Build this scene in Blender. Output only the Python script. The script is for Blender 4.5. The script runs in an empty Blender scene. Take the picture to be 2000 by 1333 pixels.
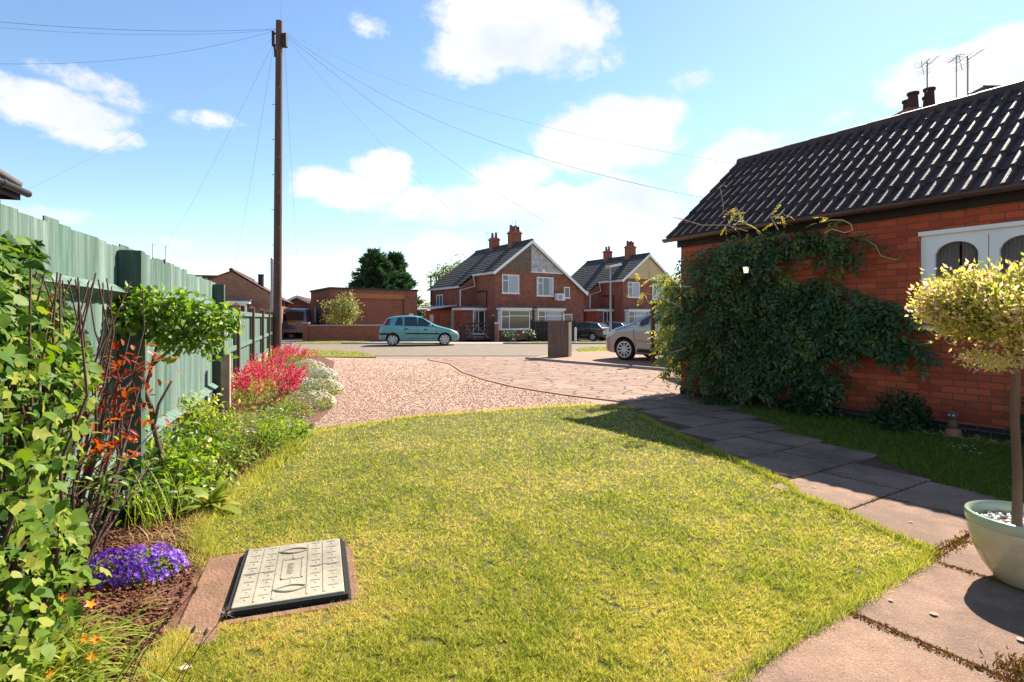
import bpy, bmesh, math, random
import numpy as np
from mathutils import Vector, Matrix
R = math.radians
random.seed(7); rng = np.random.default_rng(7)
SC = bpy.context.scene
COL = SC.collection
# ------------------------------------------------------------------ camera model (2000 x 1333 photograph)
F = 1080.0; HZ = 623.0; CX = 1000.0; CH = 1.28
def G(px, py, z=0.0):
    """world point where the sight line meets the level z"""
    Y = F * (CH - z) / (py - HZ); return Vector(((px - CX) * Y / F, Y, z))
def P(px, py, Y):
    return Vector(((px - CX) * Y / F, Y, CH + (HZ - py) * Y / F))
# ------------------------------------------------------------------ materials
MATS = {}
def newmat(name):
    m = bpy.data.materials.new(name); m.use_nodes = True
    nt = m.node_tree; nt.nodes.clear()
    out = nt.nodes.new('ShaderNodeOutputMaterial')
    MATS[name] = m
    return m, nt, out
def nd(nt, typ, **kw):
    n = nt.nodes.new(typ)
    for k, v in kw.items():
        if k in n.inputs.keys(): n.inputs[k].default_value = v
        else: setattr(n, k, v)
    return n
def c4(c): return (c[0], c[1], c[2], 1.0)
def ramp(nt, stops, fac):
    r = nt.nodes.new('ShaderNodeValToRGB')
    e = r.color_ramp.elements
    while len(e) < len(stops): e.new(0.5)
    for i, (p, c) in enumerate(stops):
        e[i].position = p; e[i].color = c4(c)
    nt.links.new(fac, r.inputs['Fac'])
    return r
def M(name, c1, c2=None, scale=6.0, speck=0.0, stain=0.0, rough=0.8, bump=0.0, metal=0.0, spec=0.3, stretch=(1, 1, 1), coat=0.0, contrast=(0.35, 0.65), detail=5, bscale=None):
    """plain surface whose colour wanders between c1 and c2"""
    m, nt, out = newmat(name)
    b = nd(nt, 'ShaderNodeBsdfPrincipled', Roughness=rough, Metallic=metal)
    b.inputs['Specular IOR Level'].default_value = spec
    b.inputs['Coat Weight'].default_value = coat
    b.inputs['Coat Roughness'].default_value = 0.05
    nt.links.new(b.outputs[0], out.inputs[0])
    if c2 is None: c2 = tuple(x * 0.8 for x in c1)
    tc = nd(nt, 'ShaderNodeTexCoord'); mp = nd(nt, 'ShaderNodeMapping')
    mp.inputs['Scale'].default_value = stretch
    nt.links.new(tc.outputs['Object'], mp.inputs[0])
    n = nd(nt, 'ShaderNodeTexNoise', Scale=scale, Detail=detail, Roughness=0.6)
    nt.links.new(mp.outputs[0], n.inputs['Vector'])
    r = ramp(nt, [(contrast[0], c1), (contrast[1], c2)], n.outputs['Fac'])
    col = r.outputs[0]
    for amt, sc_, lo, hi in ((speck, 160, .38, .62), (stain, 1.1, .42, .60)):
        if amt:
            n4 = nd(nt, 'ShaderNodeTexNoise', Scale=sc_, Detail=6, Roughness=.75); nt.links.new(mp.outputs[0], n4.inputs['Vector'])
            r4 = ramp(nt, [(lo, (1 - amt,) * 3), (hi, (1 + amt * .5,) * 3)], n4.outputs['Fac'])
            m4 = nd(nt, 'ShaderNodeMix', data_type='RGBA', blend_type='MULTIPLY'); m4.inputs[0].default_value = 1
            nt.links.new(col, m4.inputs[6]); nt.links.new(r4.outputs[0], m4.inputs[7]); col = m4.outputs[2]
    nt.links.new(col, b.inputs['Base Color'])
    if bump:
        n2 = nd(nt, 'ShaderNodeTexNoise', Scale=bscale or scale * 6, Detail=4)
        nt.links.new(mp.outputs[0], n2.inputs['Vector'])
        bp = nd(nt, 'ShaderNodeBump', Strength=bump, Distance=0.01)
        nt.links.new(n2.outputs['Fac'], bp.inputs['Height']); nt.links.new(bp.outputs[0], b.inputs['Normal'])
    return m
def brickmat(name, c1, c2, mortar, w=0.225, h=0.075, mort=0.008, rough=0.85, bump=0.5, var=0.5):
    m, nt, out = newmat(name)
    b = nd(nt, 'ShaderNodeBsdfPrincipled', Roughness=rough); b.inputs['Specular IOR Level'].default_value = 0.2
    nt.links.new(b.outputs[0], out.inputs[0])
    uv = nd(nt, 'ShaderNodeUVMap'); uv.uv_map = 'UVMap'
    t = nd(nt, 'ShaderNodeTexBrick')
    t.inputs['Color1'].default_value = c4(c1); t.inputs['Color2'].default_value = c4(c2); t.inputs['Mortar'].default_value = c4(mortar)
    t.inputs['Scale'].default_value = 1.0; t.inputs['Mortar Size'].default_value = mort; t.inputs['Mortar Smooth'].default_value = 0.15
    t.inputs['Bias'].default_value = 0.0; t.inputs['Brick Width'].default_value = w; t.inputs['Row Height'].default_value = h
    nt.links.new(uv.outputs[0], t.inputs['Vector'])
    n = nd(nt, 'ShaderNodeTexNoise', Scale=1.7, Detail=6, Roughness=0.7); nt.links.new(uv.outputs[0], n.inputs['Vector'])
    r = ramp(nt, [(0.25, (1 - var * 0.6,) * 3), (0.75, (1 + var * 0.4,) * 3)], n.outputs['Fac'])
    n3 = nd(nt, 'ShaderNodeTexNoise', Scale=55, Detail=4); nt.links.new(uv.outputs[0], n3.inputs['Vector'])
    r3 = ramp(nt, [(0.3, (0.8, 0.8, 0.8)), (0.7, (1.15, 1.15, 1.15))], n3.outputs['Fac'])
    mx = nd(nt, 'ShaderNodeMix', data_type='RGBA', blend_type='MULTIPLY'); mx.inputs[0].default_value = 1.0
    nt.links.new(t.outputs['Color'], mx.inputs[6]); nt.links.new(r.outputs[0], mx.inputs[7])
    mx2 = nd(nt, 'ShaderNodeMix', data_type='RGBA', blend_type='MULTIPLY'); mx2.inputs[0].default_value = 1.0
    nt.links.new(mx.outputs[2], mx2.inputs[6]); nt.links.new(r3.outputs[0], mx2.inputs[7])
    nt.links.new(mx2.outputs[2], b.inputs['Base Color'])
    ad = nd(nt, 'ShaderNodeMath', operation='MULTIPLY_ADD'); ad.inputs[1].default_value = 0.25
    inv = nd(nt, 'ShaderNodeMath', operation='SUBTRACT'); inv.inputs[0].default_value = 1.0
    nt.links.new(t.outputs['Fac'], inv.inputs[1]); nt.links.new(n3.outputs['Fac'], ad.inputs[0]); nt.links.new(inv.outputs[0], ad.inputs[2])
    bp = nd(nt, 'ShaderNodeBump', Strength=bump, Distance=0.006)
    nt.links.new(ad.outputs[0], bp.inputs['Height']); nt.links.new(bp.outputs[0], b.inputs['Normal'])
    return m
def leafmat(name, stops, trans=0.35, rough=0.45, spec=0.35):
    """foliage: colour from each leaf's own tint, light shines partly through"""
    m, nt, out = newmat(name)
    a = nd(nt, 'ShaderNodeAttribute'); a.attribute_name = 'tint'
    r = ramp(nt, stops, a.outputs['Fac'])
    b = nd(nt, 'ShaderNodeBsdfPrincipled', Roughness=rough); b.inputs['Specular IOR Level'].default_value = spec
    nt.links.new(r.outputs[0], b.inputs['Base Color'])
    t = nd(nt, 'ShaderNodeBsdfTranslucent')
    hs = nd(nt, 'ShaderNodeHueSaturation', Saturation=1.1, Value=1.5)
    nt.links.new(r.outputs[0], hs.inputs['Color']); nt.links.new(hs.outputs[0], t.inputs['Color'])
    mx = nd(nt, 'ShaderNodeMixShader'); mx.inputs[0].default_value = trans
    nt.links.new(b.outputs[0], mx.inputs[1]); nt.links.new(t.outputs[0], mx.inputs[2]); nt.links.new(mx.outputs[0], out.inputs[0])
    return m
def glassmat(name, col=(0.03, 0.035, 0.04), rough=0.06):
    m, nt, out = newmat(name)
    b = nd(nt, 'ShaderNodeBsdfPrincipled', Roughness=rough); b.inputs['Base Color'].default_value = c4(col)
    b.inputs['Specular IOR Level'].default_value = 0.8
    tc = nd(nt, 'ShaderNodeTexCoord'); n = nd(nt, 'ShaderNodeTexNoise', Scale=0.9, Detail=2)
    nt.links.new(tc.outputs['Object'], n.inputs['Vector'])
    bp = nd(nt, 'ShaderNodeBump', Strength=0.08, Distance=0.03)
    nt.links.new(n.outputs['Fac'], bp.inputs['Height']); nt.links.new(bp.outputs[0], b.inputs['Normal'])
    nt.links.new(b.outputs[0], out.inputs[0])
    return m
def stonemat(name, stops, vscale, bump=0.6, big=(0.85, 1.12), bigscale=0.6, rough=0.9, stretch=(1, 1, 1)):
    """loose stones: every voronoi cell its own colour"""
    m, nt, out = newmat(name)
    b = nd(nt, 'ShaderNodeBsdfPrincipled', Roughness=rough); b.inputs['Specular IOR Level'].default_value = 0.2
    nt.links.new(b.outputs[0], out.inputs[0])
    tc = nd(nt, 'ShaderNodeTexCoord'); mp = nd(nt, 'ShaderNodeMapping'); mp.inputs['Scale'].default_value = stretch
    nt.links.new(tc.outputs['Object'], mp.inputs[0])
    v = nd(nt, 'ShaderNodeTexVoronoi', Scale=vscale); nt.links.new(mp.outputs[0], v.inputs['Vector'])
    sp = nd(nt, 'ShaderNodeSeparateColor'); nt.links.new(v.outputs['Color'], sp.inputs[0])
    r = ramp(nt, stops, sp.outputs[0])
    n = nd(nt, 'ShaderNodeTexNoise', Scale=bigscale, Detail=6, Roughness=0.65); nt.links.new(mp.outputs[0], n.inputs['Vector'])
    r2 = ramp(nt, [(0.3, (big[0],) * 3), (0.7, (big[1],) * 3)], n.outputs['Fac'])
    mx = nd(nt, 'ShaderNodeMix', data_type='RGBA', blend_type='MULTIPLY'); mx.inputs[0].default_value = 1.0
    nt.links.new(r.outputs[0], mx.inputs[6]); nt.links.new(r2.outputs[0], mx.inputs[7]); nt.links.new(mx.outputs[2], b.inputs['Base Color'])
    bp = nd(nt, 'ShaderNodeBump', Strength=bump, Distance=0.012); bp.invert = True
    nt.links.new(v.outputs['Distance'], bp.inputs['Height']); nt.links.new(bp.outputs[0], b.inputs['Normal'])
    return m
def emitmat(name, col, s):
    m, nt, out = newmat(name)
    b = nd(nt, 'ShaderNodeBsdfPrincipled', Roughness=0.4); b.inputs['Base Color'].default_value = c4(col)
    b.inputs['Emission Color'].default_value = c4(col); b.inputs['Emission Strength'].default_value = s
    nt.links.new(b.outputs[0], out.inputs[0]); return m

# ------------------------------------------------------------------ object helpers
def tag(o, label=None, cat=None, group=None, kind=None):
    if label: o['label'] = label
    if cat: o['category'] = cat
    if group: o['group'] = group
    if kind: o['kind'] = kind
    return o
def thing(name, label, cat, loc=(0, 0, 0), rz=0.0, group=None):
    o = bpy.data.objects.new(name, None); o.empty_display_size = 0.2
    COL.objects.link(o); o.location = loc; o.rotation_euler = (0, 0, rz)
    return tag(o, label, cat, group)
def link(name, me, mat, parent=None, world=False):
    o = bpy.data.objects.new(name, me); COL.objects.link(o)
    for m in (mat if isinstance(mat, (list, tuple)) else [mat]): me.materials.append(m)
    if parent is not None:
        o.parent = parent
        if world:
            w = Matrix.Identity(4); p = parent
            chain = []
            while p is not None: chain.append(p); p = p.parent
            for p in reversed(chain): w = w @ p.matrix_parent_inverse @ p.matrix_basis
            o.matrix_parent_inverse = w.inverted()
    return o
class MB:
    """collects simple shapes into one mesh; UVs are in metres"""
    def __init__(s): s.v = []; s.f = []; s.mi = []; s.cur = 0; s.sm = []
    def add(s, vs, fs, smooth=False):
        n = len(s.v); s.v += [tuple(v) for v in vs]
        for f in fs: s.f.append([i + n for i in f]); s.mi.append(s.cur); s.sm.append(smooth)
        return s
    def box(s, c, d, rz=0.0, m=None):
        hx, hy, hz = d[0] / 2, d[1] / 2, d[2] / 2
        vs = [Vector((x * hx, y * hy, z * hz)) for x in (-1, 1) for y in (-1, 1) for z in (-1, 1)]
        if m is None: m = Matrix.Rotation(rz, 3, 'Z')
        vs = [m @ v + Vector(c) for v in vs]
        return s.add(vs, [(0, 1, 3, 2), (4, 6, 7, 5), (0, 4, 5, 1), (2, 3, 7, 6), (0, 2, 6, 4), (1, 5, 7, 3)])
    def box2(s, a, b):
        return s.box([(a[i] + b[i]) / 2 for i in range(3)], [abs(b[i] - a[i]) for i in range(3)])
    def bar(s, p, q, w, h=None, up=(0, 0, 1)):
        """rectangular bar from p to q"""
        p, q = Vector(p), Vector(q); h = h or w
        d = (q - p).normalized(); u = Vector(up)
        if abs(d.dot(u)) > 0.98: u = Vector((1, 0, 0))
        x = d.cross(u).normalized(); y = x.cross(d).normalized()
        vs = [b + x * (w / 2 * i) + y * (h / 2 * j) for b in (p, q) for i, j in ((-1, -1), (1, -1), (1, 1), (-1, 1))]
        return s.add(vs, [(3, 2, 1, 0), (4, 5, 6, 7), (0, 1, 5, 4), (1, 2, 6, 5), (2, 3, 7, 6), (3, 0, 4, 7)])
    def tube(s, pts, r, n=8, cap=True):
        pts = [Vector(p) for p in pts]; k = len(pts)
        rr = r if isinstance(r, (list, tuple)) else [r] * k
        vs = []; x = None
        for i, p in enumerate(pts):
            d = (pts[min(i + 1, k - 1)] - pts[max(i - 1, 0)])
            d = d.normalized() if d.length > 1e-9 else Vector((0, 0, 1))
            if x is None:
                x = d.cross(Vector((0.31, 0.17, 0.93)))
                if x.length < 1e-3: x = d.cross(Vector((1, 0, 0)))
            x = (x - d * x.dot(d)); x.normalize(); y = d.cross(x)
            vs += [p + (x * math.cos(2 * math.pi * j / n) + y * math.sin(2 * math.pi * j / n)) * rr[i] for j in range(n)]
        fs = [(i * n + j, i * n + (j + 1) % n, (i + 1) * n + (j + 1) % n, (i + 1) * n + j) for i in range(k - 1) for j in range(n)]
        s.add(vs, fs, n > 5)
        if cap: s.add(vs[:n], [tuple(reversed(range(n)))]); s.add(vs[-n:], [tuple(range(n))])
        return s
    def lathe(s, prof, c=(0, 0, 0), n=32, axis='Z'):
        vs = []
        for r, z in prof:
            for j in range(n):
                a = 2 * math.pi * j / n; v = (r * math.cos(a), r * math.sin(a), z)
                if axis == 'Y': v = (v[0], v[2], v[1])
                if axis == 'X': v = (v[2], v[0], v[1])
                vs.append(Vector(v) + Vector(c))
        fs = [(i * n + j, i * n + (j + 1) % n, (i + 1) * n + (j + 1) % n, (i + 1) * n + j) for i in range(len(prof) - 1) for j in range(n)]
        if axis == 'Y': fs = [tuple(reversed(f)) for f in fs]
        return s.add(vs, fs, True)
    def prism(s, poly, d):
        """polygon (3D points) pushed along d"""
        n = len(poly); a = [Vector(p) for p in poly]; b = [p + Vector(d) for p in a]
        s.add(a + b, [tuple(range(n)), tuple(reversed(range(n, 2 * n)))])
        return s.add(a + b, [(i + n, (i + 1) % n + n, (i + 1) % n, i) for i in range(n)])
    def poly(s, pts): return s.add(pts, [tuple(range(len(pts)))])
    def mesh(s, name, sharp=40):
        me = bpy.data.meshes.new(name); me.from_pydata(s.v, [], s.f); 
        for p, m, k in zip(me.polygons, s.mi, s.sm): p.material_index = m; p.use_smooth = k
        bm = bmesh.new(); bm.from_mesh(me); bmesh.ops.recalc_face_normals(bm, faces=bm.faces)
        uvl = bm.loops.layers.uv.new('UVMap')
        for f in bm.faces:
            n = f.normal
            if abs(n.z) < 0.75:
                t = Vector((-n.y, n.x, 0)); t = t.normalized() if t.length > 1e-6 else Vector((1, 0, 0))
                if abs(t.x) > 1e-3 and t.x < 0: t = -t
                for l in f.loops: l[uvl].uv = (l.vert.co.dot(t), l.vert.co.z)
            else:
                for l in f.loops: l[uvl].uv = (l.vert.co.x, l.vert.co.y)
        bm.to_mesh(me); bm.free()
        if any(s.sm): me.set_sharp_from_angle(angle=R(sharp))
        return me
    def build(s, name, mat, parent=None, world=False, sharp=40):
        return link(name, s.mesh(name, sharp), mat, parent, world)
def bevel(o, w, seg=2):
    b = o.modifiers.new('edge', 'BEVEL'); b.width = w; b.segments = seg; b.limit_method = 'ANGLE'; b.angle_limit = R(40)
    return o
def fastmesh(name, V, T, tint=None):
    me = bpy.data.meshes.new(name); V = np.ascontiguousarray(V, np.float32); T = np.ascontiguousarray(T, np.int32)
    n, m = len(V), len(T)
    me.vertices.add(n); me.vertices.foreach_set('co', V.ravel())
    me.loops.add(m * 3); me.loops.foreach_set('vertex_index', T.ravel())
    me.polygons.add(m); me.polygons.foreach_set('loop_start', np.arange(0, m * 3, 3, dtype=np.int32))
    me.update(calc_edges=True)
    if tint is not None:
        a = me.attributes.new('tint', 'FLOAT', 'POINT'); a.data.foreach_set('value', np.ascontiguousarray(tint, np.float32))
    return me
def norm(a): return a / np.maximum(np.linalg.norm(a, axis=-1, keepdims=True), 1e-9)
def tri_fan(pts, apex): return pts
SHAPES = {
 'rhomb': ([(0, 0, 0), (.45, .5, .10), (1, 0, -.1), (.45, -.5, .10)], [(0, 2, 1), (0, 3, 2)]),
 'oval': ([(0, 0, 0), (.22, .38, .07), (.6, .44, .04), (1, 0, -.16), (.6, -.44, .04), (.22, -.38, .07), (.5, 0, -.03)], [(0, 6, 1), (1, 6, 2), (2, 6, 3), (3, 6, 4), (4, 6, 5), (5, 6, 0)]),
 'ivy': ([(.18, 0, 0), (0, .16, .03), (.1, .52, .0), (.34, .30, .05), (.55, .58, -.02), (.66, .22, .04), (1, 0, -.12), (.66, -.22, .04), (.55, -.58, -.02), (.34, -.30, .05), (.1, -.52, .0), (0, -.16, .03)],
         [(0, i, i + 1) for i in range(1, 11)] + [(0, 11, 1)]),
 'strap': ([(0, .5, 0), (0, -.5, 0), (.35, .55, .12), (.35, -.55, .12), (.7, .4, .04), (.7, -.4, .04), (1, 0, -.22)], [(0, 1, 2), (1, 3, 2), (2, 3, 4), (3, 5, 4), (4, 5, 6)]),
 'star': ([(0, 0, 0)] + [(math.cos(a) * (1 if k % 2 == 0 else .42), math.sin(a) * (1 if k % 2 == 0 else .42), .35 if k % 2 == 0 else .12) for k, a in enumerate([2 * math.pi * q / 10 for q in range(10)])],
          [(0, i, i % 10 + 1) for i in range(1, 11)]),
 'lobe': ([(.2, 0, 0), (-.08, .30, .0), (.22, .52, -.02), (.55, .40, .03), (1, 0, -.10), (.55, -.40, .03), (.22, -.52, -.02), (-.08, -.30, .0)], [(0, i, i + 1) for i in range(1, 7)] + [(0, 7, 1)]),
 'tri': ([(0, .5, 0), (0, -.5, 0), (1, 0, 0)], [(0, 1, 2)]),
}
def leaves(pos, axis, nrm, length, width, tint, shape='rhomb'):
    """arrays of leaves -> (V, T, tint per vertex)"""
    tp, tf = SHAPES[shape]; tp = np.array(tp, float); tf = np.array(tf, int)
    N = len(pos); axis = norm(axis); side = norm(np.cross(nrm, axis)); up = np.cross(axis, side)
    length = np.broadcast_to(length, (N,)); width = np.broadcast_to(width, (N,))
    V = pos[:, None, :] + axis[:, None, :] * (tp[None, :, 0, None] * length[:, None, None]) + side[:, None, :] * (tp[None, :, 1, None] * width[:, None, None]) + up[:, None, :] * (tp[None, :, 2, None] * length[:, None, None])
    k = len(tp); T = tf[None] + (np.arange(N) * k)[:, None, None]
    return V.reshape(-1, 3), T.reshape(-1, 3), np.repeat(np.broadcast_to(tint, (N,)), k)
def join(parts):
    V = []; T = []; C = []; o = 0
    for v, t, c in parts: V.append(v); T.append(t + o); C.append(c); o += len(v)
    return np.concatenate(V), np.concatenate(T), np.concatenate(C)
def foliage(name, parts, mat, parent=None, world=True):
    V, T, C = join(parts) if isinstance(parts, list) else parts
    return link(name, fastmesh(name, V, T, C), mat, parent, world)
def rdir(n): return norm(rng.normal(size=(n, 3)))
_vg = rng.random((257, 257))
def vnoise(x, y):
    x = np.asarray(x, float) % 256; y = np.asarray(y, float) % 256
    xi = x.astype(int); yi = y.astype(int); fx = x - xi; fy = y - yi
    fx = fx * fx * (3 - 2 * fx); fy = fy * fy * (3 - 2 * fy)
    a = _vg[xi, yi]; b = _vg[xi + 1, yi]; c = _vg[xi, yi + 1]; d = _vg[xi + 1, yi + 1]
    return (a * (1 - fx) + b * fx) * (1 - fy) + (c * (1 - fx) + d * fx) * fy
def fbm(x, y, o=4):
    t = 0; a = 0.5
    for i in range(o): t = t + a * vnoise(x * 2 ** i + 17 * i, y * 2 ** i + 31 * i); a *= 0.5
    return t / (1 - 0.5 ** o)
def inpoly(x, y, poly):
    r = np.zeros(len(x), bool); n = len(poly)
    for i in range(n):
        x1, y1 = poly[i][:2]; x2, y2 = poly[(i + 1) % n][:2]
        c = ((y1 > y) != (y2 > y)) & (x < (x2 - x1) * (y - y1) / (y2 - y1 + 1e-12) + x1)
        r ^= c
    return r
def sheet(name, pts, mat, z, kind='structure', thick=0.03, cut=None):
    """flat ground sheet"""
    mb = MB(); mb.prism([(p[0], p[1], z) for p in pts], (0, 0, -thick))
    return tag(mb.build(name, mat), kind=kind)
def canopy(center, rad, n, size, shape='rhomb', wid=0.5, shell=0.55, droop=0.3, tint=(0, 1), clump=0, cl_r=0.25):
    """leaves through an ellipsoid, gathered in clumps"""
    c = np.array(center); rad = np.array(rad)
    if clump:
        cd = rdir(clump) * (shell + (1 - shell) * rng.random((clump, 1)))
        idx = rng.integers(0, clump, n); d = cd[idx] + rng.normal(size=(n, 3)) * cl_r * 0.6
        tb = rng.random(clump)[idx]
    else:
        d = rdir(n) * (shell + (1 - shell) * rng.random((n, 1)) ** 0.7); tb = rng.random(n)
    pos = c + d * rad
    out = norm(d); ax = norm(out * 0.6 + rdir(n) * 0.9 + np.array([0, 0, -droop]))
    nr = norm(out * 0.5 + rdir(n) * 0.7 + np.array([0, 0, 0.7]))
    L = size * (0.65 + 0.7 * rng.random(n))
    t = tint[0] + (tint[1] - tint[0]) * (0.5 * tb + 0.5 * rng.random(n))
    return leaves(pos, ax, nr, L, L * wid, t, shape)

# ------------------------------------------------------------------ light, sky, camera
SUN_AZ = R(39.0); SUN_EL = R(40.2)          # from +Y towards +X
def world():
    w = bpy.data.worlds.new('World'); SC.world = w; w.use_nodes = True
    nt = w.node_tree; nt.nodes.clear()
    out = nd(nt, 'ShaderNodeOutputWorld'); bg = nd(nt, 'ShaderNodeBackground'); bg.inputs['Strength'].default_value = SKY_S
    sky = nd(nt, 'ShaderNodeTexSky', sky_type='NISHITA'); sky.sun_disc = False
    sky.sun_elevation = SUN_EL; sky.sun_rotation = SUN_AZ; sky.air_density = 1.0; sky.dust_density = 0.1; sky.ozone_density = 1.5
    tc = nd(nt, 'ShaderNodeTexCoord'); D = tc.outputs['Generated']
    L = nt.links.new
    def vm(op, a, b):
        n = nd(nt, 'ShaderNodeVectorMath', operation=op)
        for i, x in enumerate((a, b)):
            if isinstance(x, (tuple, Vector)): n.inputs[i].default_value = x
            elif x is not None: L(x, n.inputs[i])
        return n
    def mm(op, a, b=None, c=None, clamp=False):
        n = nd(nt, 'ShaderNodeMath', operation=op); n.use_clamp = clamp
        for i, x in enumerate((a, b, c)):
            if x is None: continue
            if isinstance(x, (int, float)): n.inputs[i].default_value = x
            else: L(x, n.inputs[i])
        return n.outputs[0]
    # clouds: soft lumps set in fixed directions of the sky, torn by noise
    wn = nd(nt, 'ShaderNodeTexNoise', Scale=7.0, Detail=3); L(D, wn.inputs['Vector'])
    wo = vm('SUBTRACT', wn.outputs['Color'], (0.5, 0.5, 0.5)); ws = vm('SCALE', wo.outputs[0], None); ws.inputs['Scale'].default_value = 0.05
    DW = vm('ADD', D, ws.outputs[0]).outputs[0]
    acc = None
    for (px, py, rx, ry, s) in CLOUDS:
        d = Vector(((px - CX) / F, 1.0, (HZ - py) / F)); l = d.length; d.normalize()
        right = d.cross(Vector((0, 0, 1))).normalized(); up = right.cross(d)
        k = F * l                                       # pixels per radian there, roughly
        df = vm('SUBTRACT', DW, tuple(d)).outputs[0]
        a = mm('MULTIPLY', vm('DOT_PRODUCT', df, tuple(right)).outputs['Value'], k / rx / 1.25)
        b = mm('MULTIPLY', vm('DOT_PRODUCT', df, tuple(up)).outputs['Value'], k / ry / 1.25)
        c = mm('MULTIPLY', vm('DOT_PRODUCT', df, tuple(d)).outputs['Value'], 2.0)
        q = mm('ADD', mm('ADD', mm('MULTIPLY', a, a), mm('MULTIPLY', b, b)), mm('MULTIPLY', c, c))
        v = mm('MULTIPLY', mm('SUBTRACT', 1.0, q, clamp=True), s)
        acc = v if acc is None else mm('MAXIMUM', acc, v)
    mp = nd(nt, 'ShaderNodeMapping'); mp.inputs['Scale'].default_value = (1, 1, 1.5); L(D, mp.inputs[0])
    n1 = nd(nt, 'ShaderNodeTexNoise', Scale=9.0, Detail=10, Roughness=0.66); L(mp.outputs[0], n1.inputs['Vector'])
    den = mm('ADD', acc, mm('MULTIPLY', mm('SUBTRACT', n1.outputs['Fac'], 0.5), 2.4))
    mr = nd(nt, 'ShaderNodeMapRange', interpolation_type='SMOOTHSTEP'); L(den, mr.inputs[0])
    mr.inputs[1].default_value = 0.20; mr.inputs[2].default_value = 0.78
    gate = nd(nt, 'ShaderNodeMapRange', interpolation_type='SMOOTHSTEP'); L(acc, gate.inputs[0]); gate.inputs[1].default_value = 0.0; gate.inputs[2].default_value = 0.18
    f = mm('MULTIPLY', mm('MULTIPLY', mr.outputs[0], gate.outputs[0]), 0.95)
    n2 = nd(nt, 'ShaderNodeTexNoise', Scale=6.0, Detail=6); L(mp.outputs[0], n2.inputs['Vector'])
    cr = ramp(nt, [(0.3, tuple(x * CLOUD_B for x in (0.74, 0.80, 0.88))), (0.6, tuple(x * CLOUD_B for x in (1.0, 0.98, 0.94)))], n2.outputs['Fac'])
    hs = nd(nt, 'ShaderNodeHueSaturation', Saturation=SKY_SAT, Value=SKY_V); L(sky.outputs[0], hs.inputs['Color'])
    mx = nd(nt, 'ShaderNodeMix', data_type='RGBA'); L(f, mx.inputs[0]); L(hs.outputs[0], mx.inputs[6]); L(cr.outputs[0], mx.inputs[7])
    L(mx.outputs[2], bg.inputs['Color']); L(bg.outputs[0], out.inputs[0])
CLOUDS = [(1000, 50, 180, 110, 1.15), (960, 130, 90, 50, .8), (735, 52, 44, 30, .5), (705, 30, 40, 22, .45), (1195, 268, 150, 72, 1.25), (1120, 290, 85, 50, 1.0),
 (690, 372, 120, 42, 1.1), (740, 345, 80, 40, 1.0), (900, 400, 170, 46, 1.1), (1000, 340, 90, 44, 1.0), (1060, 400, 120, 42, 1.0), (1220, 400, 110, 55, 1.15),
 (1290, 450, 70, 34, .9), (1130, 440, 100, 36, .6), (1480, 300, 130, 48, .95), (1400, 350, 60, 40, .85), (1880, 150, 150, 62, 1.0), (1990, 100, 100, 60, 1.0), (1635, 233, 50, 24, .75),
 (1200, 100, 50, 30, .5), (1350, 155, 60, 26, .4), (40, 185, 120, 42, .8), (130, 225, 110, 40, .8), (200, 270, 90, 30, .75), (150, 150, 120, 26, .55), (290, 205, 110, 26, .6), (390, 228, 90, 22, .42),
 (100, 415, 110, 26, .8), (610, 545, 120, 26, .7), (850, 480, 80, 24, .6), (720, 488, 60, 20, .55), (330, 480, 110, 18, .4), (560, 575, 90, 18, .6), (1070, 470, 90, 24, .5)]
SKY_S, SKY_SAT, SKY_V, CLOUD_B = 0.085, 1.07, 1.0, 5.3
world()
sd = bpy.data.lights.new('sun', 'SUN'); sd.energy = 5.0; sd.angle = R(0.5); sd.color = (1.0, 0.93, 0.82)
so = bpy.data.objects.new('sun', sd); COL.objects.link(so)
sdir = Vector((math.sin(SUN_AZ) * math.cos(SUN_EL), math.cos(SUN_AZ) * math.cos(SUN_EL), math.sin(SUN_EL)))
so.rotation_euler = sdir.to_track_quat('Z', 'Y').to_euler(); so.location = (12, 15, 16)
cd = bpy.data.cameras.new('camera'); co = bpy.data.objects.new('camera', cd); COL.objects.link(co)
co.location = (0, 0, CH); co.rotation_euler = (R(90), 0, 0)
cd.sensor_width = 36; cd.lens = 36 * F / 2000; cd.shift_y = -(666.5 - HZ) / 2000; cd.clip_end = 3000; cd.clip_start = 0.05
SC.camera = co
SC.view_settings.view_transform = 'Standard'; SC.view_settings.look = 'None'; SC.view_settings.gamma = 1.0; SC.view_settings.exposure = 1.36
# ------------------------------------------------------------------ materials in use
M('tarmac', (.225, .168, .115), (.175, .136, .098), scale=2.2, rough=.92, bump=.3, bscale=60)
M('terrain', (.27, .205, .145), (.21, .165, .12), scale=1.2, rough=.95, bump=.2, bscale=30)
M('dark_tarmac', (.115, .105, .10), (.075, .07, .068), scale=2, rough=.9, bump=.3, bscale=50)
stonemat('gravel', [(0, (.44, .255, .165)), (.35, (.39, .24, .165)), (.62, (.335, .225, .17)), (.82, (.46, .31, .22)), (1, (.30, .215, .17))], 135, bump=.4, big=(.85, 1.15))
M('soil', (.17, .072, .045), (.095, .04, .026), scale=14, rough=1, bump=1, bscale=45)
M('lawn_earth', (.13, .11, .035), (.08, .085, .02), scale=9, rough=1, bump=.6, bscale=70)
M('verge', (.26, .19, .06), (.15, .16, .035), scale=1.8, rough=1, bump=.6, bscale=40)
M('slab', (.34, .20, .127), (.245, .15, .103), scale=3.2, speck=.4, stain=.3, rough=.9, bump=.5, bscale=110, detail=9, contrast=(.3, .7))
M('lichen', (.40, .30, .23), (.30, .22, .17), scale=30, rough=.95)
M('kerb', (.42, .36, .31), (.3, .26, .23), scale=6, rough=.9, bump=.3)
M('pink_paving', (.40, .20, .12), (.30, .16, .10), scale=3, rough=.9, bump=.3, bscale=60)
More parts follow.
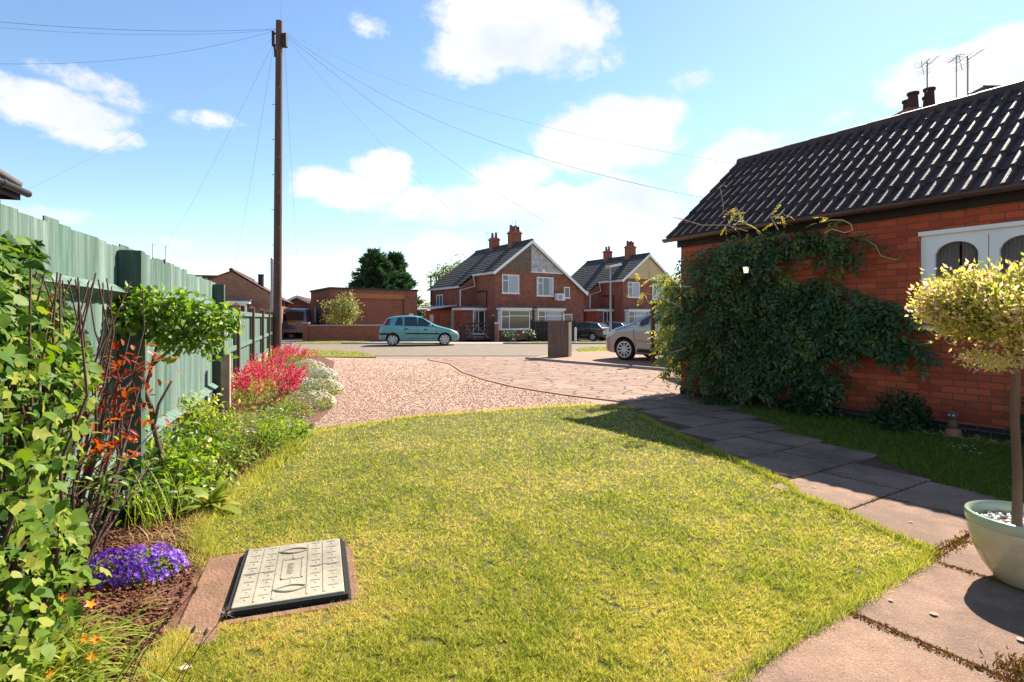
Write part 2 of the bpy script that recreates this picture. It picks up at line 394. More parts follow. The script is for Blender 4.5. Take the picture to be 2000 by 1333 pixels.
M('concrete', (.26, .14, .085), (.18, .10, .062), scale=7, rough=.95, bump=.9, bscale=60)
M('fence_green', (.08, .145, .11), (.165, .235, .19), scale=3.2, stain=.3, rough=.85, bump=.7, stretch=(9, 9, .55), bscale=12, contrast=(.3, .72))
M('fence_green_pale', (.12, .18, .145), (.22, .28, .235), scale=3.0, stain=.3, rough=.85, bump=.7, stretch=(9, 9, .55), bscale=12, contrast=(.3, .72))
M('fence_green_dark', (.055, .115, .085), (.125, .20, .15), scale=3.6, stain=.35, rough=.85, bump=.7, stretch=(9, 9, .55), bscale=12, contrast=(.3, .72))
M('fence_post_dark', (.05, .085, .065), (.08, .12, .09), scale=4, rough=.85, bump=.5, stretch=(6, 6, .6))
M('post_brown', (.20, .115, .075), (.12, .07, .05), scale=5, rough=.9, bump=.5, stretch=(5, 5, .6))
M('post_concrete', (.42, .29, .21), (.3, .2, .15), scale=6, rough=.95, bump=.5)
M('gravel_board', (.50, .30, .22), (.42, .25, .18), scale=6, rough=.95, bump=.3)
M('pole_wood', (.13, .07, .05), (.06, .036, .03), scale=5, rough=.8, bump=.7, stretch=(7, 7, .35), bscale=14)
M('grey_wood', (.20, .155, .115), (.115, .09, .07), scale=4, rough=.9, bump=.7, stretch=(10, 10, .5), bscale=14)
M('brown_wood', (.22, .10, .05), (.12, .055, .03), scale=4, rough=.75, bump=.4, stretch=(8, 8, .6))
M('black_wood', (.022, .016, .014), (.035, .027, .024), scale=5, rough=.7, bump=.4)
M('black_plastic', (.012, .012, .013), (.018, .018, .019), scale=5, rough=.45)
M('black_metal', (.02, .02, .022), None, rough=.5)
M('grey_metal', (.32, .33, .33), (.26, .27, .27), scale=8, rough=.5, metal=.4)
M('alu', (.5, .5, .5), None, rough=.35, metal=.8)
M('white_paint', (.80, .79, .77), (.74, .73, .71), scale=2, rough=.45)
M('white_dull', (.70, .69, .66), (.60, .59, .56), scale=3, rough=.7)
M('gutter_brown', (.075, .04, .032), (.10, .055, .045), scale=2, rough=.4, spec=.5)
M('fascia', (.018, .014, .013), (.03, .024, .02), scale=4, rough=.7)
M('roof_tile', (.095, .055, .043), (.032, .021, .019), scale=5, rough=.62, spec=.3, bump=.5, bscale=60, contrast=(.25, .75))
M('roof_grey', (.085, .072, .062), (.045, .04, .037), scale=2.5, rough=.85, bump=.4, bscale=25)
M('roof_red', (.16, .065, .045), (.10, .045, .033), scale=3, rough=.9, bump=.4)
brickmat('brick_house', (.58, .115, .05), (.36, .062, .030), (.17, .085, .05), w=.225, h=.075, mort=.007, var=.5)
brickmat('brick_plinth', (.03, .028, .032), (.045, .04, .045), (.12, .09, .075))
brickmat('brick_semi', (.36, .115, .065), (.19, .07, .048), (.20, .13, .10), var=.6)
brickmat('brick_red', (.36, .10, .05), (.26, .075, .04), (.24, .14, .10), var=.4)
brickmat('brick_brown', (.32, .10, .055), (.22, .072, .045), (.2, .12, .09), var=.4)
brickmat('brick_bungalow', (.40, .165, .095), (.27, .115, .07), (.28, .2, .15), var=.5)
M('render_brown', (.20, .145, .105), (.115, .085, .065), scale=5, rough=.95, bump=.8, bscale=60)
M('render_grey', (.52, .51, .49), (.27, .265, .255), scale=4, rough=.95, bump=.8, bscale=60)
M('render_cream', (.56, .45, .25), (.47, .37, .2), scale=3, rough=.95, bump=.5, bscale=60)
M('lead', (.10, .10, .11), (.14, .14, .15), scale=3, rough=.6)
M('dark_clay', (.07, .03, .024), (.05, .025, .02), scale=6, rough=.9)
M('clay_pot', (.22, .075, .05), (.15, .05, .038), scale=6, rough=.8)
M('roller', (.29, .095, .055), (.235, .08, .048), scale=2, rough=.55)
M('lintel_orange', (.40, .16, .06), (.33, .13, .05), scale=3, rough=.7)
M('shed_red', (.36, .10, .045), (.28, .075, .04), scale=4, rough=.7, stretch=(6, 6, .5))
glassmat('glass'); glassmat('glass_dark', (.010, .014, .024), .12)
MATS['glass_dark'].node_tree.nodes['Principled BSDF'].inputs['Specular IOR Level'].default_value = .25
m, nt, out = newmat('clear_glass'); tr = nd(nt, 'ShaderNodeBsdfTransparent'); tr.inputs[0].default_value = (.82, .82, .82, 1); gl = nd(nt, 'ShaderNodeBsdfGlossy', Roughness=.04); fr = nd(nt, 'ShaderNodeFresnel', IOR=1.6); mx = nd(nt, 'ShaderNodeMixShader')
nt.links.new(fr.outputs[0], mx.inputs[0]); nt.links.new(tr.outputs[0], mx.inputs[1]); nt.links.new(gl.outputs[0], mx.inputs[2]); nt.links.new(mx.outputs[0], out.inputs[0])
glassmat('glass_light', (.10, .12, .14), .08)
M('curtain', (.74, .71, .70), (.62, .59, .58), scale=2, rough=.9, stretch=(14, 14, .4))
M('blind', (.46, .48, .5), (.36, .38, .4), scale=2, rough=.8, stretch=(20, 20, .3))
M('pot_cream', (.66, .56, .37), (.56, .47, .30), scale=2.5, rough=.22, spec=.5, coat=.4, stain=.2)
M('pot_glaze', (.40, .47, .33), (.36, .42, .29), scale=2.5, rough=.16, spec=.55, coat=.5)
M('pebble_white', (.72, .68, .64), (.55, .5, .46), scale=30, rough=.6)
M('bark', (.17, .105, .07), (.10, .06, .045), scale=14, rough=.9, bump=.8, stretch=(1, 1, .3), bscale=40)
M('rose_bark', (.14, .075, .055), (.085, .045, .038), scale=20, rough=.8, bump=.5)
M('twig_red', (.20, .075, .05), (.13, .05, .04), scale=20, rough=.7)
M('cover_grey', (.42, .38, .29), (.30, .255, .18), scale=7, speck=.25, stain=.25, rough=.75, bump=.15, contrast=(.3, .7))
M('rubber', (.014, .014, .014), (.02, .02, .02), scale=10, rough=.85)
M('rim_silver', (.55, .56, .57), None, rough=.35, metal=.5)
M('plate_yellow', (.75, .42, .04), None, rough=.5)
M('plate_white', (.75, .75, .72), None, rough=.5)
M('lamp_red', (.30, .012, .010), (.2, .01, .01), rough=.2, spec=.6)
M('lamp_clear', (.6, .6, .6), None, rough=.12, spec=.7)
M('paint_teal', (.105, .33, .345), (.115, .345, .36), scale=1, rough=.32, metal=.25, coat=.8)
M('paint_grey', (.30, .285, .27), (.31, .295, .28), scale=1, rough=.32, metal=.45, coat=.8)
M('paint_black', (.018, .018, .022), (.022, .022, .026), scale=1, rough=.25, coat=1)
M('paint_navy', (.03, .038, .052), (.034, .042, .056), scale=1, rough=.25, coat=1)
M('paint_van', (.12, .14, .175), (.125, .145, .18), scale=1, rough=.3, metal=.3, coat=.8)
emitmat('lamp_glow', (.9, .82, .66), .45)
M('wire_grey', (.20, .21, .23), None, rough=1.0, spec=0.0)
M('wire_black', (.05, .05, .055), None, rough=1.0, spec=0.0)
M('terracotta', (.36, .15, .08), (.25, .10, .06), scale=8, rough=.9)

# ------------------------------------------------------------------ ground
def gz(x, y):
    sm = lambda t: max(0, min(1, t)) ** 2 * (3 - 2 * max(0, min(1, t)))
    return -0.46 * sm((y - 28.5) / 16.0) * sm((x + 7.2) / 3.5)
V = []; Fc = []
xs = [-900, -200, -60] + [x * 1.5 for x in range(-24, 28)] + [60, 200, 900]
ys = [-60, -10, 0, 6, 12, 18, 24, 28.5] + [29.5 + i for i in range(20)] + [52, 58, 70, 100, 200, 500, 1500]
for y in ys:
    for x in xs: V.append((x, y, gz(x, y) - 0.03))
nx = len(xs)
for j in range(len(ys) - 1):
    for i in range(nx - 1): Fc.append((j * nx + i, j * nx + i + 1, (j + 1) * nx + i + 1, (j + 1) * nx + i))
me = bpy.data.meshes.new('ground'); me.from_pydata(V, [], Fc); me.polygons.foreach_set('use_smooth', [True] * len(Fc))
tag(link('ground', me, MATS['terrain']), kind='structure')
def GP(pts, z=0): return [G(x, y, z) for x, y in pts]
# road
sheet('road', [(-70, 19.3), (70, 19.3), (70, 28.2), (-70, 28.2)], MATS['tarmac'], -.012)
mb = MB()
for i in range(-40, 40):
    if -13.6 < i * .92 < -8.6 or -3.4 < i * .92 < -.6: continue
    mb.box((i * .92, 28.28, .0), (.91, .13, .13 + .02 * (i % 3 == 0)))
tag(bevel(mb.build('kerb', MATS['kerb']), .015), kind='structure')
sheet('pavement', [(-70, 28.35), (70, 28.35), (70, 30.2), (-70, 30.2)], MATS['kerb'], .0)
# grassy strips beyond the road and this side of it
VERGES = []
def verge(pts, z=.012):
    sheet('grass_verge', pts, MATS['verge'], z); VERGES.append(pts)
verge([(-11.2, 28.6), (-7.9, 28.6), (-7.9, 30.6), (-9.5, 31.2), (-11.9, 30.6)], .02)
verge(GP([(590, 697), (640, 697), (735, 698), (700, 688), (600, 684)]), .004)
verge(GP([(1125, 683), (1150, 679), (1215, 679), (1215, 690), (1140, 690)]), .004)
verge([(1.0, 28.9), (8.0, 28.9), (8.0, 30.3), (1.0, 30.3)], .012)
sheet('driveway', [(-19, 28.36), (-11.3, 28.36), (-12.2, 37.5), (-19, 38)], MATS['dark_tarmac'], .014)
# gravel and old paving in front of the lawn
EDGE = [(838, 704), (880, 712), (905, 728), (945, 742), (1000, 756), (1060, 766), (1120, 775), (1190, 783), (1245, 790)]
sheet('gravel_drive', GP([(560, 880), (640, 842), (800, 822), (1000, 806), (1190, 797)] + EDGE[::-1] + [(700, 700), (610, 698), (560, 700), (400, 800)]), MATS['gravel'], .0)
# cracked paving
m, nt, out = newmat('cracked_paving')
b = nd(nt, 'ShaderNodeBsdfPrincipled', Roughness=.92); nt.links.new(b.outputs[0], out.inputs[0])
tc = nd(nt, 'ShaderNodeTexCoord'); mp = nd(nt, 'ShaderNodeMapping'); mp.inputs['Scale'].default_value = (1.05, 1.5, 1); nt.links.new(tc.outputs['Object'], mp.inputs[0])
nz = nd(nt, 'ShaderNodeTexNoise', Scale=2.4, Detail=5); nt.links.new(mp.outputs[0], nz.inputs['Vector'])
av = nd(nt, 'ShaderNodeMix', data_type='VECTOR'); av.inputs[0].default_value = .24; nt.links.new(mp.outputs[0], av.inputs[4]); nt.links.new(nz.outputs['Color'], av.inputs[5])
ve = nd(nt, 'ShaderNodeTexVoronoi', feature='DISTANCE_TO_EDGE', Scale=3.0); nt.links.new(av.outputs[1], ve.inputs['Vector'])
vc = nd(nt, 'ShaderNodeTexVoronoi', Scale=3.0); nt.links.new(av.outputs[1], vc.inputs['Vector'])
sp = nd(nt, 'ShaderNodeSeparateColor'); nt.links.new(vc.outputs['Color'], sp.inputs[0])
r1 = ramp(nt, [(0, (.31, .165, .105)), (.45, (.25, .16, .11)), (1, (.35, .21, .14))], sp.outputs[0])
fine = nd(nt, 'ShaderNodeTexNoise', Scale=26, Detail=7, Roughness=.7); nt.links.new(tc.outputs['Object'], fine.inputs['Vector'])
r3 = ramp(nt, [(.3, (.72, .72, .72)), (.7, (1.2, 1.2, 1.2))], fine.outputs['Fac'])
mxa = nd(nt, 'ShaderNodeMix', data_type='RGBA', blend_type='MULTIPLY'); mxa.inputs[0].default_value = 1; nt.links.new(r1.outputs[0], mxa.inputs[6]); nt.links.new(r3.outputs[0], mxa.inputs[7])
r2 = ramp(nt, [(.012, (.10, .085, .06)), (.05, (1, 1, 1))], ve.outputs['Distance'])
mxb = nd(nt, 'ShaderNodeMix', data_type='RGBA', blend_type='MULTIPLY'); mxb.inputs[0].default_value = 1; nt.links.new(mxa.outputs[2], mxb.inputs[6]); nt.links.new(r2.outputs[0], mxb.inputs[7])
nt.links.new(mxb.outputs[2], b.inputs['Base Color'])
bp = nd(nt, 'ShaderNodeBump', Strength=.5, Distance=.02); nt.links.new(r2.outputs[0], bp.inputs['Height']); nt.links.new(bp.outputs[0], b.inputs['Normal'])
sheet('old_paving', GP([(1190, 797), (1250, 797), (1340, 800), (1500, 790), (1500, 722), (1340, 729), (1180, 715), (1030, 703), (960, 697), (838, 699)] + EDGE), MATS['cracked_paving'], .004)
# brick-pink edging between the two
mb = MB()
ep = [G(x, y) for x, y in EDGE]
for a, c in zip(ep[:-1], ep[1:]): mb.bar((a.x, a.y, -.005), (c.x, c.y, -.005), .07, .05)
tag(mb.build('edging', MATS['pink_paving']), kind='structure')
# neighbour's raised forecourt with its kerb
sheet('forecourt', GP([(1032, 701), (1120, 690), (1290, 686), (1700, 690), (1700, 735), (1340, 727), (1180, 713)]), MATS['pink_paving'], .045, thick=.08)
mb = MB(); kp = [G(x, y) for x, y in [(1028, 702), (1100, 708.5), (1180, 715), (1260, 721.5), (1345, 729)]]
for a, c in zip(kp[:-1], kp[1:]): mb.bar((a.x, a.y, .0), (c.x, c.y, .0), .09, .14)
tag(mb.build('kerb', MATS['kerb']), kind='structure')
# soil bed on the left
sheet('soil_bed', [(-4.0, .6), (-1.1, .6), (-1.22, 1.6), (-1.27, 1.95), (-1.31, 2.2), (-1.25, 2.45), (-1.42, 2.75), (-1.64, 2.99), (-1.88, 3.31), (-2.02, 3.77), (-2.05, 4.2), (-2.12, 5.18), (-2.28, 6.2), (-2.6, 8.0), (-3.6, 11.0), (-5.3, 16.5), (-6.3, 18.4), (-8.2, 18.4)], MATS['soil'], .006)
# lawns
LAWN = [(120, 1700), (290, 1333), (350, 1250), (405, 1215), (445, 1180), (430, 1110), (400, 1085), (385, 1040), (420, 990), (480, 950), (560, 890), (600, 850), (620, 838), (800, 818), (1000, 803), (1140, 794), (1185, 793), (1240, 803), (1250, 815), (1290, 838), (1330, 848), (1345, 862), (1440, 905), (1500, 935), (1540, 950), (1555, 968), (1640, 1003), (1720, 1040), (1820, 1080), (1800, 1110), (1640, 1205), (1500, 1290), (1430, 1345), (1180, 1700)]
STRIP = [(1330, 788), (1400, 788), (1500, 827), (1530, 845), (1600, 862), (1620, 872), (1710, 890), (1725, 905), (1820, 938), (1835, 948), (1945, 978), (2100, 1030), (2300, 1080), (2300, 930), (2000, 868), (1640, 808), (1400, 778)]
COVER_C = Vector((-1.081, 2.725, 0)); COVER_A = R(19.2)
sheet('lawn', GP(LAWN), MATS['lawn_earth'], .009)
sheet('lawn', GP(STRIP), MATS['lawn_earth'], .009)

# ------------------------------------------------------------------ the house frame on the right
HC = Vector((2.874, 9.404, 0)); HD = Vector((.536, -.844, 0)).normalized(); HT = Vector((.844, .536, 0)).normalized()
def H(s, t, z=0): return HC + HD * s + HT * t + Vector((0, 0, z))
def wall_s(px):                                   # where a sight column meets the wall plane
    k = (px - CX) / F; return (9.404 * k - 2.874) / (.536 + .844 * k)
def on_wall(px, py, off=0.0):
    """(s, z) on the plane `off` metres in front of the wall"""
    o = HC - HT * off; k = (px - CX) / F
    s = (o.y * k - o.x) / (HD.x - HD.y * k); Y = o.y + HD.y * s
    return s, CH + (HZ - py) * Y / F
# stepping-stone path and patio, laid parallel to the house
mb = MB(); lich = MB()
rows = [(.3, -1.7, -1.0, -.3), (.9, -1.95, -1.25, -.55), (1.5, -2.2, -1.5, -.9), (2.1, -2.55, -1.85, -1.25), (2.7, -2.95, -2.2, -1.6), (3.3, -3.2, -2.5, -1.8), (3.9, -3.6, -2.86, -2.33), (4.5, -3.85, -3.13, -2.42)]
SLABS = []
def slab(s0, s1, t0, t1, dz=0):
    SLABS.append((s0, s1, t0, t1))
    q = [H(s0 + .006, t0 + .006), H(s1 - .006, t0 + .006), H(s1 - .006, t1 - .006), H(s0 + .006, t1 - .006)]
    tl = [random.uniform(-.003, .003) for _ in range(4)]
    top = [(p.x, p.y, .016 + dz + d) for p, d in zip(q, tl)]
    mb.add(top + [(p.x, p.y, -.05) for p in q], [(0, 1, 2, 3), (0, 4, 5, 1), (1, 5, 6, 2), (2, 6, 7, 3), (3, 7, 4, 0)])
for s0, a, j, e in rows:
    slab(s0, s0 + .6, a, j); slab(s0, s0 + .6, j, e)
tag(bevel(mb.build('path', MATS['slab']), .006), kind='structure')
mb = MB()
s = 5.11
for i in range(4):
    t = -8.63 + (.0 if i % 2 == 0 else .0)
    w = [.92, .91, .93, .92, .90, .92, .92, .91, .92, .92]
    for k in range(10):
        slab(s, s + .91, t, t + w[k]); t += w[k]
    s += .915
tag(bevel(mb.build('patio', MATS['slab']), .006), kind='structure')
sheet('earth', [H(.2, -1.9), H(5.1, -4.4), H(5.1, -8.8), H(8.9, -8.8), H(8.9, .7), H(5.1, .0), H(.2, -.2)], MATS['soil'], .002)
# lichen spots grown on the slabs
for _ in range(150):
    s0, s1, t0, t1 = random.choice(SLABS); p = H(random.uniform(s0 + .08, s1 - .08), random.uniform(t0 + .08, t1 - .08))
    r = random.choice([.005, .006, .008, .012, .018]); n = 9
    lich.poly([(p.x + r * random.uniform(.75, 1.1) * math.cos(2 * math.pi * i / n), p.y + r * random.uniform(.75, 1.1) * math.sin(2 * math.pi * i / n), .0215) for i in range(n)])
tag(lich.build('lichen', MATS['lichen']), kind='stuff')

# ------------------------------------------------------------------ roofs with real courses
def tiled_roof(mb, o, along, up, nrm, length, slope, pitch=.165, gauge=.345, roll=.05, rollw=.48, lift=.022, samples=10, square=False):
    """courses of rolled tiles: o = eaves corner, along / up = unit vectors in the roof plane"""
    nc = max(1, round(slope / gauge)); g = slope / nc; nu = int(round(length / pitch)); pt = length / nu
    cols = []
    for i in range(nu):
        for k in range(samples): cols.append((i + k / samples, k / samples))
    cols.append((nu, 0.0))
    def prof(f):
        d = min(f, 1 - f) / (rollw / 2)
        return roll * math.sqrt(max(0, 1 - d * d)) if d < 1 else (-.004 * math.sin((f - .5) * math.pi) ** 2 if not square else 0)
    for c in range(nc):
        vs = []; z0 = c * g - (.05 if c == 0 else .025); z1 = (c + 1) * g
        off = 0
        for u, f in cols: vs.append(o + along * (u * pt) + up * z0 + nrm * (lift - .02))
        for u, f in cols: vs.append(o + along * (u * pt) + up * z0 + nrm * (lift + prof(f)))
        for u, f in cols: vs.append(o + along * (u * pt) + up * z1 + nrm * (.004 + prof(f)))
        n = len(cols)
        mb.add(vs, [(i, i + 1, n + i + 1, n + i) for i in range(n - 1)] + [(n + i, n + i + 1, 2 * n + i + 1, 2 * n + i) for i in range(n - 1)], False)

# ------------------------------------------------------------------ red-brick house beside the path
hr = thing('brick_house', 'red brick single-storey house wing with dark rolled-tile roof and climber on its wall', 'house', HC, math.atan2(HD.y, HD.x))
# local axes: x along the wall towards the camera, y = to the lawn side is -t ... (x = s, y = t rotated) 
HM = Matrix.Rotation(math.atan2(HD.y, HD.x), 4, 'Z')
YS = 1 if (HM @ Vector((0, 1, 0))).dot(HT) > 0 else -1
def L(s, t, z): return (s, YS * t, z)
def lbox(mb, s0, s1, t0, t1, z0, z1): return mb.box2(L(s0, t0, z0), L(s1, t1, z1))
WS0, WS1, WZ0, WZ1 = 3.51, 5.35, 1.20, 2.25
WL = 11.0; ZE = 2.66
mb = MB(); lbox(mb, 0, WS0, 0, .25, .12, ZE); lbox(mb, WS0, WS1, 0, .25, .12, WZ0); lbox(mb, WS0, WS1, 0, .25, WZ1, ZE); lbox(mb, WS1, WL, 0, .25, .12, ZE)
lbox(mb, 0, .25, .25, 3.35, .12, ZE); lbox(mb, WL - .25, WL, .25, 3.35, .12, ZE); lbox(mb, 0, WL, 3.35, 3.6, .12, ZE)
ZR = 4.20
mb.prism([L(0, 0, ZE), L(0, 3.6, ZE), L(0, 1.8, ZR - .06)], (.25, 0, 0))
mb.build('wall', MATS['brick_house'], hr)
mb = MB(); lbox(mb, -.012, WL, -.012, 3.6, -.05, .12); mb.build('plinth', MATS['brick_plinth'], hr)
# roof
rise = ZR - ZE; run = 1.8 + .16; sl = math.hypot(run, rise + .14)
e0 = Vector(L(-.12, -.16, ZE - .02)); rt = Vector(L(-.12, 1.8, ZR + .03)); up = (rt - e0).normalized(); al = Vector((1, 0, 0)); nn = al.cross(up); nn = nn if nn.z > 0 else -nn
rb = MB(); tiled_roof(rb, e0, al, up, nn, WL + .2, (rt - e0).length, samples=12)
e1 = Vector(L(-.12, 3.76, ZE - .02)); up2 = (rt - e1).normalized(); n2 = al.cross(up2); n2 = n2 if n2.z > 0 else -n2
tiled_roof(rb, e1, al, up2, n2, WL + .2, (rt - e1).length, samples=4)
# underlay so no light leaks through
rb.add([e0 + nn * -.03, e0 + al * (WL + .2) + nn * -.03, rt + al * (WL + .2) + Vector((0, 0, -.05)), rt + Vector((0, 0, -.05)), e1 - n2 * .03, e1 + al * (WL + .2) - n2 * .03], [(0, 1, 2, 3), (3, 2, 5, 4)])
roof = rb.build('roof', MATS['roof_tile'], hr)
mb = MB()
for i in range(25): 
    x0 = -.13 + i * .455
    mb.tube([rt + al * (x0 + .12 - .01) + Vector((0, 0, -.015)), rt + al * (x0 + .12 + .447) + Vector((0, 0, -.015))], [.105, .098], 12)
mb.build('ridge', MATS['roof_tile'], roof)
mb = MB(); lbox(mb, -.06, WL, -.03, -.001, ZE - .17, ZE + .02); lbox(mb, -.06, WL, -.12, -.03, ZE - .06, ZE - .03)
mb.build('fascia', MATS['fascia'], hr)
mb = MB()      # half-round gutter with brackets
gp = []; n = 10
for a, rr in ((-.17, .056), (WL, .056)):
    pass
ring = [(-math.cos(math.pi * k / n) * .056, -math.sin(math.pi * k / n) * .056) for k in range(n + 1)]
ring += [(-math.cos(math.pi * k / n) * .050, -math.sin(math.pi * k / n) * .050) for k in range(n, -1, -1)]
gz0 = ZE - .03
vs = [L(x, -.16 + a - .04, gz0 + b) for x in (-.19, WL) for a, b in ring]; k = len(ring)
mb.add(vs, [(i, (i + 1) % k, k + (i + 1) % k, k + i) for i in range(k)] , True)
mb.add([L(-.19, -.2 + a, gz0 + b) for a, b in ring[:n + 1]], [tuple(range(n + 1))])
for x in [.35, 1.25, 2.15, 3.05, 3.95, 4.85, 5.75]:
    ring2 = [(-math.cos(math.pi * q / n) * .062, -math.sin(math.pi * q / n) * .062) for q in range(n + 1)] + [(-math.cos(math.pi * q / n) * .05, -math.sin(math.pi * q / n) * .05) for q in range(n, -1, -1)]
    vs = [L(xx, -.2 + a, gz0 + b) for xx in (x - .02, x + .02) for a, b in ring2]; kk = len(ring2)
    mb.add(vs, [(i, (i + 1) % kk, kk + (i + 1) % kk, kk + i) for i in range(kk)] + [tuple(range(kk)), tuple(reversed(range(kk, 2 * kk)))])
    lbox(mb, x - .02, x + .02, -.15, -.03, gz0 - .03, gz0 + .0)
mb.build('gutter', MATS['gutter_brown'], hr)
# window: three arched lights in one white frame
wn = MB(); lbox(wn, WS0, WS1, .02, .09, WZ1 - .055, WZ1); lbox(wn, WS0, WS1, .02, .09, WZ0, WZ0 + .05)
lbox(wn, WS0, WS0 + .055, .02, .09, WZ0 + .05, WZ1 - .055); lbox(wn, WS1 - .055, WS1, .02, .09, WZ0 + .05, WZ1 - .055)
lw = (WS1 - WS0 - .11) / 3
def arched(mb, x0, x1, z0, z1, w, t0, t1, rise):
    """casement: border with an arched head cut into its top rail"""
    n = 14; zi = z1 - .05
    inner = [(x0 + w, z0 + w * 1.05)] + [(x0 + w + (x1 - x0 - 2 * w) * q / n, zi - rise + rise * (1 - (2 * q / n - 1) ** 2) ** .62) for q in range(n + 1)] + [(x1 - w, z0 + w * 1.05)]
    outer = [(x0, z0)] + [(x0 + (x1 - x0) * q / n, z1) for q in range(n + 1)] + [(x1, z0)]
    k = len(inner)
    for i in range(k):
        a, b = inner[i], inner[(i + 1) % k]; c, d = outer[(i + 1) % k], outer[i]
        mb.add([L(p[0], t, p[1]) for t in (t0, t1) for p in (a, b, c, d)], [(0, 1, 2, 3), (7, 6, 5, 4), (0, 4, 5, 1), (2, 6, 7, 3)])
panes = MB(); lead = MB()
for i in range(3):
    a = WS0 + .055 + i * lw; arched(wn, a + .004, a + lw - .004, WZ0 + .054, WZ1 - .058, .085, -.005, .05, .13)
    lbox(panes, a + .03, a + lw - .03, .032, .038, WZ0 + .08, WZ1 - .09)
lbox(wn, WS0 - .01, WS1 + .01, -.03, .02, WZ1 - .012, WZ1 + .035)
w_ = wn.build('window', MATS['white_paint'], hr); panes.build('pane', MATS['clear_glass'], w_)
mb = MB(); lbox(mb, WS0 - .10, WS1 + .1, -.06, .03, WZ0 - .045, WZ0 - .002); mb.build('sill', MATS['white_paint'], w_)
for i in range(3):
    for f0, f1 in ((.02, .48), (.52, .98)):
        a = WS0 + .055 + i * lw; mb = MB(); N_ = 40; pts = [(a + lw * (f0 + (f1 - f0) * k / N_), .13 + .012 * math.sin(k * 1.25)) for k in range(N_ + 1)]
        mb.add([L(x, t, z) for z in (WZ0 + .01, WZ1 - .01) for x, t in pts], [(k, k + 1, N_ + 2 + k, N_ + 1 + k) for k in range(N_)], True); mb.build('curtain', MATS['curtain'], w_)

# wall lantern among the leaves
s_, z_ = on_wall(1457, 527, .42)
lt = thing('wall_lantern', 'small lit lantern almost buried in the climber on the brick wall', 'lamp', H(s_, -.42, z_), math.atan2(HD.y, HD.x))
mb = MB(); mb.lathe([(.03, -.05), (.045, .035), (.0, .035)], n=6); mb.build('shade', MATS['lamp_glow'], lt)
mb = MB(); mb.lathe([(.075, .036), (.05, .085), (.0, .12)], n=6); mb.lathe([(0, -.068), (.036, -.068), (.036, -.05), (0, -.05)], n=6)
mb.bar((0, 0, .1), L(0, .42, .06), .02); mb.build('bracket', MATS['black_metal'], lt)
# tall neighbour roof, stack and aerials behind the wing
nb = thing('hipped_house', 'taller house with dark hipped roof showing over the brick wing', 'house', (12.3, 13.2, 0))
mb = MB(); mb.box2((-5.5, -2.6, 0), (8, 2.4, 4.35)); mb.build('wall', MATS['brick_semi'], nb)
rb = MB(); A, B = Vector((-1.35, -.3, 6.62)), Vector((8.5, -.3, 6.62))
c0, c1, c2, c3 = Vector((-5.9, -3.0, 4.3)), Vector((8.5, -3.0, 4.3)), Vector((8.5, 2.8, 4.3)), Vector((-5.9, 2.8, 4.3))
rb.add([A, B, c0, c1, c2, c3], [(2, 3, 1, 0), (2, 0, 5), (5, 0, 1, 4), (2, 5, 4, 3), (1, 3, 4)])
rf = rb.build('roof', MATS['roof_tile'], nb)
mb = MB(); mb.tube([A, B], .11, 10); mb.tube([A, c0], .10, 10); mb.tube([A, c3], .1, 10); mb.build('ridge', MATS['roof_tile'], rf)
stk = Vector((-1.92, .9, 0))
mb = MB(); mb.box((stk.x, stk.y, 5.7), (1.05, .75, 1.5)); mb.box((stk.x, stk.y, 6.48), (1.12, .8, .09)); ch = mb.build('chimney', MATS['brick_semi'], nb)
for dx, dy, hh in ((-.30, -.2, .44), (.14, -.16, .56), (-.14, .2, .4), (.38, .2, .5)):
    mb = MB(); b0 = Vector((stk.x + dx, stk.y + dy, 6.52)); mb.lathe([(.13, 0), (.105, hh - .06), (.135, hh - .05), (.135, hh), (.09, hh), (.08, hh - .2), (0, hh - .2)], c=b0, n=14); mb.build('chimney_pot', MATS['dark_clay'], ch)
def aerial(base, h, az, L_, label, tilt=.0, n=9, refl=True, r=.017):
    t = thing('tv_aerial', label, 'aerial', base, az, 'television aerials on the roofs')
    mb = MB(); mb.tube([(0, 0, 0), (0, 0, h)], r, 8); mb.build('mast', MATS['grey_metal'], t)
    mb = MB(); c, s2 = math.cos(tilt), math.sin(tilt)
    def pt(a, lat, v=0): return (a * c - v * s2, lat, h - .05 + a * s2 + v * c)
    mb.bar(pt(-L_ * .35, 0), pt(L_ * .65, 0), .014)
    for i in range(n):
        a = -L_ * .25 + i * L_ * .9 / n; mb.tube([pt(a, -.14), pt(a, .14)], .004, 5)
    if refl:
        for v in (-.15, -.1, -.05, .05, .1, .15): mb.tube([pt(-L_ * .35, -.17, v), pt(-L_ * .35, .17, v)], .004, 5)
        mb.bar(pt(-L_ * .35, 0, -.17), pt(-L_ * .35, 0, .17), .012)
    mb.build('boom', MATS['alu'], t); return t
a1 = P(1811, 176, 13.9); aerial((a1.x, a1.y, 6.4), P(1811, 121, 13.9).z - 6.4, R(35), 1.0, 'tv aerial on the pole rising from the clay chimney pots', .55)
a2 = P(1868, 200, 13.0); aerial((a2.x, a2.y, 6.1), P(1868, 108, 13.0).z - 6.1, R(80), .5, 'thin bare tv aerial mast beside the tall dark ridge', 0, 4, False, .012)
a3 = P(1890, 190, 12.8); aerial((a3.x, a3.y, 6.1), P(1890, 110, 12.8).z - 6.1, R(30), 1.15, 'tv aerial with long upward boom nearest the hipped ridge', .5)

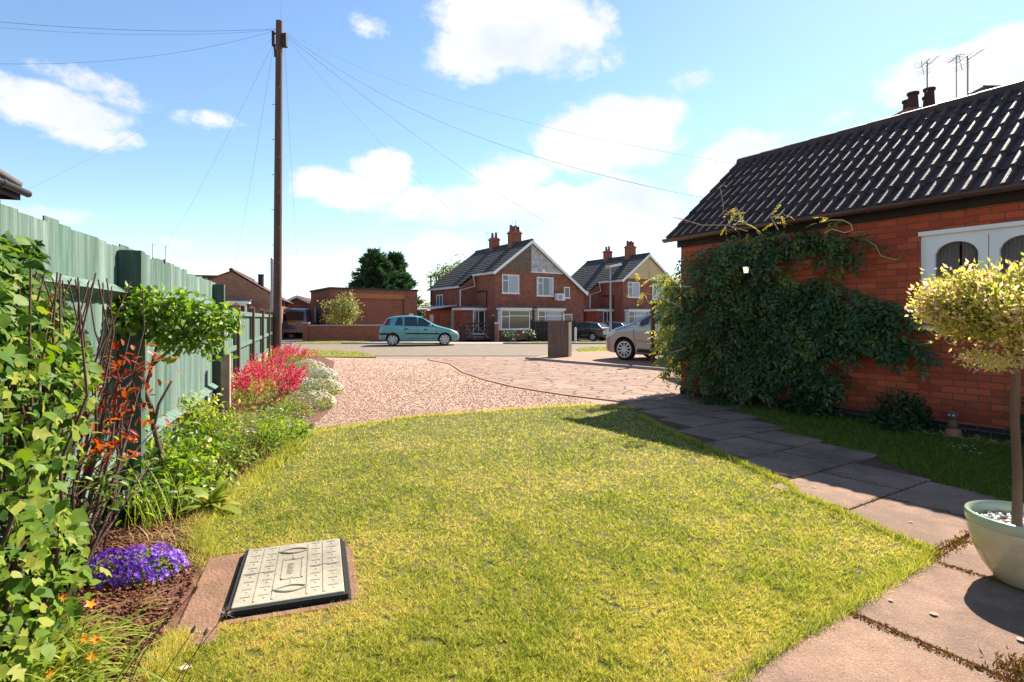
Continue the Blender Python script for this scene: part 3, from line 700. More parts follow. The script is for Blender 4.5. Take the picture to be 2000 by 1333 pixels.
# ------------------------------------------------------------------ fence on the left
FA, FB = -.37, -1.28
fd = Vector((-.347, .938, 0)).normalized(); fn = Vector((.938, .347, 0)).normalized()      # along, towards the lawn
def FP(Y, off=0, z=0): return Vector((FA * Y + FB, Y, z)) + fn * off
FROT = math.atan2(fd.y, fd.x)
tf = thing('board_fence', 'tall weathered green close-board fence behind the flower bed', 'fence', FP(3.6), FROT)
Y0, Y1 = -1.0, 7.46
def floc(p): return Matrix.Rotation(-FROT, 3, 'Z') @ (p - FP(3.6))
x0 = floc(FP(Y0)).x; x1 = floc(FP(Y1)).x
SGN = 1 if floc(FP(3.6, 1)).y > 0 else -1
mb = MB(); x = x0; k = 0
while x < x1 - .02:
    w = .148 + random.uniform(-.008, .01); top = 1.775 + random.uniform(-.02, .015) + .01 * math.sin(x * 1.3); th = .018
    if k in (4, 19, 33): w += .004
    a = SGN * .0; gap = random.choice([0, 0, .002, .004, .007, .011])
    sk = random.uniform(-.004, .004)
    mb.cur = random.choice([0, 0, 0, 1, 1, 2])
    mb.add([(x, a, .05), (x + w - gap, a, .05), (x + w - gap, a + SGN * th, .05), (x, a + SGN * .007, .05), (x + sk, a, top), (x + w - gap + sk, a, top + random.uniform(-.006, .006)), (x + w - gap + sk, a + SGN * th, top), (x + sk, a + SGN * .007, top)],
           [(0, 1, 2, 3), (4, 7, 6, 5), (0, 4, 5, 1), (1, 5, 6, 2), (2, 6, 7, 3), (3, 7, 4, 0)])
    x += w - .006; k += 1
mb.build('boards', [MATS['fence_green'], MATS['fence_green_pale'], MATS['fence_green_dark']], tf)
posts = [floc(FP(y)).x for y in (.6, 3.72, 7.42)]
for i, pxx in enumerate(posts):
    mb = MB(); mb.box((pxx, SGN * .085, .87), (.10, .13, 1.76 - .02)); mb.build('post', MATS['fence_post_dark'], tf)
ends = [x0] + posts
for (a, b) in zip(ends[:-1], ends[1:]):
    for z in (1.45, .38):
        mb = MB(); y = SGN * .02; aa, bb = a + .07, b - .06
        tri = [(0, -.055), (SGN * .075, .0), (0, .055)]
        vs = [(xx, y + q[0] * (1 if 0 else 1), z + q[1]) for xx in (aa, bb - .05) for q in tri] + [(bb, y + q[0] * .5, z + q[1] * .55) for q in tri]
        mb.add(vs, [(0, 1, 4, 3), (1, 2, 5, 4), (2, 0, 3, 5), (3, 4, 7, 6), (4, 5, 8, 7), (5, 3, 6, 8), (0, 2, 1), (6, 7, 8)])
        mb.build('rail', MATS['fence_green'], tf)
# concrete repair spur by the end of the tall fence
sp_ = thing('fence_spur', 'short concrete repair spur bolted beside the end of the tall fence', 'post', FP(7.02, .22), FROT)
mb = MB(); mb.add([(-.07, -.05, -.1), (.07, -.05, -.1), (.07, .05, -.1), (-.07, .05, -.1), (-.07, -.05, .84), (.07, -.05, .84), (.07, .05, .78), (-.07, .05, .78)], [(3, 2, 1, 0), (4, 5, 6, 7), (0, 1, 5, 4), (1, 2, 6, 5), (2, 3, 7, 6), (3, 0, 4, 7)])
mb.build('post', MATS['post_concrete'], sp_)
for z in (.25, .55):
    mb = MB(); mb.lathe([(0, .012), (.013, .012), (.016, .0)], n=6, axis='X'); b_ = mb.build('bolt', MATS['grey_metal'], sp_); b_.location = (-.072, 0, z); b_.rotation_euler = (0, R(180), 0)
# low panel fence
lf = thing('panel_fence', 'lower green panel fence with brown posts leading to the telegraph pole', 'fence', FP(9.7), FROT)
def lloc(Y): return (Matrix.Rotation(-FROT, 3, 'Z') @ (FP(Y) - FP(9.7))).x
lp = [lloc(y) for y in (7.55, 9.7, 12.4, 15.1, 17.6, 19.4)]
for i, pxx in enumerate(lp):
    if i == 0: continue
    mb = MB(); mb.box((pxx, SGN * .03, .75), (.10, .12, 1.52)); mb.add([(pxx - .065, SGN * .03 - .075, 1.51), (pxx + .065, SGN * .03 - .075, 1.51), (pxx + .065, SGN * .03 + .075, 1.51), (pxx - .065, SGN * .03 + .075, 1.51), (pxx, SGN * .03, 1.57)], [(0, 1, 4), (1, 2, 4), (2, 3, 4), (3, 0, 4), (3, 2, 1, 0)])
    mb.build('post', MATS['post_brown'], lf)
for a, b in zip(lp[:-1], lp[1:]):
    a += .055; b -= .055; pn = MB(); n = max(6, int((b - a) / .15)); w = (b - a) / n
    for k in range(n): pn.box((a + (k + .5) * w, -SGN * .012 + (.004 if k % 2 else 0), .83), (w - .003, .016, 1.16 + random.uniform(-.01, .01)))
    pno = pn.build('panel', MATS['fence_green'], lf)
    fr = MB()
    for z, hh in ((1.375, .085), (.78, .08), (.30, .085)): fr.box(((a + b) / 2, SGN * .022, z), (b - a - .002, .045, hh))
    fr.build('rail', MATS['fence_green'], pno)
    st = MB(); st.box((b - .03, SGN * .02, .84), (.04, .03, .95)); st.build('stile', MATS['fence_green'], pno)
    gb = MB(); gb.box(((a + b) / 2, 0, .12), (b - a, .05, .26)); gb.build('gravel_board', MATS['gravel_board'], lf)

# ------------------------------------------------------------------ telegraph pole, wires
PB = Vector(((541 - CX) * 19 / F, 19.0, 0)); PT = P(545.5, 42, 19.0)
tp = thing('telegraph_pole', 'tall brown wooden telegraph pole with black cable boxes at its head', 'pole', PB)
mb = MB(); mb.tube([(0, 0, -.2), (PT.x - PB.x) * .5 * Vector((1, 0, 0)) + Vector((0, 0, PT.z * .5)), Vector((PT.x - PB.x, 0, PT.z))], [.145, .128, .11], 18); mb.build('shaft', MATS['pole_wood'], tp)
hx = PT.x - PB.x
mb = MB(); mb.box((hx + .19, -.02, PT.z - .67), (.17, .16, .46)); mb.box((hx + .12, 0, PT.z - .5), (.1, .05, .05)); bevel(mb.build('cable_box', MATS['black_plastic'], tp), .02)
mb = MB(); mb.box((hx - .19, -.02, PT.z - .62), (.07, .14, .5)); mb.box((hx - .13, 0, PT.z - .42), (.1, .04, .04)); mb.box((hx - .13, 0, PT.z - .82), (.1, .04, .04)); mb.tube([(hx - .17, 0, PT.z - .86), (hx - .13, -.05, PT.z - 1.1), (hx - .125, -.06, PT.z - 1.25)], .03, 8); mb.build('cable_bracket', MATS['black_plastic'], tp)
mb = MB()
for k in range(12):
    z = 2.6 + k * .6; sd_ = 1 if k % 2 else -1; mb = MB(); mb.tube([(hx * z / PT.z + .06 * sd_, -.1, z), (hx * z / PT.z + .17 * sd_, -.12, z)], .012, 6)
    mb.build('step', MATS['grey_metal'], tp)
wires = [('black telephone wire pair leaving the pole head towards the upper left of the sky', P(538, 57, 19), P(-420, -8, 13), .35, .011),
         ('second wire just under the upper pair on the house side of the pole', P(538, 59, 19), P(-420, 2, 13), .42, .009),
         ('sagging wire crossing the sky well below the upper pair', P(538, 60, 19), P(-420, 88, 12.5), .75, .010),
         ('thick black wire sloping from the pole head to the near brick house gable', P(556, 63, 19), P(1395, 391, 10.1), .75, .009),
         ('thin wire above the thick one, sloping to the brick house ridge', P(556, 62, 19), P(1450, 322, 10.5), .55, .005),
         ('thin wire dropping from the pole to the gutter corner beyond the tall fence', P(536, 72, 19), P(50, 372, 9.2), .3, .006),
         ('thin wire dropping steeply to the rooftops behind the tall fence', P(534, 85, 19), P(300, 520, 36), .4, .009),
         ('thin wire dropping from the pole to the bungalow roof', P(534, 92, 19), P(455, 540, 33), .3, .009),
         ('thin wire curving from the pole to the paired house chimneys', P(560, 75, 19), P(965, 470, 46), .8, .010),
         ('thin wire reaching from the pole to the farther pair of houses', P(560, 72, 19), P(1190, 490, 55), 1.0, .011),
         ('thin wire dropping from the pole to the flat garage', P(556, 95, 19), P(585, 590, 42), .3, .009),
         ('vertical wire running up out of the picture from the pole top', P(547, 44, 19), P(556, -160, 15), .1, .007)]
for lab, a, b, sag, r in wires:
    mb = MB(); pts = [a.lerp(b, k / 24) - Vector((0, 0, sag * 4 * (k / 24) * (1 - k / 24))) for k in range(25)]
    mb.tube(pts, r * .42, 5); tag(mb.build('telephone_wire', MATS['wire_grey' if r < .0105 else 'wire_black']), lab, 'wire', 'telephone wires from the pole')
sp2 = P(531, 623, 20.6)
st = thing('sign_post', 'slim grey metal post standing close beside the telegraph pole', 'post', (sp2.x, 20.6, 0))
mb = MB(); mb.tube([(0, 0, -.1), (0, 0, P(531, 506, 20.6).z)], .05, 12); mb.lathe([(.056, 0), (.04, .03), (0, .04)], c=(0, 0, P(531, 506, 20.6).z), n=12); mb.build('shaft', MATS['grey_metal'], st)
# ------------------------------------------------------------------ pair of houses across the road
UA = math.atan2(.536, .844)
def win(parent, x0, x1, z0, z1, y=0.0, mull=(), trans=(), pane='glass', fw=.07, name='window', frame='white_paint', blind=None):
    """frame standing proud of a wall whose face is at y (outside = -y)"""
    mb = MB(); t0, t1 = y - .035, y + .02
    mb.box2((x0, t0, z0), (x1, t1, z0 + fw)); mb.box2((x0, t0, z1 - fw), (x1, t1, z1)); mb.box2((x0, t0, z0 + fw), (x0 + fw, t1, z1 - fw)); mb.box2((x1 - fw, t0, z0 + fw), (x1, t1, z1 - fw))
    for x in mull: mb.box2((x - fw * .45, t0 + .003, z0 + fw), (x + fw * .45, t1, z1 - fw))
    for (a, b, z) in trans: mb.box2((a, t0 + .006, z - fw * .4), (b, t1, z + fw * .4))
    w = mb.build(name, MATS[frame], parent)
    mb = MB(); mb.box2((x0 + fw * .5, y - .012, z0 + fw * .5), (x1 - fw * .5, y - .004, z1 - fw * .5)); mb.build('pane', MATS[pane], w)
    mb = MB(); mb.box2((x0 - .05, y - .09, z0 - .05), (x1 + .05, y, z0 - .001)); mb.build('sill', MATS[frame], w)
    if blind:
        for a, b in blind:
            mb = MB(); mb.box2((a, y - .018, z0 + fw), (b, y - .0125, z1 - fw)); mb.build('curtain', MATS['blind'], w)
    return w
def semi(origin, label, infill, gb, style):
    h = thing('paired_house', label, 'house', origin, UA, 'pair of red brick houses across the road')
    W0, W1, AP = 1.18, 9.85, 4.41; D = 8.8
    ze, zr, za = 4.93 + gb, 3.44 + gb, 7.36 + gb
    b = -.3
    mb = MB()
    # front wall as a gable, sides, back
    prof = [(W0, b), (W1 - .2, b), (W1 - .2, zr + .05), (AP, za - .16), (W0, ze - .1)]
    mb.prism([(x, 0, z) for x, z in prof], (0, .3, 0)); mb.prism([(x, D - .3, z) for x, z in prof], (0, .3, 0))
    mb.box2((W0, .3, b), (W0 + .3, D - .3, ze - .1)); mb.box2((W1 - .5, .3, b), (W1 - .2, D - .3, zr + .05))
    # lower side wing set back behind the front corner
    q = 1.41; wz = 3.90 + gb
    mb.prism([(W0 - q + .12, 3, b), (W0 - .002, 3, b), (W0 - .002, 3, ze - .2), (W0 - q + .12, 3, wz - .08)], (0, .3, 0)); mb.prism([(W0 - q + .12, D - .3, b), (W0 - .002, D - .3, b), (W0 - .002, D - .3, ze - .2), (W0 - q + .12, D - .3, wz - .08)], (0, .3, 0))
    mb.box2((W0 - q + .12, 3.3, b), (W0 - q + .42, D - .3, wz - .08))
    mb.build('wall', MATS['brick_semi'], h)
    mb = MB(); mb.box2((W0 - .025, -.025, 2.62 + gb), (W1 - .2, -.002, 2.70 + gb)); mb.build('soldier_course', MATS['brick_red'], h)
    # gable infill
    zi = za - (AP - W0) * .753 + .12
    zl = ze + .02
    def slope_l(x): return ze - .1 + (x - W0) * (za - .16 - ze + .1) / (AP - W0)
    def slope_r(x): return za - .16 - (x - AP) * (za - .16 - zr - .05) / (W1 - .2 - AP)
    xr = AP + (za - .16 - zl) * (W1 - .2 - AP) / (za - .16 - zr - .05)
    for i, (pl, mname) in enumerate(zip(([(W0 + .12, zl), (AP - .01, zl), (AP - .01, za - .22)], [(AP + .01, zl), (xr - .1, zl), (AP + .01, za - .22)]), infill)):
        mb = MB(); mb.prism([(x, -.03, z) for x, z in pl], (0, .029, 0)); mb.build('gable_infill', MATS[mname], h)
    mb = MB(); mb.box2((AP + .0, -.05, zl - .08), (xr - .1, -.002, zl - .002)); mb.box((AP + 1.1, -.1, zl + .1), (.2, .12, .2)); mb.build('trim', MATS['white_paint'], h)
    # roof planes with courses
    rb = MB(); al = Vector((0, 1, 0))
    def plane(o, top, ln):
        upv = (top - o); slp = upv.length; upv.normalize(); n = al.cross(upv); n = n if n.z > 0 else -n
        tiled_roof(rb, o, al, upv, n, ln, slp, pitch=.33, gauge=.36, roll=.012, lift=.03, samples=3, square=True)
        rb.add([o - n * .03, o + al * ln - n * .03, top + al * ln - n * .03, top - n * .03], [(0, 1, 2, 3)])
    ridge = Vector((AP, -.2, za)); sl_ = (za - ze) / (AP - W0)
    o = Vector((W0 - .25, -.2, ze - .25 * sl_)); plane(o, ridge, 3.2)
    o2 = Vector((W0 - q - .1, 3.0, ze - (q + .1) * sl_)); plane(o2, Vector((AP, 3.0, za)), D - 3.0 + .1)
    sr = (za - zr) / (W1 - AP); o3 = Vector((W1 + .1, -.2, zr - .1 * sr)); plane(o3, ridge, D + .3)
    rf = rb.build('roof', MATS['roof_grey'], h)
    mb = MB(); mb.tube([ridge + Vector((0, -.02, .02)), (AP, D + .1, za + .02)], .10, 8); mb.build('ridge', MATS['roof_grey'], rf)
    # bargeboards, fascia, gutters, pipes
    mb = MB()
    mb.bar(ridge + Vector((0, -.02, -.12)), o + Vector((0, -.02, -.10)), .06, .2); mb.bar(ridge + Vector((0.001, -.025, -.12)), o3 + Vector((0, -.025, -.10)), .06, .2)
    mb.build('bargeboard', MATS['white_paint'], h)
    for pts, r_, nm_, mt in (([(W0 - .28, -.22, o.z - .06), (W0 - .28, 3.0, o.z - .06)], .075, 'gutter', 'white_dull'), ([(W0 - q - .14, 3.0, o2.z - .06), (W0 - q - .14, D + .1, o2.z - .06)], .075, 'gutter', 'white_dull'),
        ([(W0 - .28, 2.9, o.z - .1), (W0 - .12, 2.9, o.z - .9), (W0 - q + .0, 2.92, o2.z - .3), (W0 - q + .02, 2.92, b)], .05, 'downpipe', 'white_dull'), ([(4.36, -.08, 2.0 + gb), (4.36, -.08, b)], .05, 'downpipe', 'white_dull'),
        ([(W0 - .06, 1.2, 2.2 + gb), (W0 - .06, 1.2, 3.4 + gb), (W0 - .06, 2.6, 3.4 + gb)], .045, 'soil_pipe', 'black_plastic'), ([(W0 - q - .02, D - .4, 2.6 + gb), (W0 - q - .02, D - .4, wz + 1.1)], .06, 'soil_pipe', 'black_plastic')):
        mb = MB(); mb.tube(pts, r_, 8); mb.build(nm_, MATS[mt], h)
    for q0, q1 in (((W0 - .24, -.1, o.z - .14), (W0 - .002, 2.95, o.z - .08)), ((W0 - q - .06, 3.1, o2.z - .1), (W0 - q + .12, D, o2.z - .05))):
        mb = MB(); mb.box2(q0, q1); mb.build('soffit', MATS['white_dull'], h)
    # chimneys on the ridge
    for r, w, hh, np_ in ((2.36, .95, 1.0, 4), (5.6, .72, .86, 2)):
        mb = MB(); z0 = za - .5
        mb.box2((AP - w / 2, r - .3, z0), (AP + w / 2, r + .3, za + hh - .22)); mb.box2((AP - w / 2 - .06, r - .36, za + hh - .22), (AP + w / 2 + .06, r + .36, za + hh - .1)); mb.box2((AP - w / 2 + .02, r - .28, za + hh - .1), (AP + w / 2 - .02, r + .28, za + hh))
        ch = mb.build('chimney', MATS['brick_red'], h)
        mb = MB(); mb.box2((AP - w / 2 - .03, r - .34, za - .42), (AP + w / 2 + .03, r - .305, za - .02)); mb.build('flashing', MATS['lead'], ch)
        for k in range(np_):
            mb = MB(); hx_ = .5 if (k + (np_ == 2)) % 2 == 0 else .42
            mb.lathe([(.13, 0), (.10, hx_ - .05), (.125, hx_ - .04), (.125, hx_), (.09, hx_), (.08, hx_ - .15), (0, hx_ - .15)], c=(AP - w / 2 + (k + .5) * w / np_, r, za + hh - .01), n=10); mb.build('chimney_pot', MATS['clay_pot'], ch)
    # upper windows
    def cas(x0, x1, z0, z1, bl): win(h, x0, x1, z0, z1, 0, mull=(x0 + (x1 - x0) * .36,), trans=((x0 + .07, x0 + (x1 - x0) * .36, z0 + (z1 - z0) * .68),), pane='glass_light', blind=bl)
    cas(1.78, 3.30, 3.20 + gb, 4.62 + gb, ((2.4, 3.24),)); cas(4.95, 6.55, 3.07 + gb, 4.55 + gb, ((6.1, 6.5), (5.02, 5.2)))
    if style == 0:
        win(h, 7.62, 8.2, 2.95 + gb, 3.85 + gb, 0); win(h, 7.6, 8.45, .72 + gb, 1.66 + gb, 0)
        ac = MB(); ac.box2((6.65, -.42, 2.72 + gb), (7.45, -.02, 3.30 + gb)); a_ = ac.build('air_conditioner', MATS['white_dull'], h); bevel(a_, .02)
        mb = MB(); mb.lathe([(.2, 0), (.2, -.012), (0, -.012)], c=(6.95, -.425, 3.0 + gb), n=18, axis='Y'); mb.build('fan_grille', MATS['grey_metal'], a_)
    # ground-floor bays with flat hoods
    for (x0, x1) in ((1.28, 4.1), (4.62, 7.35)):
        mb = MB(); mb.box2((x0, -.62, 1.93 + gb), (x1, -.003, 2.09 + gb)); mb.build('bay_hood', MATS['white_paint'], h)
        mb = MB(); mb.box2((x0 - .03, -.66, 2.092 + gb), (x1 + .03, -.003, 2.18 + gb)); mb.build('bay_roof', MATS['lead'], h)
        mb = MB(); mb.box2((x0 + .12, -.5, b), (x1 - .12, -.003, .42 + gb)); mb.build('bay_wall', MATS['brick_semi'], h)
        w = x1 - x0 - .24; a0 = x0 + .12
        win(h, a0, a0 + w, .48 + gb, 1.925 + gb, -.46, mull=(a0 + w * .28, ), trans=((a0 + .07, a0 + w * .28, 1.45 + gb), (a0 + w * .28, a0 + w - .07, 1.50 + gb)), pane='glass', blind=((a0 + w * .34, a0 + w * .9),) if (x0 > 3) == (style == 0) else None)
        for q0 in (a0, a0 + w - .06):
            sd = MB(); sd.box2((q0, -.46, .42 + gb), (q0 + .06, -.003, 1.93 + gb)); sd.build('bay_side', MATS['white_paint'], h)
    # side porch in the corner of the wing
    mb = MB(); mb.box2((W0 - 2.1, 1.2, 1.93 + gb), (W0 - .003, 2.99, 2.1 + gb)); mb.build('porch_hood', MATS['white_paint'], h)
    mb = MB(); mb.box2((W0 - 2.14, 1.15, 2.102 + gb), (W0 - .003, 2.99, 2.2 + gb)); mb.build('porch_roof', MATS['lead'], h)
    mb = MB(); mb.box2((W0 - 1.9, 1.4, b), (W0 - 1.12, 2.98, 1.93 + gb)); mb.build('porch_wall', MATS['brick_semi'], h)
    win(h, W0 - 1.10, W0 - .06, .1 + gb, 1.92 + gb, 1.45, mull=(W0 - .62,), pane='glass', name='porch_door')
    mb = MB(); mb.box2((W0 - 1.10, 1.52, b), (W0 - .05, 2.9, .05 + gb)); mb.build('step', MATS['kerb'], h)
    # window in the wing's outer wall, made on the -x face
    wx = W0 - q + .12; mb = MB(); y0, y1, z0, z1 = 6.3, 7.5, 2.15 + gb, 3.3 + gb
    for a in ((y0, z0, y1, z0 + .08), (y0, z1 - .08, y1, z1), (y0, z0 + .08, y0 + .08, z1 - .08), (y1 - .08, z0 + .08, y1, z1 - .08), ((y0 + y1) / 2 - .04, z0 + .08, (y0 + y1) / 2 + .04, z1 - .08)): mb.box2((wx - .04, a[0], a[1]), (wx + .01, a[2], a[3]))
    w = mb.build('window', MATS['white_paint'], h)
    mb = MB(); mb.box2((wx - .015, y0 + .04, z0 + .04), (wx - .004, y1 - .04, z1 - .04)); mb.build('pane', MATS['glass_light'], w)
    # lean-to along the wing
    mb = MB(); mb.prism([(wx - 2.6, 3.6, 1.95 + gb), (wx - .05, 3.6, 2.32 + gb), (wx - .05, 3.6, 2.38 + gb), (wx - 2.6, 3.6, 2.05 + gb)], (0, 5.2, 0)); mb.build('lean_to_roof', MATS['white_dull'], h)
    mb = MB(); mb.box2((wx - 2.5, 4.0, b), (wx - .06, 4.2, 1.93 + gb)); ln = mb.build('lean_to_wall', MATS['shed_red'], h)
    mb = MB(); mb.box2((wx - 1.35, 3.94, b), (wx - .45, 3.995, 1.75 + gb)); mb.build('door', MATS['lintel_orange'], h)
    mb = MB(); mb.box2((wx - .4, 3.9, b), (wx - .1, 3.998, 1.95 + gb)); mb.box2((wx - 2.2, 3.95, 1.0 + gb), (wx - 1.9, 3.998, 1.6 + gb)); mb.build('door_panel', MATS['white_dull'], h)
    return h
gS = gz(0, 42)
s1 = semi((-2.25, 40.5, 0), 'red brick pair of houses with brown and grey split gable beside the five-bar gate', ('render_brown', 'render_grey'), 0.0, 0)
AP2 = Vector((12.85, 52.2)); o2_ = AP2 - 4.41 * Vector((.844, .536))
s2 = semi((o2_.x, o2_.y, 0), 'red brick pair of houses with cream rendered gable behind the street lamp', ('render_cream', 'render_cream'), .05, 1)
ah = P(951, 490, 48.5); aerial((ah.x, 48.5, 6.4), P(951, 453, 48.5).z - 6.4, R(60), .9, 'small aerial at the back of the split gable house ridge', 0, 6, False, .025)
ah = P(1007, 450, 43.8); aerial((ah.x, 44.2, 8.2), P(1007, 432, 44.2).z - 8.2, R(20), .8, 'tiny aerial above the taller chimney of the split gable house', .3, 6, True, .02)

# ------------------------------------------------------------------ flat garage, low wall, other buildings
gr = thing('flat_roof_garage', 'flat-roofed brown brick garage with wide brown roller door', 'garage', (-11.55, 35.2, 0), UA)
mb = MB(); GW = 5.9; mb.box2((0, 0, -.2), (1.05, 5.5, 3.18)); mb.box2((1.05, .0, 2.95), (4.95, 5.5, 3.18)); mb.box2((4.95, 0, -.2), (GW, 5.5, 3.18)); mb.box2((1.05, 5.2, -.2), (4.95, 5.5, 2.95)); mb.build('wall', MATS['brick_brown'], gr)
mb = MB(); mb.box2((-.08, -.06, 3.182), (GW + .08, 5.56, 3.30)); mb.build('coping', MATS['brick_plinth'], gr)
mb = MB(); mb.box2((1.053, .02, 2.62), (4.947, .3, 2.95)); mb.build('lintel', MATS['lintel_orange'], gr)
mb = MB()
for i in range(24):
    z = i * .11; mb.prism([(1.06, .16, z), (1.06, .145, z + .03), (1.06, .145, z + .08), (1.06, .16, z + .108), (1.06, .2, z + .108), (1.06, .2, z)], (3.88, 0, 0))
mb.build('roller_door', MATS['roller'], gr)
mb = MB(); mb.box((5.45, -.012, 1.55), (.30, .02, .16)); mb.build('number_plaque', MATS['white_dull'], gr)
lw_ = thing('brick_wall', 'low brick garden wall with pale coping in front of the garage', 'wall', (-12.1, 32.0, 0), R(3))
mb = MB(); mb.box2((.3, 0, -.1), (5.3, .22, .86)); mb.box2((0, -.06, -.1), (.299, .28, 1.0)); mb.build('brickwork', MATS['brick_red'], lw_)
mb = MB(); mb.box2((.3, -.04, .862), (5.3, .26, .93)); mb.box2((-.04, -.1, 1.002), (.34, .32, 1.07)); mb.build('coping', MATS['kerb'], lw_)
# red-tiled roof and little gable house beyond the van
gh = thing('gabled_bungalow', 'small bungalow with white bargeboards and red tiles behind the van', 'bungalow', (-16.9, 43.5, 0), UA * .35)
mb = MB(); mb.prism([(-2.1, 0, -.1), (2.1, 0, -.1), (2.1, 0, 2.0), (0, 0, 3.02), (-2.1, 0, 2.0)], (0, 8, 0)); mb.build('wall', MATS['brick_brown'], gh)
mb = MB(); mb.prism([(-2.0, -.03, 1.6), (-.6, -.03, 1.6), (-.6, -.03, 2.72), (-2.0, -.03, 2.0)], (0, .028, 0)); mb.build('render_panel', MATS['render_cream'], gh)
rb = MB(); al = Vector((0, 1, 0))
for o_, t_ in ((Vector((-2.35, -.25, 1.92)), Vector((0, -.25, 3.1))), (Vector((2.35, -.25, 1.92)), Vector((0, -.25, 3.1)))):
    upv = t_ - o_; ln = upv.length; upv.normalize(); n_ = al.cross(upv); n_ = n_ if n_.z > 0 else -n_; tiled_roof(rb, o_, al, upv, n_, 8.4, ln, .33, .36, .012, samples=3, square=True)
rb.build('roof', MATS['roof_red'], gh)
mb = MB(); mb.bar((0, -.27, 3.02), (-2.35, -.27, 1.84), .05, .16); mb.bar((.001, -.272, 3.02), (2.35, -.272, 1.84), .05, .16); mb.build('bargeboard', MATS['white_paint'], gh)
ex = thing('tiled_outbuilding', 'low outbuilding with plain red tiled roof between bungalow and garage', 'outbuilding', (-15.0, 41.0, 0), UA * .3)
mb = MB(); mb.box2((0, 0, -.1), (3.4, 3, 1.9)); mb.build('wall', MATS['brick_brown'], ex)
rb = MB(); o_ = Vector((-.2, -.25, 1.85)); t_ = Vector((-.2, 1.7, 2.75)); upv = t_ - o_; ln = upv.length; upv.normalize(); al = Vector((1, 0, 0)); n_ = al.cross(upv); n_ = n_ if n_.z > 0 else -n_
tiled_roof(rb, o_, al, upv, n_, 3.8, ln, .2, .3, .02, samples=5); rb.prism([(-.2, 1.7, 2.74), (-.2, 3.2, 1.9), (-.2, 0, 1.9)], (3.8, 0, 0)); rb.build('roof', MATS['roof_red'], ex)
gt = thing('boarded_gate', 'tall red-brown boarded gate next to the parked van', 'gate', (-13.95, 37.2, 0), 0)
mb = MB()
for i in range(8): mb.box((i * .15 - .5, 0, .92), (.145, .03, 1.78 + .02 * (i % 2)))
mb.build('boards', MATS['shed_red'], gt)
for x in (-.66, .72):
    mb = MB(); mb.box((x, 0, .98), (.14, .14, 2.1)); mb.build('post', MATS['grey_metal'], gt)
bn = thing('wheelie_bin', 'black wheelie bin standing beside the boarded gate', 'bin', (-13.3, 36.4, 0), .2)
mb = MB(); mb.add([(x * w, y * w2, z) for z, w, w2 in ((.06, .22, .26), (.92, .28, .33)) for x, y in ((-1, -1), (1, -1), (1, 1), (-1, 1))], [(3, 2, 1, 0), (4, 5, 6, 7), (0, 1, 5, 4), (1, 2, 6, 5), (2, 3, 7, 6), (3, 0, 4, 7)]); mb.build('body', MATS['black_plastic'], bn)
mb = MB(); mb.prism([(-.3, -.36, .922), (-.3, .38, .922), (-.3, .36, 1.0), (-.3, 0, 1.05), (-.3, -.34, .96)], (.6, 0, 0)); mb.build('lid', MATS['black_plastic'], bn)
for x in (-.24, .24):
    mb = MB(); mb.lathe([(0, -.03), (.1, -.03), (.1, .03), (0, .03)], c=(x, .26, .1), axis='X', n=14); mb.build('wheel', MATS['rubber'], bn)
# bungalow by the fence
bg = thing('brick_bungalow', 'orange-brown brick bungalow gable with white bay just beyond the fence', 'bungalow', (P(452, 623, 31).x, 31, 0), UA * .55)
mb = MB(); mb.prism([(-3.6, 0, -.1), (2.35, 0, -.1), (2.35, 0, 2.5), (0, 0, 3.93), (-.9, 0, 3.55), (-3.6, 0, 2.5)], (0, 9, 0)); mb.build('wall', MATS['brick_bungalow'], bg)
rb = MB(); al = Vector((0, 1, 0))
for o_, t_ in ((Vector((2.6, -.12, 2.38)), Vector((0, -.12, 4.0))),):
    upv = t_ - o_; ln = upv.length; upv.normalize(); n_ = al.cross(upv); n_ = n_ if n_.z > 0 else -n_; tiled_roof(rb, o_, al, upv, n_, 9.2, ln, .3, .34, .02, samples=4)
o_ = Vector((-6.5, 1.2, 2.3)); t_ = Vector((-6.5, 4.2, 3.86)); upv = t_ - o_; ln = upv.length; upv.normalize(); alx = Vector((1, 0, 0)); n_ = alx.cross(upv); n_ = n_ if n_.z > 0 else -n_; tiled_roof(rb, o_, alx, upv, n_, 6.5, ln, .3, .34, .03, samples=5)
rb.prism([(-3.7, -.1, 2.42), (0, -.1, 3.98), (0, -.1, 3.92), (-3.7, -.1, 2.36)], (0, 1.3, 0))
rf = rb.build('roof', MATS['roof_tile'], bg)
mb = MB(); mb.tube([(0, -.14, 4.02), (0, 9, 4.02)], .11, 10); mb.tube([(-6.5, 4.2, 3.9), (0, 4.2, 3.9)], .1, 10); mb.build('ridge', MATS['roof_red'], rf)
mb = MB(); mb.tube([(1.15, 3.2, 3.2), (1.15, 3.2, 4.0)], .17, 12); mb.lathe([(.2, 0), (.2, .06), (0, .06)], c=(1.15, 3.2, 3.98), n=12); mb.build('flue', MATS['brick_plinth'], rf)
mb = MB(); mb.box2((-1.3, -1.1, 2.25), (1.1, -.01, 2.33)); mb.build('bay_roof', MATS['lead'], bg)
mb = MB(); mb.box2((-1.25, -1.05, 2.1), (1.05, -.01, 2.248)); mb.build('bay_hood', MATS['white_paint'], bg)
mb = MB(); mb.box2((-1.1, -.9, -.1), (.9, -.01, .8)); mb.build('bay_wall', MATS['brick_bungalow'], bg)
win(bg, -1.1, .9, .82, 2.095, -.88, mull=(-.45, .3), pane='glass', fw=.1)
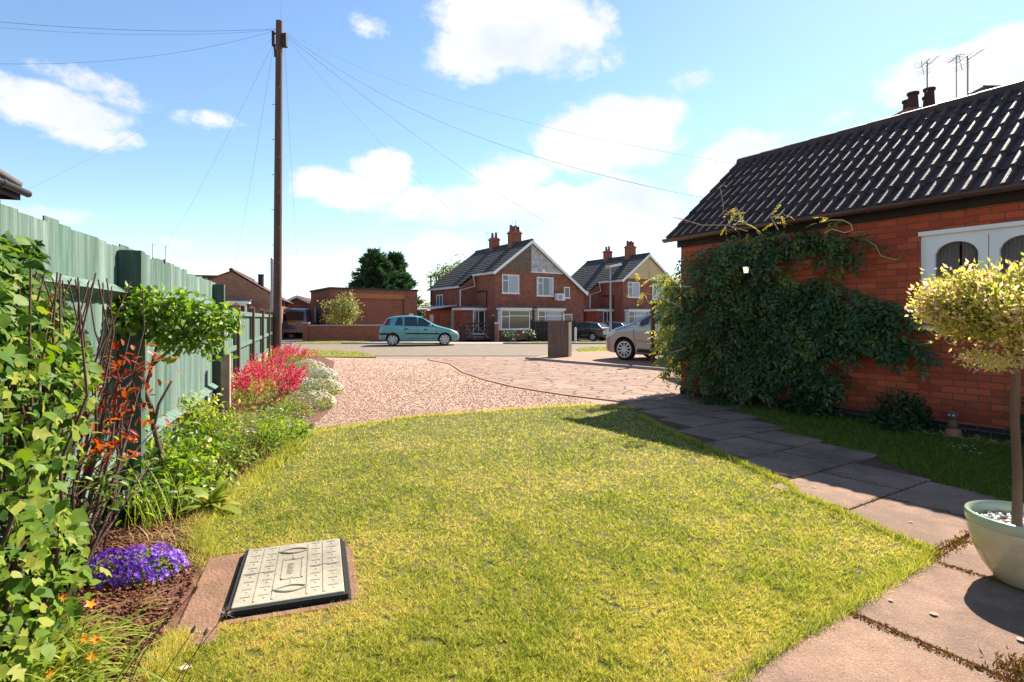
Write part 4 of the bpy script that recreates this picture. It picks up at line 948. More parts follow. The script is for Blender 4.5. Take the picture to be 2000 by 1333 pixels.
# roof and chimney far behind the tall fence
rh = thing('distant_house', 'distant house of which the small chimney clears the tall fence', 'house', (P(318, 600, 38).x, 38, 0), .2)
mb = MB(); mb.box2((-3, -3, -.1), (3, 3, 2.6)); mb.build('wall', MATS['brick_semi'], rh)
mb = MB(); mb.prism([(-3.3, -3.3, 2.55), (3.3, -3.3, 2.55), (0, -3.3, 4.95)], (0, 6.6, 0)); mb.build('roof', MATS['roof_grey'], rh)
mb = MB(); mb.box2((-.35, -.5, 4.3), (.35, .1, 5.16)); ch = mb.build('chimney', MATS['brick_red'], rh)
for x in (-.18, .18):
    mb = MB(); mb.lathe([(.1, 0), (.09, .18), (0, .18)], c=(x, -.2, 5.16), n=10); mb.build('chimney_pot', MATS['clay_pot'], ch)
for px, top, lab in ((298, 476, 'distant aerial above the tall fence, farther from the chimney'), (323, 481, 'distant aerial rising beside the small chimney behind the tall fence')):
    p = P(px, 520, 37.2); aerial((p.x, 37.2, 4.3), P(px, top, 37.2).z - 4.3, R(15), .6, lab, 0, 5, False, .022)
# neighbour's eaves above the near end of the fence
EC = P(35, 371, 8.6)
ne = thing('neighbour_house', 'dark eaves corner and gutter of a house looming over the tall fence', 'house', (EC.x, EC.y, 0), FROT)
zz = EC.z
mb = MB(); mb.box2((-9, SGN * -.55, -.1), (-.45, SGN * -7, zz - .12)); mb.build('wall', MATS['brick_semi'], ne)
mb = MB(); mb.box2((-9, 0, zz - .10), (0, SGN * -7, zz - .05)); mb.build('soffit', MATS['fascia'], ne)
mb = MB(); mb.box2((-9, SGN * .001, zz - .16), (.02, SGN * .024, zz - .02)); mb.box2((.001, SGN * .0, zz - .16), (.022, SGN * -7, zz - .02)); mb.build('fascia', MATS['black_wood'], ne)
rb = MB(); c0 = Vector((.05, SGN * .06, zz)); c1 = Vector((-9, SGN * .06, zz)); A_ = Vector((-2.6, SGN * -2.6, zz + 2.0)); B_ = Vector((-9, SGN * -2.6, zz + 2.0)); c2 = Vector((.05, SGN * -7, zz)); c3 = Vector((-2.6, SGN * -7, zz + 2.0))
rb.add([c0, c1, B_, A_, c2, c3], [(0, 1, 2, 3), (0, 3, 5, 4)]); rfo = rb.build('roof', MATS['roof_tile'], ne)
mb = MB(); mb.tube([c0 + Vector((-.05, SGN * -.05, .04)), A_ + Vector((0, 0, .04))], .09, 10); mb.build('ridge', MATS['roof_tile'], rfo)
mb = MB(); mb.tube([(-9, SGN * .09, zz - .04), (.09, SGN * .09, zz - .04)], .058, 10)
for x in (-.7, -1.6): mb.tube([(x - .05, SGN * .09, zz - .04), (x + .05, SGN * .09, zz - .04)], .066, 10)
mb.build('gutter', MATS['black_plastic'], ne)

# ------------------------------------------------------------------ street furniture and timber things
lp_ = thing('street_lamp', 'slim grey street lamp with small sideways head before the cream gable', 'street lamp', (P(1192, 623, 36).x, 36, gz(6.4, 36)))
zt = P(1192, 522, 36).z - gz(6.4, 36)
mb = MB(); mb.tube([(0, 0, 0), (0, 0, 1.2)], .085, 12); mb.tube([(0, 0, 1.2), (0, 0, zt)], [.055, .045], 12); mb.build('column', MATS['grey_metal'], lp_)
mb = MB(); mb.add([(-.12, -.12, zt - .05), (.75, -.10, zt + .12), (.75, .10, zt + .12), (-.12, .12, zt - .05), (-.05, -.1, zt + .09), (.7, -.06, zt + .25), (.7, .06, zt + .25), (-.05, .1, zt + .09)], [(3, 2, 1, 0), (4, 5, 6, 7), (0, 1, 5, 4), (1, 2, 6, 5), (2, 3, 7, 6), (3, 0, 4, 7)]); bevel(mb.build('lantern', MATS['white_dull'], lp_), .03)
mb = MB(); mb.box2((-.32, -.1, zt - .1), (-.125, .1, zt + .12)); mb.build('sensor_box', MATS['grey_metal'], lp_)
bo = thing('bollard', 'slim white bollard on the verge beside the black cars', 'bollard', (P(1124, 623, 30).x, 30, gz(3.4, 30)))
mb = MB(); mb.tube([(0, 0, 0), (0, 0, .75)], .06, 12); mb.lathe([(.06, .75), (.05, .8), (0, .82)], n=12); mb.build('shaft', MATS['white_dull'], bo)
# slatted timber screen on the kerb
Ys = 17.9; sc = thing('slatted_screen', 'weathered grey slatted timber bin screen standing on the drive kerb', 'screen', (P(1070, 623, Ys).x, Ys, 0), R(-4))
mb = MB(); n = 9; w = .64 / n
for i in range(n): mb.box((i * w + w / 2, random.uniform(-.004, .004), .60), (w - .0012, .025, 1.17 - .02 * (i / n) + random.uniform(-.012, .012)))
mb.build('front_slats', MATS['grey_wood'], sc)
mb = MB()
for i in range(6): mb.box((.665 + .035 * i * .55, .03 + i * w, .60), (.025, w - .0012, 1.14 + random.uniform(-.012, .012)), rz=-.25)
mb.build('side_slats', MATS['grey_wood'], sc)
mb = MB(); mb.box((.32, .03, .3), (.62, .03, .06)); mb.box((.32, .03, .95), (.62, .03, .06)); mb.box((.63, .06, .58), (.06, .06, 1.1)); mb.build('rail', MATS['grey_wood'], sc)
bx = P(1275, 623, 15.4); wp = thing('timber_post', 'reddish timber post standing in front of the grey people carrier', 'post', (bx.x, 15.4, 0), .2)
mb = MB(); mb.box((0, 0, .88), (.09, .09, 1.78)); mb.add([(-.05, -.05, 1.77), (.05, -.05, 1.77), (.05, .05, 1.77), (-.05, .05, 1.77), (0, 0, 1.82)], [(0, 1, 4), (1, 2, 4), (2, 3, 4), (3, 0, 4), (3, 2, 1, 0)]); mb.build('shaft', MATS['brown_wood'], wp)
# dark fence in front of the first pair
bf = thing('dark_fence', 'dark brown boarded fence in front of the split gable house', 'fence', (P(1040, 623, 37.5).x, 37.5, gz(1.4, 37.5)), R(6))
mb = MB(); n = 20; Lf = 2.95
for i in range(n): mb.box((i * Lf / n, (.012 if i % 2 else 0), .70), (Lf / n - .008, .02, 1.36 + .008 * (i % 3)))
mb.build('boards', MATS['black_wood'], bf)
mb = MB(); mb.box((Lf / 2, .03, 1.43), (Lf, .09, .04)); mb.build('capping', MATS['brown_wood'], bf)
for x in (-.1, Lf):
    mb = MB(); mb.box((x, .05, .75), (.1, .1, 1.5)); mb.build('post', MATS['black_wood'], bf)
# five-bar gate
gY = 34.6; gp0 = P(905, 623, gY); fg = thing('field_gate', 'dark five-bar timber gate with white braces and thick black post', 'gate', (gp0.x, gY, gz(-1, gY) - .02), R(4))
Lg = (958 - 905) * gY / F
mb = MB()
for z in (.22, .42, .64, .88, 1.14): mb.box((Lg / 2, 0, z), (Lg, .05, .085))
mb.box((.04, .003, .68), (.085, .06, 1.05)); mb.box((Lg - .04, .003, .7), (.085, .06, 1.15)); mb.build('bars', MATS['black_wood'], fg)
mb = MB(); mb.bar((.1, -.045, 1.12), (Lg * .42, -.045, .2), .03, .06); mb.bar((Lg * .46, -.045, 1.12), (Lg - .1, -.045, .2), .03, .06); mb.bar((.35, -.05, .3), (Lg * .55, -.05, 1.1), .03, .07); mb.build('brace', MATS['grey_wood'], fg)
for x, hh, w in ((-.14, 1.0, .16), (Lg + .16, 1.62, .24)):
    mb = MB(); mb.box((x, 0, hh / 2), (w, w, hh)); mb.add([(x - w * .55, -w * .55, hh), (x + w * .55, -w * .55, hh), (x + w * .55, w * .55, hh), (x - w * .55, w * .55, hh), (x, 0, hh + .08)], [(0, 1, 4), (1, 2, 4), (2, 3, 4), (3, 0, 4), (3, 2, 1, 0)]); mb.build('post', MATS['black_wood'], fg)
bp_ = thing('brick_pier', 'short brick pier with pale cap beside the thick black gate post', 'pier', (P(970, 623, 34.4).x, 34.4, gz(-.9, 34.4)))
mb = MB(); mb.box((0, 0, .55), (.24, .24, 1.15)); mb.build('brickwork', MATS['brick_semi'], bp_)
mb = MB(); mb.box((0, 0, 1.153), (.3, .3, .055)); mb.build('cap', MATS['white_dull'], bp_)
# low wall left of the gate
gw = thing('dark_wall', 'low dark brick wall running between the teal hatchback and the gate', 'wall', (P(845, 623, 36).x, 36, 0), R(5))
mb = MB(); mb.box2((.2, 0, -.6), (1.7, .22, .5)); mb.build('brickwork', MATS['brick_semi'], gw)
# planted pot by the fence
pp = thing('flower_tub', 'small tub of white and pink flowers at the foot of the dark fence', 'plant', (P(1035, 623, 36.4).x, 36.4, gz(1.2, 36.4)))
mb = MB(); mb.lathe([(.16, 0), (.22, .3), (.24, .3), (.24, .34), (.19, .34), (.18, .28), (0, .28)], n=14); mb.build('pot', MATS['black_plastic'], pp)

# ------------------------------------------------------------------ cars
def interp(tab, x):
    for (x0, y0), (x1, y1) in zip(tab[:-1], tab[1:]):
        if x <= x1: return y0 + (y1 - y0) * max(0, min(1, (x - x0) / (x1 - x0 + 1e-9)))
    return tab[-1][1]
def car(name, label, cat, loc, rz, L_, hw, top, bot, plan, belt, wheels, paint, wins, screens, tum=.22, rad=.09, wr=.3, spokes=6, extras=None, group=None, trimz=None, rim_w=.72):
    """body lofted along its length; local x forwards, windows laid over its skin"""
    root = thing(name, label, cat, loc, rz, group)
    roofz = max(z for _, z in top)
    def tz(x): return interp(top, x)
    def side(x, z):
        w = hw * interp(plan, x); t = tz(x); zb = interp(bot, x)
        if z <= belt: y = w * (1 - .09 * max(0, (belt - .12 - z) / (belt - zb + 1e-6)) ** 2 - .012 * max(0, (z - belt + .12) / .12))
        else: y = w * .988 * (1 - tum * ((z - belt) / (roofz - belt)) ** 1.15)
        r = min(rad, (t - zb) * .4)
        if z > t - r: y -= r * (1 - math.sqrt(max(0, 1 - ((z - t + r) / r) ** 2)))
        return max(y, .02)
    N = 56; xs_ = [L_ * .5 * (1 - math.cos(math.pi * i / N)) for i in range(N + 1)]
    xs_ = sorted(set([round(.35 * L_ * i / N + .65 * x * 1.0, 4) if 0 else round(x * .5 + L_ * i / N * .5, 4) for i, x in enumerate(xs_)]))
    ns = 11; vs = []; k = None
    for x in xs_:
        t = tz(x); zb = interp(bot, x); r = min(rad, (t - zb) * .4); ring = [(0, zb)]
        ring.append((side(x, zb + .02) * .85, zb))
        zsl = [zb + .03 + (t - r - zb - .03) * j / ns for j in range(ns + 1)]
        ring += [(side(x, z), z) for z in zsl]
        for a in (25, 50, 72, 86): z = t - r + r * math.sin(R(a)); ring.append((side(x, z), z))
        yt = ring[-1][0]
        ring.append((yt * .55, t + .012)); ring.append((0, t + .02))
        full = [(x, -y, z) for y, z in ring] + [(x, y, z) for y, z in reversed(ring[1:-1])]
        k = len(full); vs += [(L_ / 2 - px, y, z) for px, y, z in full]
    fs = [(i * k + j, i * k + (j + 1) % k, (i + 1) * k + (j + 1) % k, (i + 1) * k + j) for i in range(len(xs_) - 1) for j in range(k)]
    mb = MB(); mb.add(vs, fs, True); mb.add(vs[:k], [tuple(range(k))]); mb.add(vs[-k:], [tuple(reversed(range(k)))])
    me = mb.mesh('body', 38); bm = bmesh.new(); bm.from_mesh(me); bmesh.ops.remove_doubles(bm, verts=bm.verts, dist=1e-5); bmesh.ops.recalc_face_normals(bm, faces=bm.faces); bm.to_mesh(me); bm.free()
    body = link('body', me, [MATS[paint], MATS['rubber']], root)
    cut = MB()
    for wx in wheels:
        for s in (-1, 1): cut.lathe([(0, -.17), (wr * 1.17, -.17), (wr * 1.17, .17), (0, .17)], c=(L_ / 2 - wx, s * (hw - .10), wr * 1.02), n=32, axis='Y')
    cme = cut.mesh('cut'); bmm = bmesh.new(); bmm.from_mesh(cme); bmesh.ops.remove_doubles(bmm, verts=bmm.verts, dist=1e-5); bmesh.ops.recalc_face_normals(bmm, faces=bmm.faces); bmm.to_mesh(cme); bmm.free()
    for p in cme.polygons: p.material_index = 0
    cme.materials.append(MATS['rubber'])
    co_ = bpy.data.objects.new('cut', cme); COL.objects.link(co_)
    bo_ = body.modifiers.new('arches', 'BOOLEAN'); bo_.operation = 'DIFFERENCE'; bo_.solver = 'EXACT'; bo_.object = co_; bo_.material_mode = 'TRANSFER'
    co_.parent = root; bpy.context.view_layer.update()
    dg = bpy.context.evaluated_depsgraph_get(); nm = bpy.data.meshes.new_from_object(body.evaluated_get(dg)); body.modifiers.clear()
    body.data = nm; bpy.data.objects.remove(co_)
    nm.set_sharp_from_angle(angle=R(38))
    # glass over the skin
    def skin(poly, s, off, n=10):
        """cover the side polygon (x,z) with a grid clipped in x"""
        m2 = MB(); xa = min(p[0] for p in poly); xb = max(p[0] for p in poly)
        def zr_(x):
            zs = []
            for (ax, az), (bx2, bz) in zip(poly, poly[1:] + poly[:1]):
                if (ax - x) * (bx2 - x) <= 0 and abs(ax - bx2) > 1e-9: zs.append(az + (bz - az) * (x - ax) / (bx2 - ax))
            return min(zs), max(zs)
        g = []
        for i in range(n + 1):
            x = xa + (xb - xa) * (i / n * .9998 + .0001); z0, z1 = zr_(x)
            g.append([(L_ / 2 - x, s * (side(x, z0 + (z1 - z0) * j / 5) + off), z0 + (z1 - z0) * j / 5) for j in range(6)])
        m2.add([p for c in g for p in c], [(i * 6 + j, i * 6 + j + 1, (i + 1) * 6 + j + 1, (i + 1) * 6 + j) for i in range(n) for j in range(5)], True)
        return m2
    for s in (-1, 1):
        for w in wins:
            o = skin(w, s, .010).build('side_window', MATS['glass'], root); fr = skin([(px + (px - sum(q[0] for q in w) / len(w)) * .07, pz + (pz - sum(q[1] for q in w) / len(w)) * .12) for px, pz in w], s, .005).build('window_seal', MATS['black_plastic'], o)
    for nm_, xa, xb, wf0, wf1 in screens:
        m2 = MB(); g = []
        for i in range(9):
            x = xa + (xb - xa) * i / 8; t = tz(x); yy = side(x, t - .02) * (wf0 + (wf1 - wf0) * i / 8)
            dx = (tz(x + .02) - tz(x - .02)) / .04; nl = math.hypot(dx, 1); ox, oz = -dx / nl * .012, 1 / nl * .012
            g.append([(L_ / 2 - (x + ox), yy * (j / 4 - 1), t + .018 * (1 - abs(j / 4 - 1) ** 2) + oz + .003) for j in range(9)])
        m2.add([p for c in g for p in c], [(i * 9 + j, i * 9 + j + 1, (i + 1) * 9 + j + 1, (i + 1) * 9 + j) for i in range(8) for j in range(8)], True)
        m2.build(nm_, MATS['glass'], root)
    # wheels
    for wx in wheels:
        for s in (-1, 1):
            wh = MB(); yc = s * (hw * .965 - .10)
            wh.lathe([(wr * rim_w, -.1), (wr * .93, -.1), (wr, -.075), (wr, .075), (wr * .93, .1), (wr * rim_w, .1)], c=(L_ / 2 - wx, yc, wr), n=36, axis='Y'); wo = wh.build('wheel', MATS['rubber'], root)
            rm = MB(); yo = yc + s * .085; R0 = wr * rim_w
            rm.lathe([(R0 * 1.0, -.012), (R0 * 1.0, .012), (R0 * .86, .012), (R0 * .86, -.012)], c=(L_ / 2 - wx, yo, wr), n=32, axis='Y')
            for q in range(spokes):
                a = 2 * math.pi * q / spokes + .3; d = Vector((math.cos(a), 0, math.sin(a))); c_ = Vector((L_ / 2 - wx, yo, wr))
                rm.bar(c_ + d * R0 * .12, c_ + d * R0 * .92, .022, R0 * (.34 if spokes < 8 else .2), up=(0, 1, 0)) if 0 else rm.bar(c_ + d * R0 * .12, c_ + d * R0 * .92, R0 * (.42 if spokes < 8 else .17), .02, up=(0, 1, 0))
            rm.lathe([(0, -.016), (R0 * .26, -.016), (R0 * .26, .016), (0, .016)], c=(L_ / 2 - wx, yo, wr), n=16, axis='Y'); rm.build('rim', MATS['rim_silver'], wo)
            bk = MB(); bk.lathe([(0, -.01), (R0, -.01), (R0, .01), (0, .01)], c=(L_ / 2 - wx, yc + s * .02, wr), n=24, axis='Y'); bk.build('brake_disc', MATS['black_metal'], wo)
    def strip(pts, wd, s, off=.006):
        m2 = MB()
        for (ax, az), (bx2, bz) in zip(pts[:-1], pts[1:]):
            n = 6
            for i in range(n):
                p = [(ax + (bx2 - ax) * (i + e) / n, az + (bz - az) * (i + e) / n) for e in (0, 1)]
                d = Vector((bx2 - ax, bz - az)).normalized(); nx_, nz_ = -d.y * wd / 2, d.x * wd / 2
                q = [(p[0][0] + nx_, p[0][1] + nz_), (p[1][0] + nx_, p[1][1] + nz_), (p[1][0] - nx_, p[1][1] - nz_), (p[0][0] - nx_, p[0][1] - nz_)]
                m2.add([(L_ / 2 - x, s * (side(x, z) + off), z) for x, z in q], [(0, 1, 2, 3)])
        return m2
    if extras: extras(root, side, tz, strip, skin, L_)
    return root
def mirrors(root, x, z, hw, L_, mat):
    for s in (-1, 1):
        m = MB(); m.add([(L_ / 2 - x + dx, s * (hw + dy), z + dz) for dx, dy, dz in ((.0, -.03, 0), (.10, .05, .0), (.08, .17, .02), (-.04, .17, .02), (.0, -.03, .09), (.09, .05, .13), (.07, .16, .13), (-.04, .16, .13))], [(3, 2, 1, 0), (4, 5, 6, 7), (0, 1, 5, 4), (1, 2, 6, 5), (2, 3, 7, 6), (3, 0, 4, 7)])
        bevel(m.build('wing_mirror', MATS[mat], root), .02)
def handles(root, strip, pts, mat):
    for s in (-1, 1):
        for x, z in pts: strip([(x, z), (x + .17, z + .008)], .055, s, .016).build('door_handle', MATS[mat], root)
def seams(root, strip, lines):
    for s in (-1, 1):
        m = MB()
        for l in lines:
            q = strip(l, .012, s, .004); n = len(m.v); m.v += q.v; m.f += [[i + n for i in f] for f in q.f]; m.mi += q.mi; m.sm += q.sm
        m.build('door_seam', MATS['rubber'], root)
def plate(root, x, z, L_, mat, w=.52, front=False):
    m = MB(); m.box((L_ / 2 - x, 0, z), (.014, w, .11)); m.build('number_plate', MATS[mat], root)
# teal hatchback
PLAN = [(0, .70), (.06, .80), (.2, .90), (.5, .97), (1.0, 1), (2.9, 1), (3.4, .965), (3.7, .92), (3.78, .88), (3.82, .80)]
def ex_teal(root, side, tz, strip, skin, L_):
    mirrors(root, 1.42, .90, .80, L_, 'paint_teal'); handles(root, strip, [(2.42, .79), (1.52, .755)], 'black_plastic')
    for s in (-1, 1):
        strip([(2.55, .575), (.95, .555)], .06, s, .012).build('rubbing_strip', MATS['black_plastic'], root)
        skin([(3.28, .98), (3.36, .98), (3.44, .96), (3.56, .96), (3.40, 1.28), (3.27, 1.29)], s, .014).build('tail_lamp', MATS['lamp_red'], root)
        skin([(.05, .54), (.1, .52), (.42, .58), (.46, .66), (.3, .70), (.12, .62)], s, .012).build('headlight', MATS['lamp_clear'], root)
        strip([(2.98, .50), (3.42, .56), (3.80, .55)], .09, s, .010).build('bumper_strip', MATS['black_plastic'], root)
        strip([(3.05, .80), (3.12, .80)], .12, s, .003).build('filler_cap', MATS['paint_teal'], root)
    seams(root, strip, [[(2.63, .40), (2.60, .95), (2.56, 1.34)], [(1.98, .33), (1.98, .95), (1.93, 1.36)], [(1.10, .36), (1.08, .9)], [(1.10, .34), (2.50, .34)]])
    plate(root, L_ + .006, .50, L_, 'plate_yellow', .5)
    m = MB(); m.box((L_ / 2 - .01, 0, .33), (.05, 1.0, .12)); m.build('grille', MATS['black_plastic'], root)
    m = MB(); m.tube([(L_ / 2 - 2.95, .4, tz(2.95)), (L_ / 2 - 3.15, .42, tz(2.95) + .2)], .006, 5); m.build('aerial', MATS['black_plastic'], root)
car('teal_hatchback', 'teal five-door hatchback parked at the far kerb before the garage wall', 'car', (P(818, 623, 27.0).x, 27.25, 0), R(8), 3.82, .82,
    [(0, .50), (.04, .58), (.15, .66), (.40, .77), (.80, .87), (1.02, .93), (1.16, .985), (1.40, 1.14), (1.62, 1.27), (1.80, 1.35), (2.05, 1.405), (2.4, 1.43), (2.8, 1.42), (3.15, 1.385), (3.36, 1.33), (3.46, 1.26), (3.58, 1.08), (3.68, .93), (3.76, .86), (3.80, .70), (3.82, .55)],
    [(0, .30), (.2, .22), (.6, .19), (3.2, .19), (3.6, .25), (3.82, .33)], PLAN, .92, (.70, 3.16), 'paint_teal',
    [[(2.00, .955), (2.58, .965), (2.58, 1.33), (2.06, 1.355)], [(1.22, .945), (1.93, .95), (1.93, 1.355), (1.78, 1.31), (1.40, 1.08)], [(2.70, .975), (3.05, .99), (2.92, 1.31), (2.72, 1.325)]],
    [('windscreen', 1.20, 1.80, .95, .93), ('rear_window', 3.38, 3.66, .82, .86)], rad=.10, wr=.285, spokes=7, extras=ex_teal, rim_w=.80)
# grey people carrier
def ex_mpv(root, side, tz, strip, skin, L_):
    mirrors(root, 1.45, 1.02, .86, L_, 'paint_grey'); handles(root, strip, [(2.10, .93), (3.05, .96)], 'rim_silver')
    for s in (-1, 1):
        skin([(.06, .66), (.12, .62), (.42, .74), (.62, .86), (.5, .90), (.22, .82)], s, .012).build('headlight', MATS['lamp_clear'], root)
        strip([(1.30, .30), (3.0, .28)], .09, s, .008).build('sill_strip', MATS['black_plastic'], root)
        strip([(.95, .99), (1.15, 1.02), (3.9, 1.06)], .022, s, .008).build('belt_trim', MATS['rim_silver'], root)
    seams(root, strip, [[(1.25, .42), (1.18, .95)], [(2.30, .36), (2.35, 1.0), (2.30, 1.5)], [(1.3, .36), (3.1, .35)], [(1.3, .62), (1.9, .5), (3.0, .55)]])
    plate(root, -.006, .42, L_, 'plate_white')
    m = MB(); m.box((L_ / 2 - .015, 0, .5), (.05, .9, .16)); m.build('grille', MATS['black_plastic'], root)
MPLAN = [(0, .58), (.05, .70), (.15, .82), (.35, .92), (.7, .985), (1.2, 1), (3.6, 1), (4.0, .95), (4.2, .88), (4.29, .8)]
mloc = P(1220, 623, 16.4); dirm = Vector((-.73, .68)).normalized(); ctr = Vector((mloc.x, 16.5)) - dirm * (4.29 / 2 - .85) + Vector((dirm.y, -dirm.x)) * .84
car('grey_people_carrier', 'grey people carrier half hidden behind the climber on the pink forecourt', 'car', (ctr.x, ctr.y, .04), math.atan2(dirm.y, dirm.x), 4.29, .87,
    [(0, .60), (.04, .70), (.15, .80), (.40, .92), (.75, 1.02), (1.0, 1.10), (1.3, 1.25), (1.6, 1.40), (1.9, 1.52), (2.3, 1.60), (2.8, 1.63), (3.4, 1.61), (3.9, 1.54), (4.05, 1.40), (4.18, 1.1), (4.25, .95), (4.29, .6)],
    [(0, .28), (.25, .2), (.7, .18), (3.6, .18), (4.0, .26), (4.29, .34)], MPLAN, 1.02, (.85, 3.46), 'paint_grey',
    [[(1.75, 1.10), (2.28, 1.11), (2.25, 1.52), (2.05, 1.48), (1.82, 1.36)], [(1.25, 1.07), (1.68, 1.09), (1.70, 1.33), (1.55, 1.25)], [(2.40, 1.11), (3.15, 1.13), (3.10, 1.53), (2.38, 1.55)], [(3.25, 1.14), (3.8, 1.18), (3.6, 1.48), (3.22, 1.52)]],
    [('windscreen', 1.02, 1.85, .93, .9), ('rear_window', 3.98, 4.16, .8, .82)], tum=.24, rad=.12, wr=.325, spokes=10, extras=ex_mpv, rim_w=.76)
# two dark cars on the far forecourt
def ex_dark(root, side, tz, strip, skin, L_):
    mirrors(root, 1.35, 1.0, .84, L_, 'paint_black')
    for s in (-1, 1):
        skin([(3.62, .82), (3.9, .86), (4.08, .86), (4.06, .98), (3.8, 1.0)], s, .014).build('tail_lamp', MATS['lamp_red'], root)
    plate(root, L_ + .008, .86, L_, 'plate_yellow')
    m = MB()
    for s in (-1, 1): m.box((L_ / 2 - L_ - .0, s * .58, .92), (.05, .26, .13))
    m.build('rear_lamp', MATS['lamp_red'], root)
    m = MB(); m.box((-L_ / 2 - .01, 0, .42), (.06, 1.45, .16)); m.build('bumper', MATS['black_plastic'], root)
    seams(root, strip, [[(2.9, .45), (2.85, 1.0)], [(2.0, .4), (2.0, 1.0)], [(1.15, .4), (1.12, .95)]])
DTOP = [(0, .62), (.05, .74), (.4, .88), (.95, 1.0), (1.15, 1.06), (1.6, 1.34), (1.9, 1.44), (2.3, 1.49), (3.0, 1.47), (3.5, 1.42), (3.68, 1.36), (3.9, 1.16), (4.02, 1.05), (4.1, .98), (4.14, .7)]
DPLAN = [(0, .66), (.06, .8), (.25, .92), (.6, .98), (1.0, 1), (3.2, 1), (3.8, .95), (4.05, .90), (4.14, .84)]
for i, (px, Y, lab, pt, rz) in enumerate(((1146, 44.2, 'black hatchback parked nearest the dark fence, seen from behind', 'paint_black', 142), (1192, 46.5, 'dark blue car parked between the black hatchback and the lamp column', 'paint_navy', 142))):
    p = P(px, 623, Y)
    car('parked_car', lab, 'car', (p.x - .2, Y, gz(p.x, Y)), R(rz), 4.14, .88, DTOP, [(0, .32), (.3, .22), (3.6, .22), (4.14, .36)], DPLAN, 1.0, (.78, 3.3), pt,
        [[(2.15, 1.06), (2.9, 1.07), (2.85, 1.4), (2.2, 1.42)], [(1.3, 1.05), (2.08, 1.06), (2.08, 1.42), (1.9, 1.39), (1.55, 1.22)], [(3.0, 1.08), (3.45, 1.12), (3.2, 1.37), (2.97, 1.39)]],
        [('windscreen', 1.2, 1.85, .94, .92), ('rear_window', 3.66, 4.0, .84, .9)], rad=.12, wr=.32, spokes=5, extras=ex_dark, group='dark cars on the far forecourt')
p = P(1250, 623, 47.5)
car('parked_car', 'dark car whose silver roof edge shows behind the people carrier', 'car', (p.x + .6, 47.5, gz(p.x, 47)), R(150), 4.14, .88, DTOP, [(0, .32), (.3, .22), (3.6, .22), (4.14, .36)], DPLAN, 1.0, (.78, 3.3), 'paint_navy',
    [[(2.15, 1.06), (2.9, 1.07), (2.85, 1.4), (2.2, 1.42)], [(1.3, 1.05), (2.08, 1.06), (2.08, 1.42), (1.9, 1.39), (1.55, 1.22)]], [('windscreen', 1.2, 1.85, .94, .92), ('rear_window', 3.66, 4.0, .84, .9)], rad=.12, wr=.32, spokes=5, extras=ex_dark, group='dark cars on the far forecourt')
# van
def ex_van(root, side, tz, strip, skin, L_):
    mirrors(root, 1.2, 1.15, .95, L_, 'black_plastic'); plate(root, L_ + .008, .98, L_, 'plate_yellow')
    for s in (-1, 1):
        skin([(4.66, .95), (4.70, .94), (4.86, .94), (4.86, 1.30), (4.72, 1.30)], s, .014).build('tail_lamp', MATS['lamp_red'], root)
    m = MB(); m.box((-L_ / 2 - .012, 0, 1.46), (.03, 1.42, .58)); m.build('rear_window', MATS['glass_dark'], root)
    m = MB(); m.box((-L_ / 2 - .03, .52, 1.66), (.006, .2, .1)); m.build('sticker', MATS['plate_white'], root)
    m = MB(); m.box((-L_ / 2 - .03, 0, .48), (.08, 1.7, .2)); bevel(m.build('bumper', MATS['grey_metal'], root), .02)
    m = MB(); m.box((-L_ / 2 - .02, 0, 1.07), (.02, .5, .03)); m.build('door_handle', MATS['black_plastic'], root)
    m = MB(); m.box((-L_ / 2 + .1, 0, 1.955), (.06, 1.2, .05)); m.build('roof_spoiler', MATS['paint_van'], root)
p = P(569, 623, 36.5)
car('grey_van', 'blue-grey people van parked tail-on beside the telegraph pole', 'van', (p.x, 36.5 + 1.8, 0), R(97), 4.89, .95,
    [(0, .75), (.05, .9), (.35, 1.05), (.8, 1.16), (1.0, 1.22), (1.5, 1.62), (1.8, 1.83), (2.1, 1.92), (3.0, 1.95), (4.5, 1.93), (4.76, 1.88), (4.83, 1.5), (4.87, 1.0), (4.89, .7)],
    [(0, .35), (.3, .25), (4.4, .28), (4.89, .4)], [(0, .7), (.08, .85), (.4, .96), (1, 1), (4.3, 1), (4.7, .97), (4.85, .94), (4.89, .92)], 1.22, (.9, 3.9), 'paint_van',
    [[(1.4, 1.26), (2.1, 1.28), (2.1, 1.76), (1.8, 1.70)], [(2.25, 1.28), (3.3, 1.28), (3.3, 1.76), (2.25, 1.78)], [(3.45, 1.28), (4.55, 1.28), (4.5, 1.72), (3.45, 1.76)]],
    [('windscreen', 1.05, 1.8, .94, .92)], tum=.13, rad=.1, wr=.33, spokes=5, extras=ex_van)
# ------------------------------------------------------------------ foliage materials
leafmat('leaf_grass', [(0, (.08, .13, .02)), (.25, (.26, .30, .045)), (.5, (.50, .455, .095)), (.75, (.65, .50, .18)), (1, (.68, .45, .26))], .46, .6, .2)
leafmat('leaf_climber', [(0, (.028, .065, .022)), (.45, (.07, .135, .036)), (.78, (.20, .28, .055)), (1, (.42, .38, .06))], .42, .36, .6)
leafmat('leaf_fresh', [(0, (.30, .30, .04)), (1, (.46, .36, .10))], .5)
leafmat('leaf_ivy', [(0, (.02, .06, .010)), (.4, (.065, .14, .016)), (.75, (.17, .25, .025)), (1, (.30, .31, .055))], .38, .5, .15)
leafmat('leaf_rose', [(0, (.05, .12, .018)), (.5, (.15, .25, .03)), (1, (.34, .38, .06))], .48)
leafmat('leaf_red', [(0, (.16, .018, .012)), (.5, (.36, .05, .02)), (1, (.45, .15, .035))], .4)
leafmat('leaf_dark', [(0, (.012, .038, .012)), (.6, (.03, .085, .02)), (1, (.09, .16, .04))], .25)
leafmat('leaf_lush', [(0, (.09, .165, .022)), (.6, (.22, .29, .035)), (1, (.42, .40, .07))], .45)
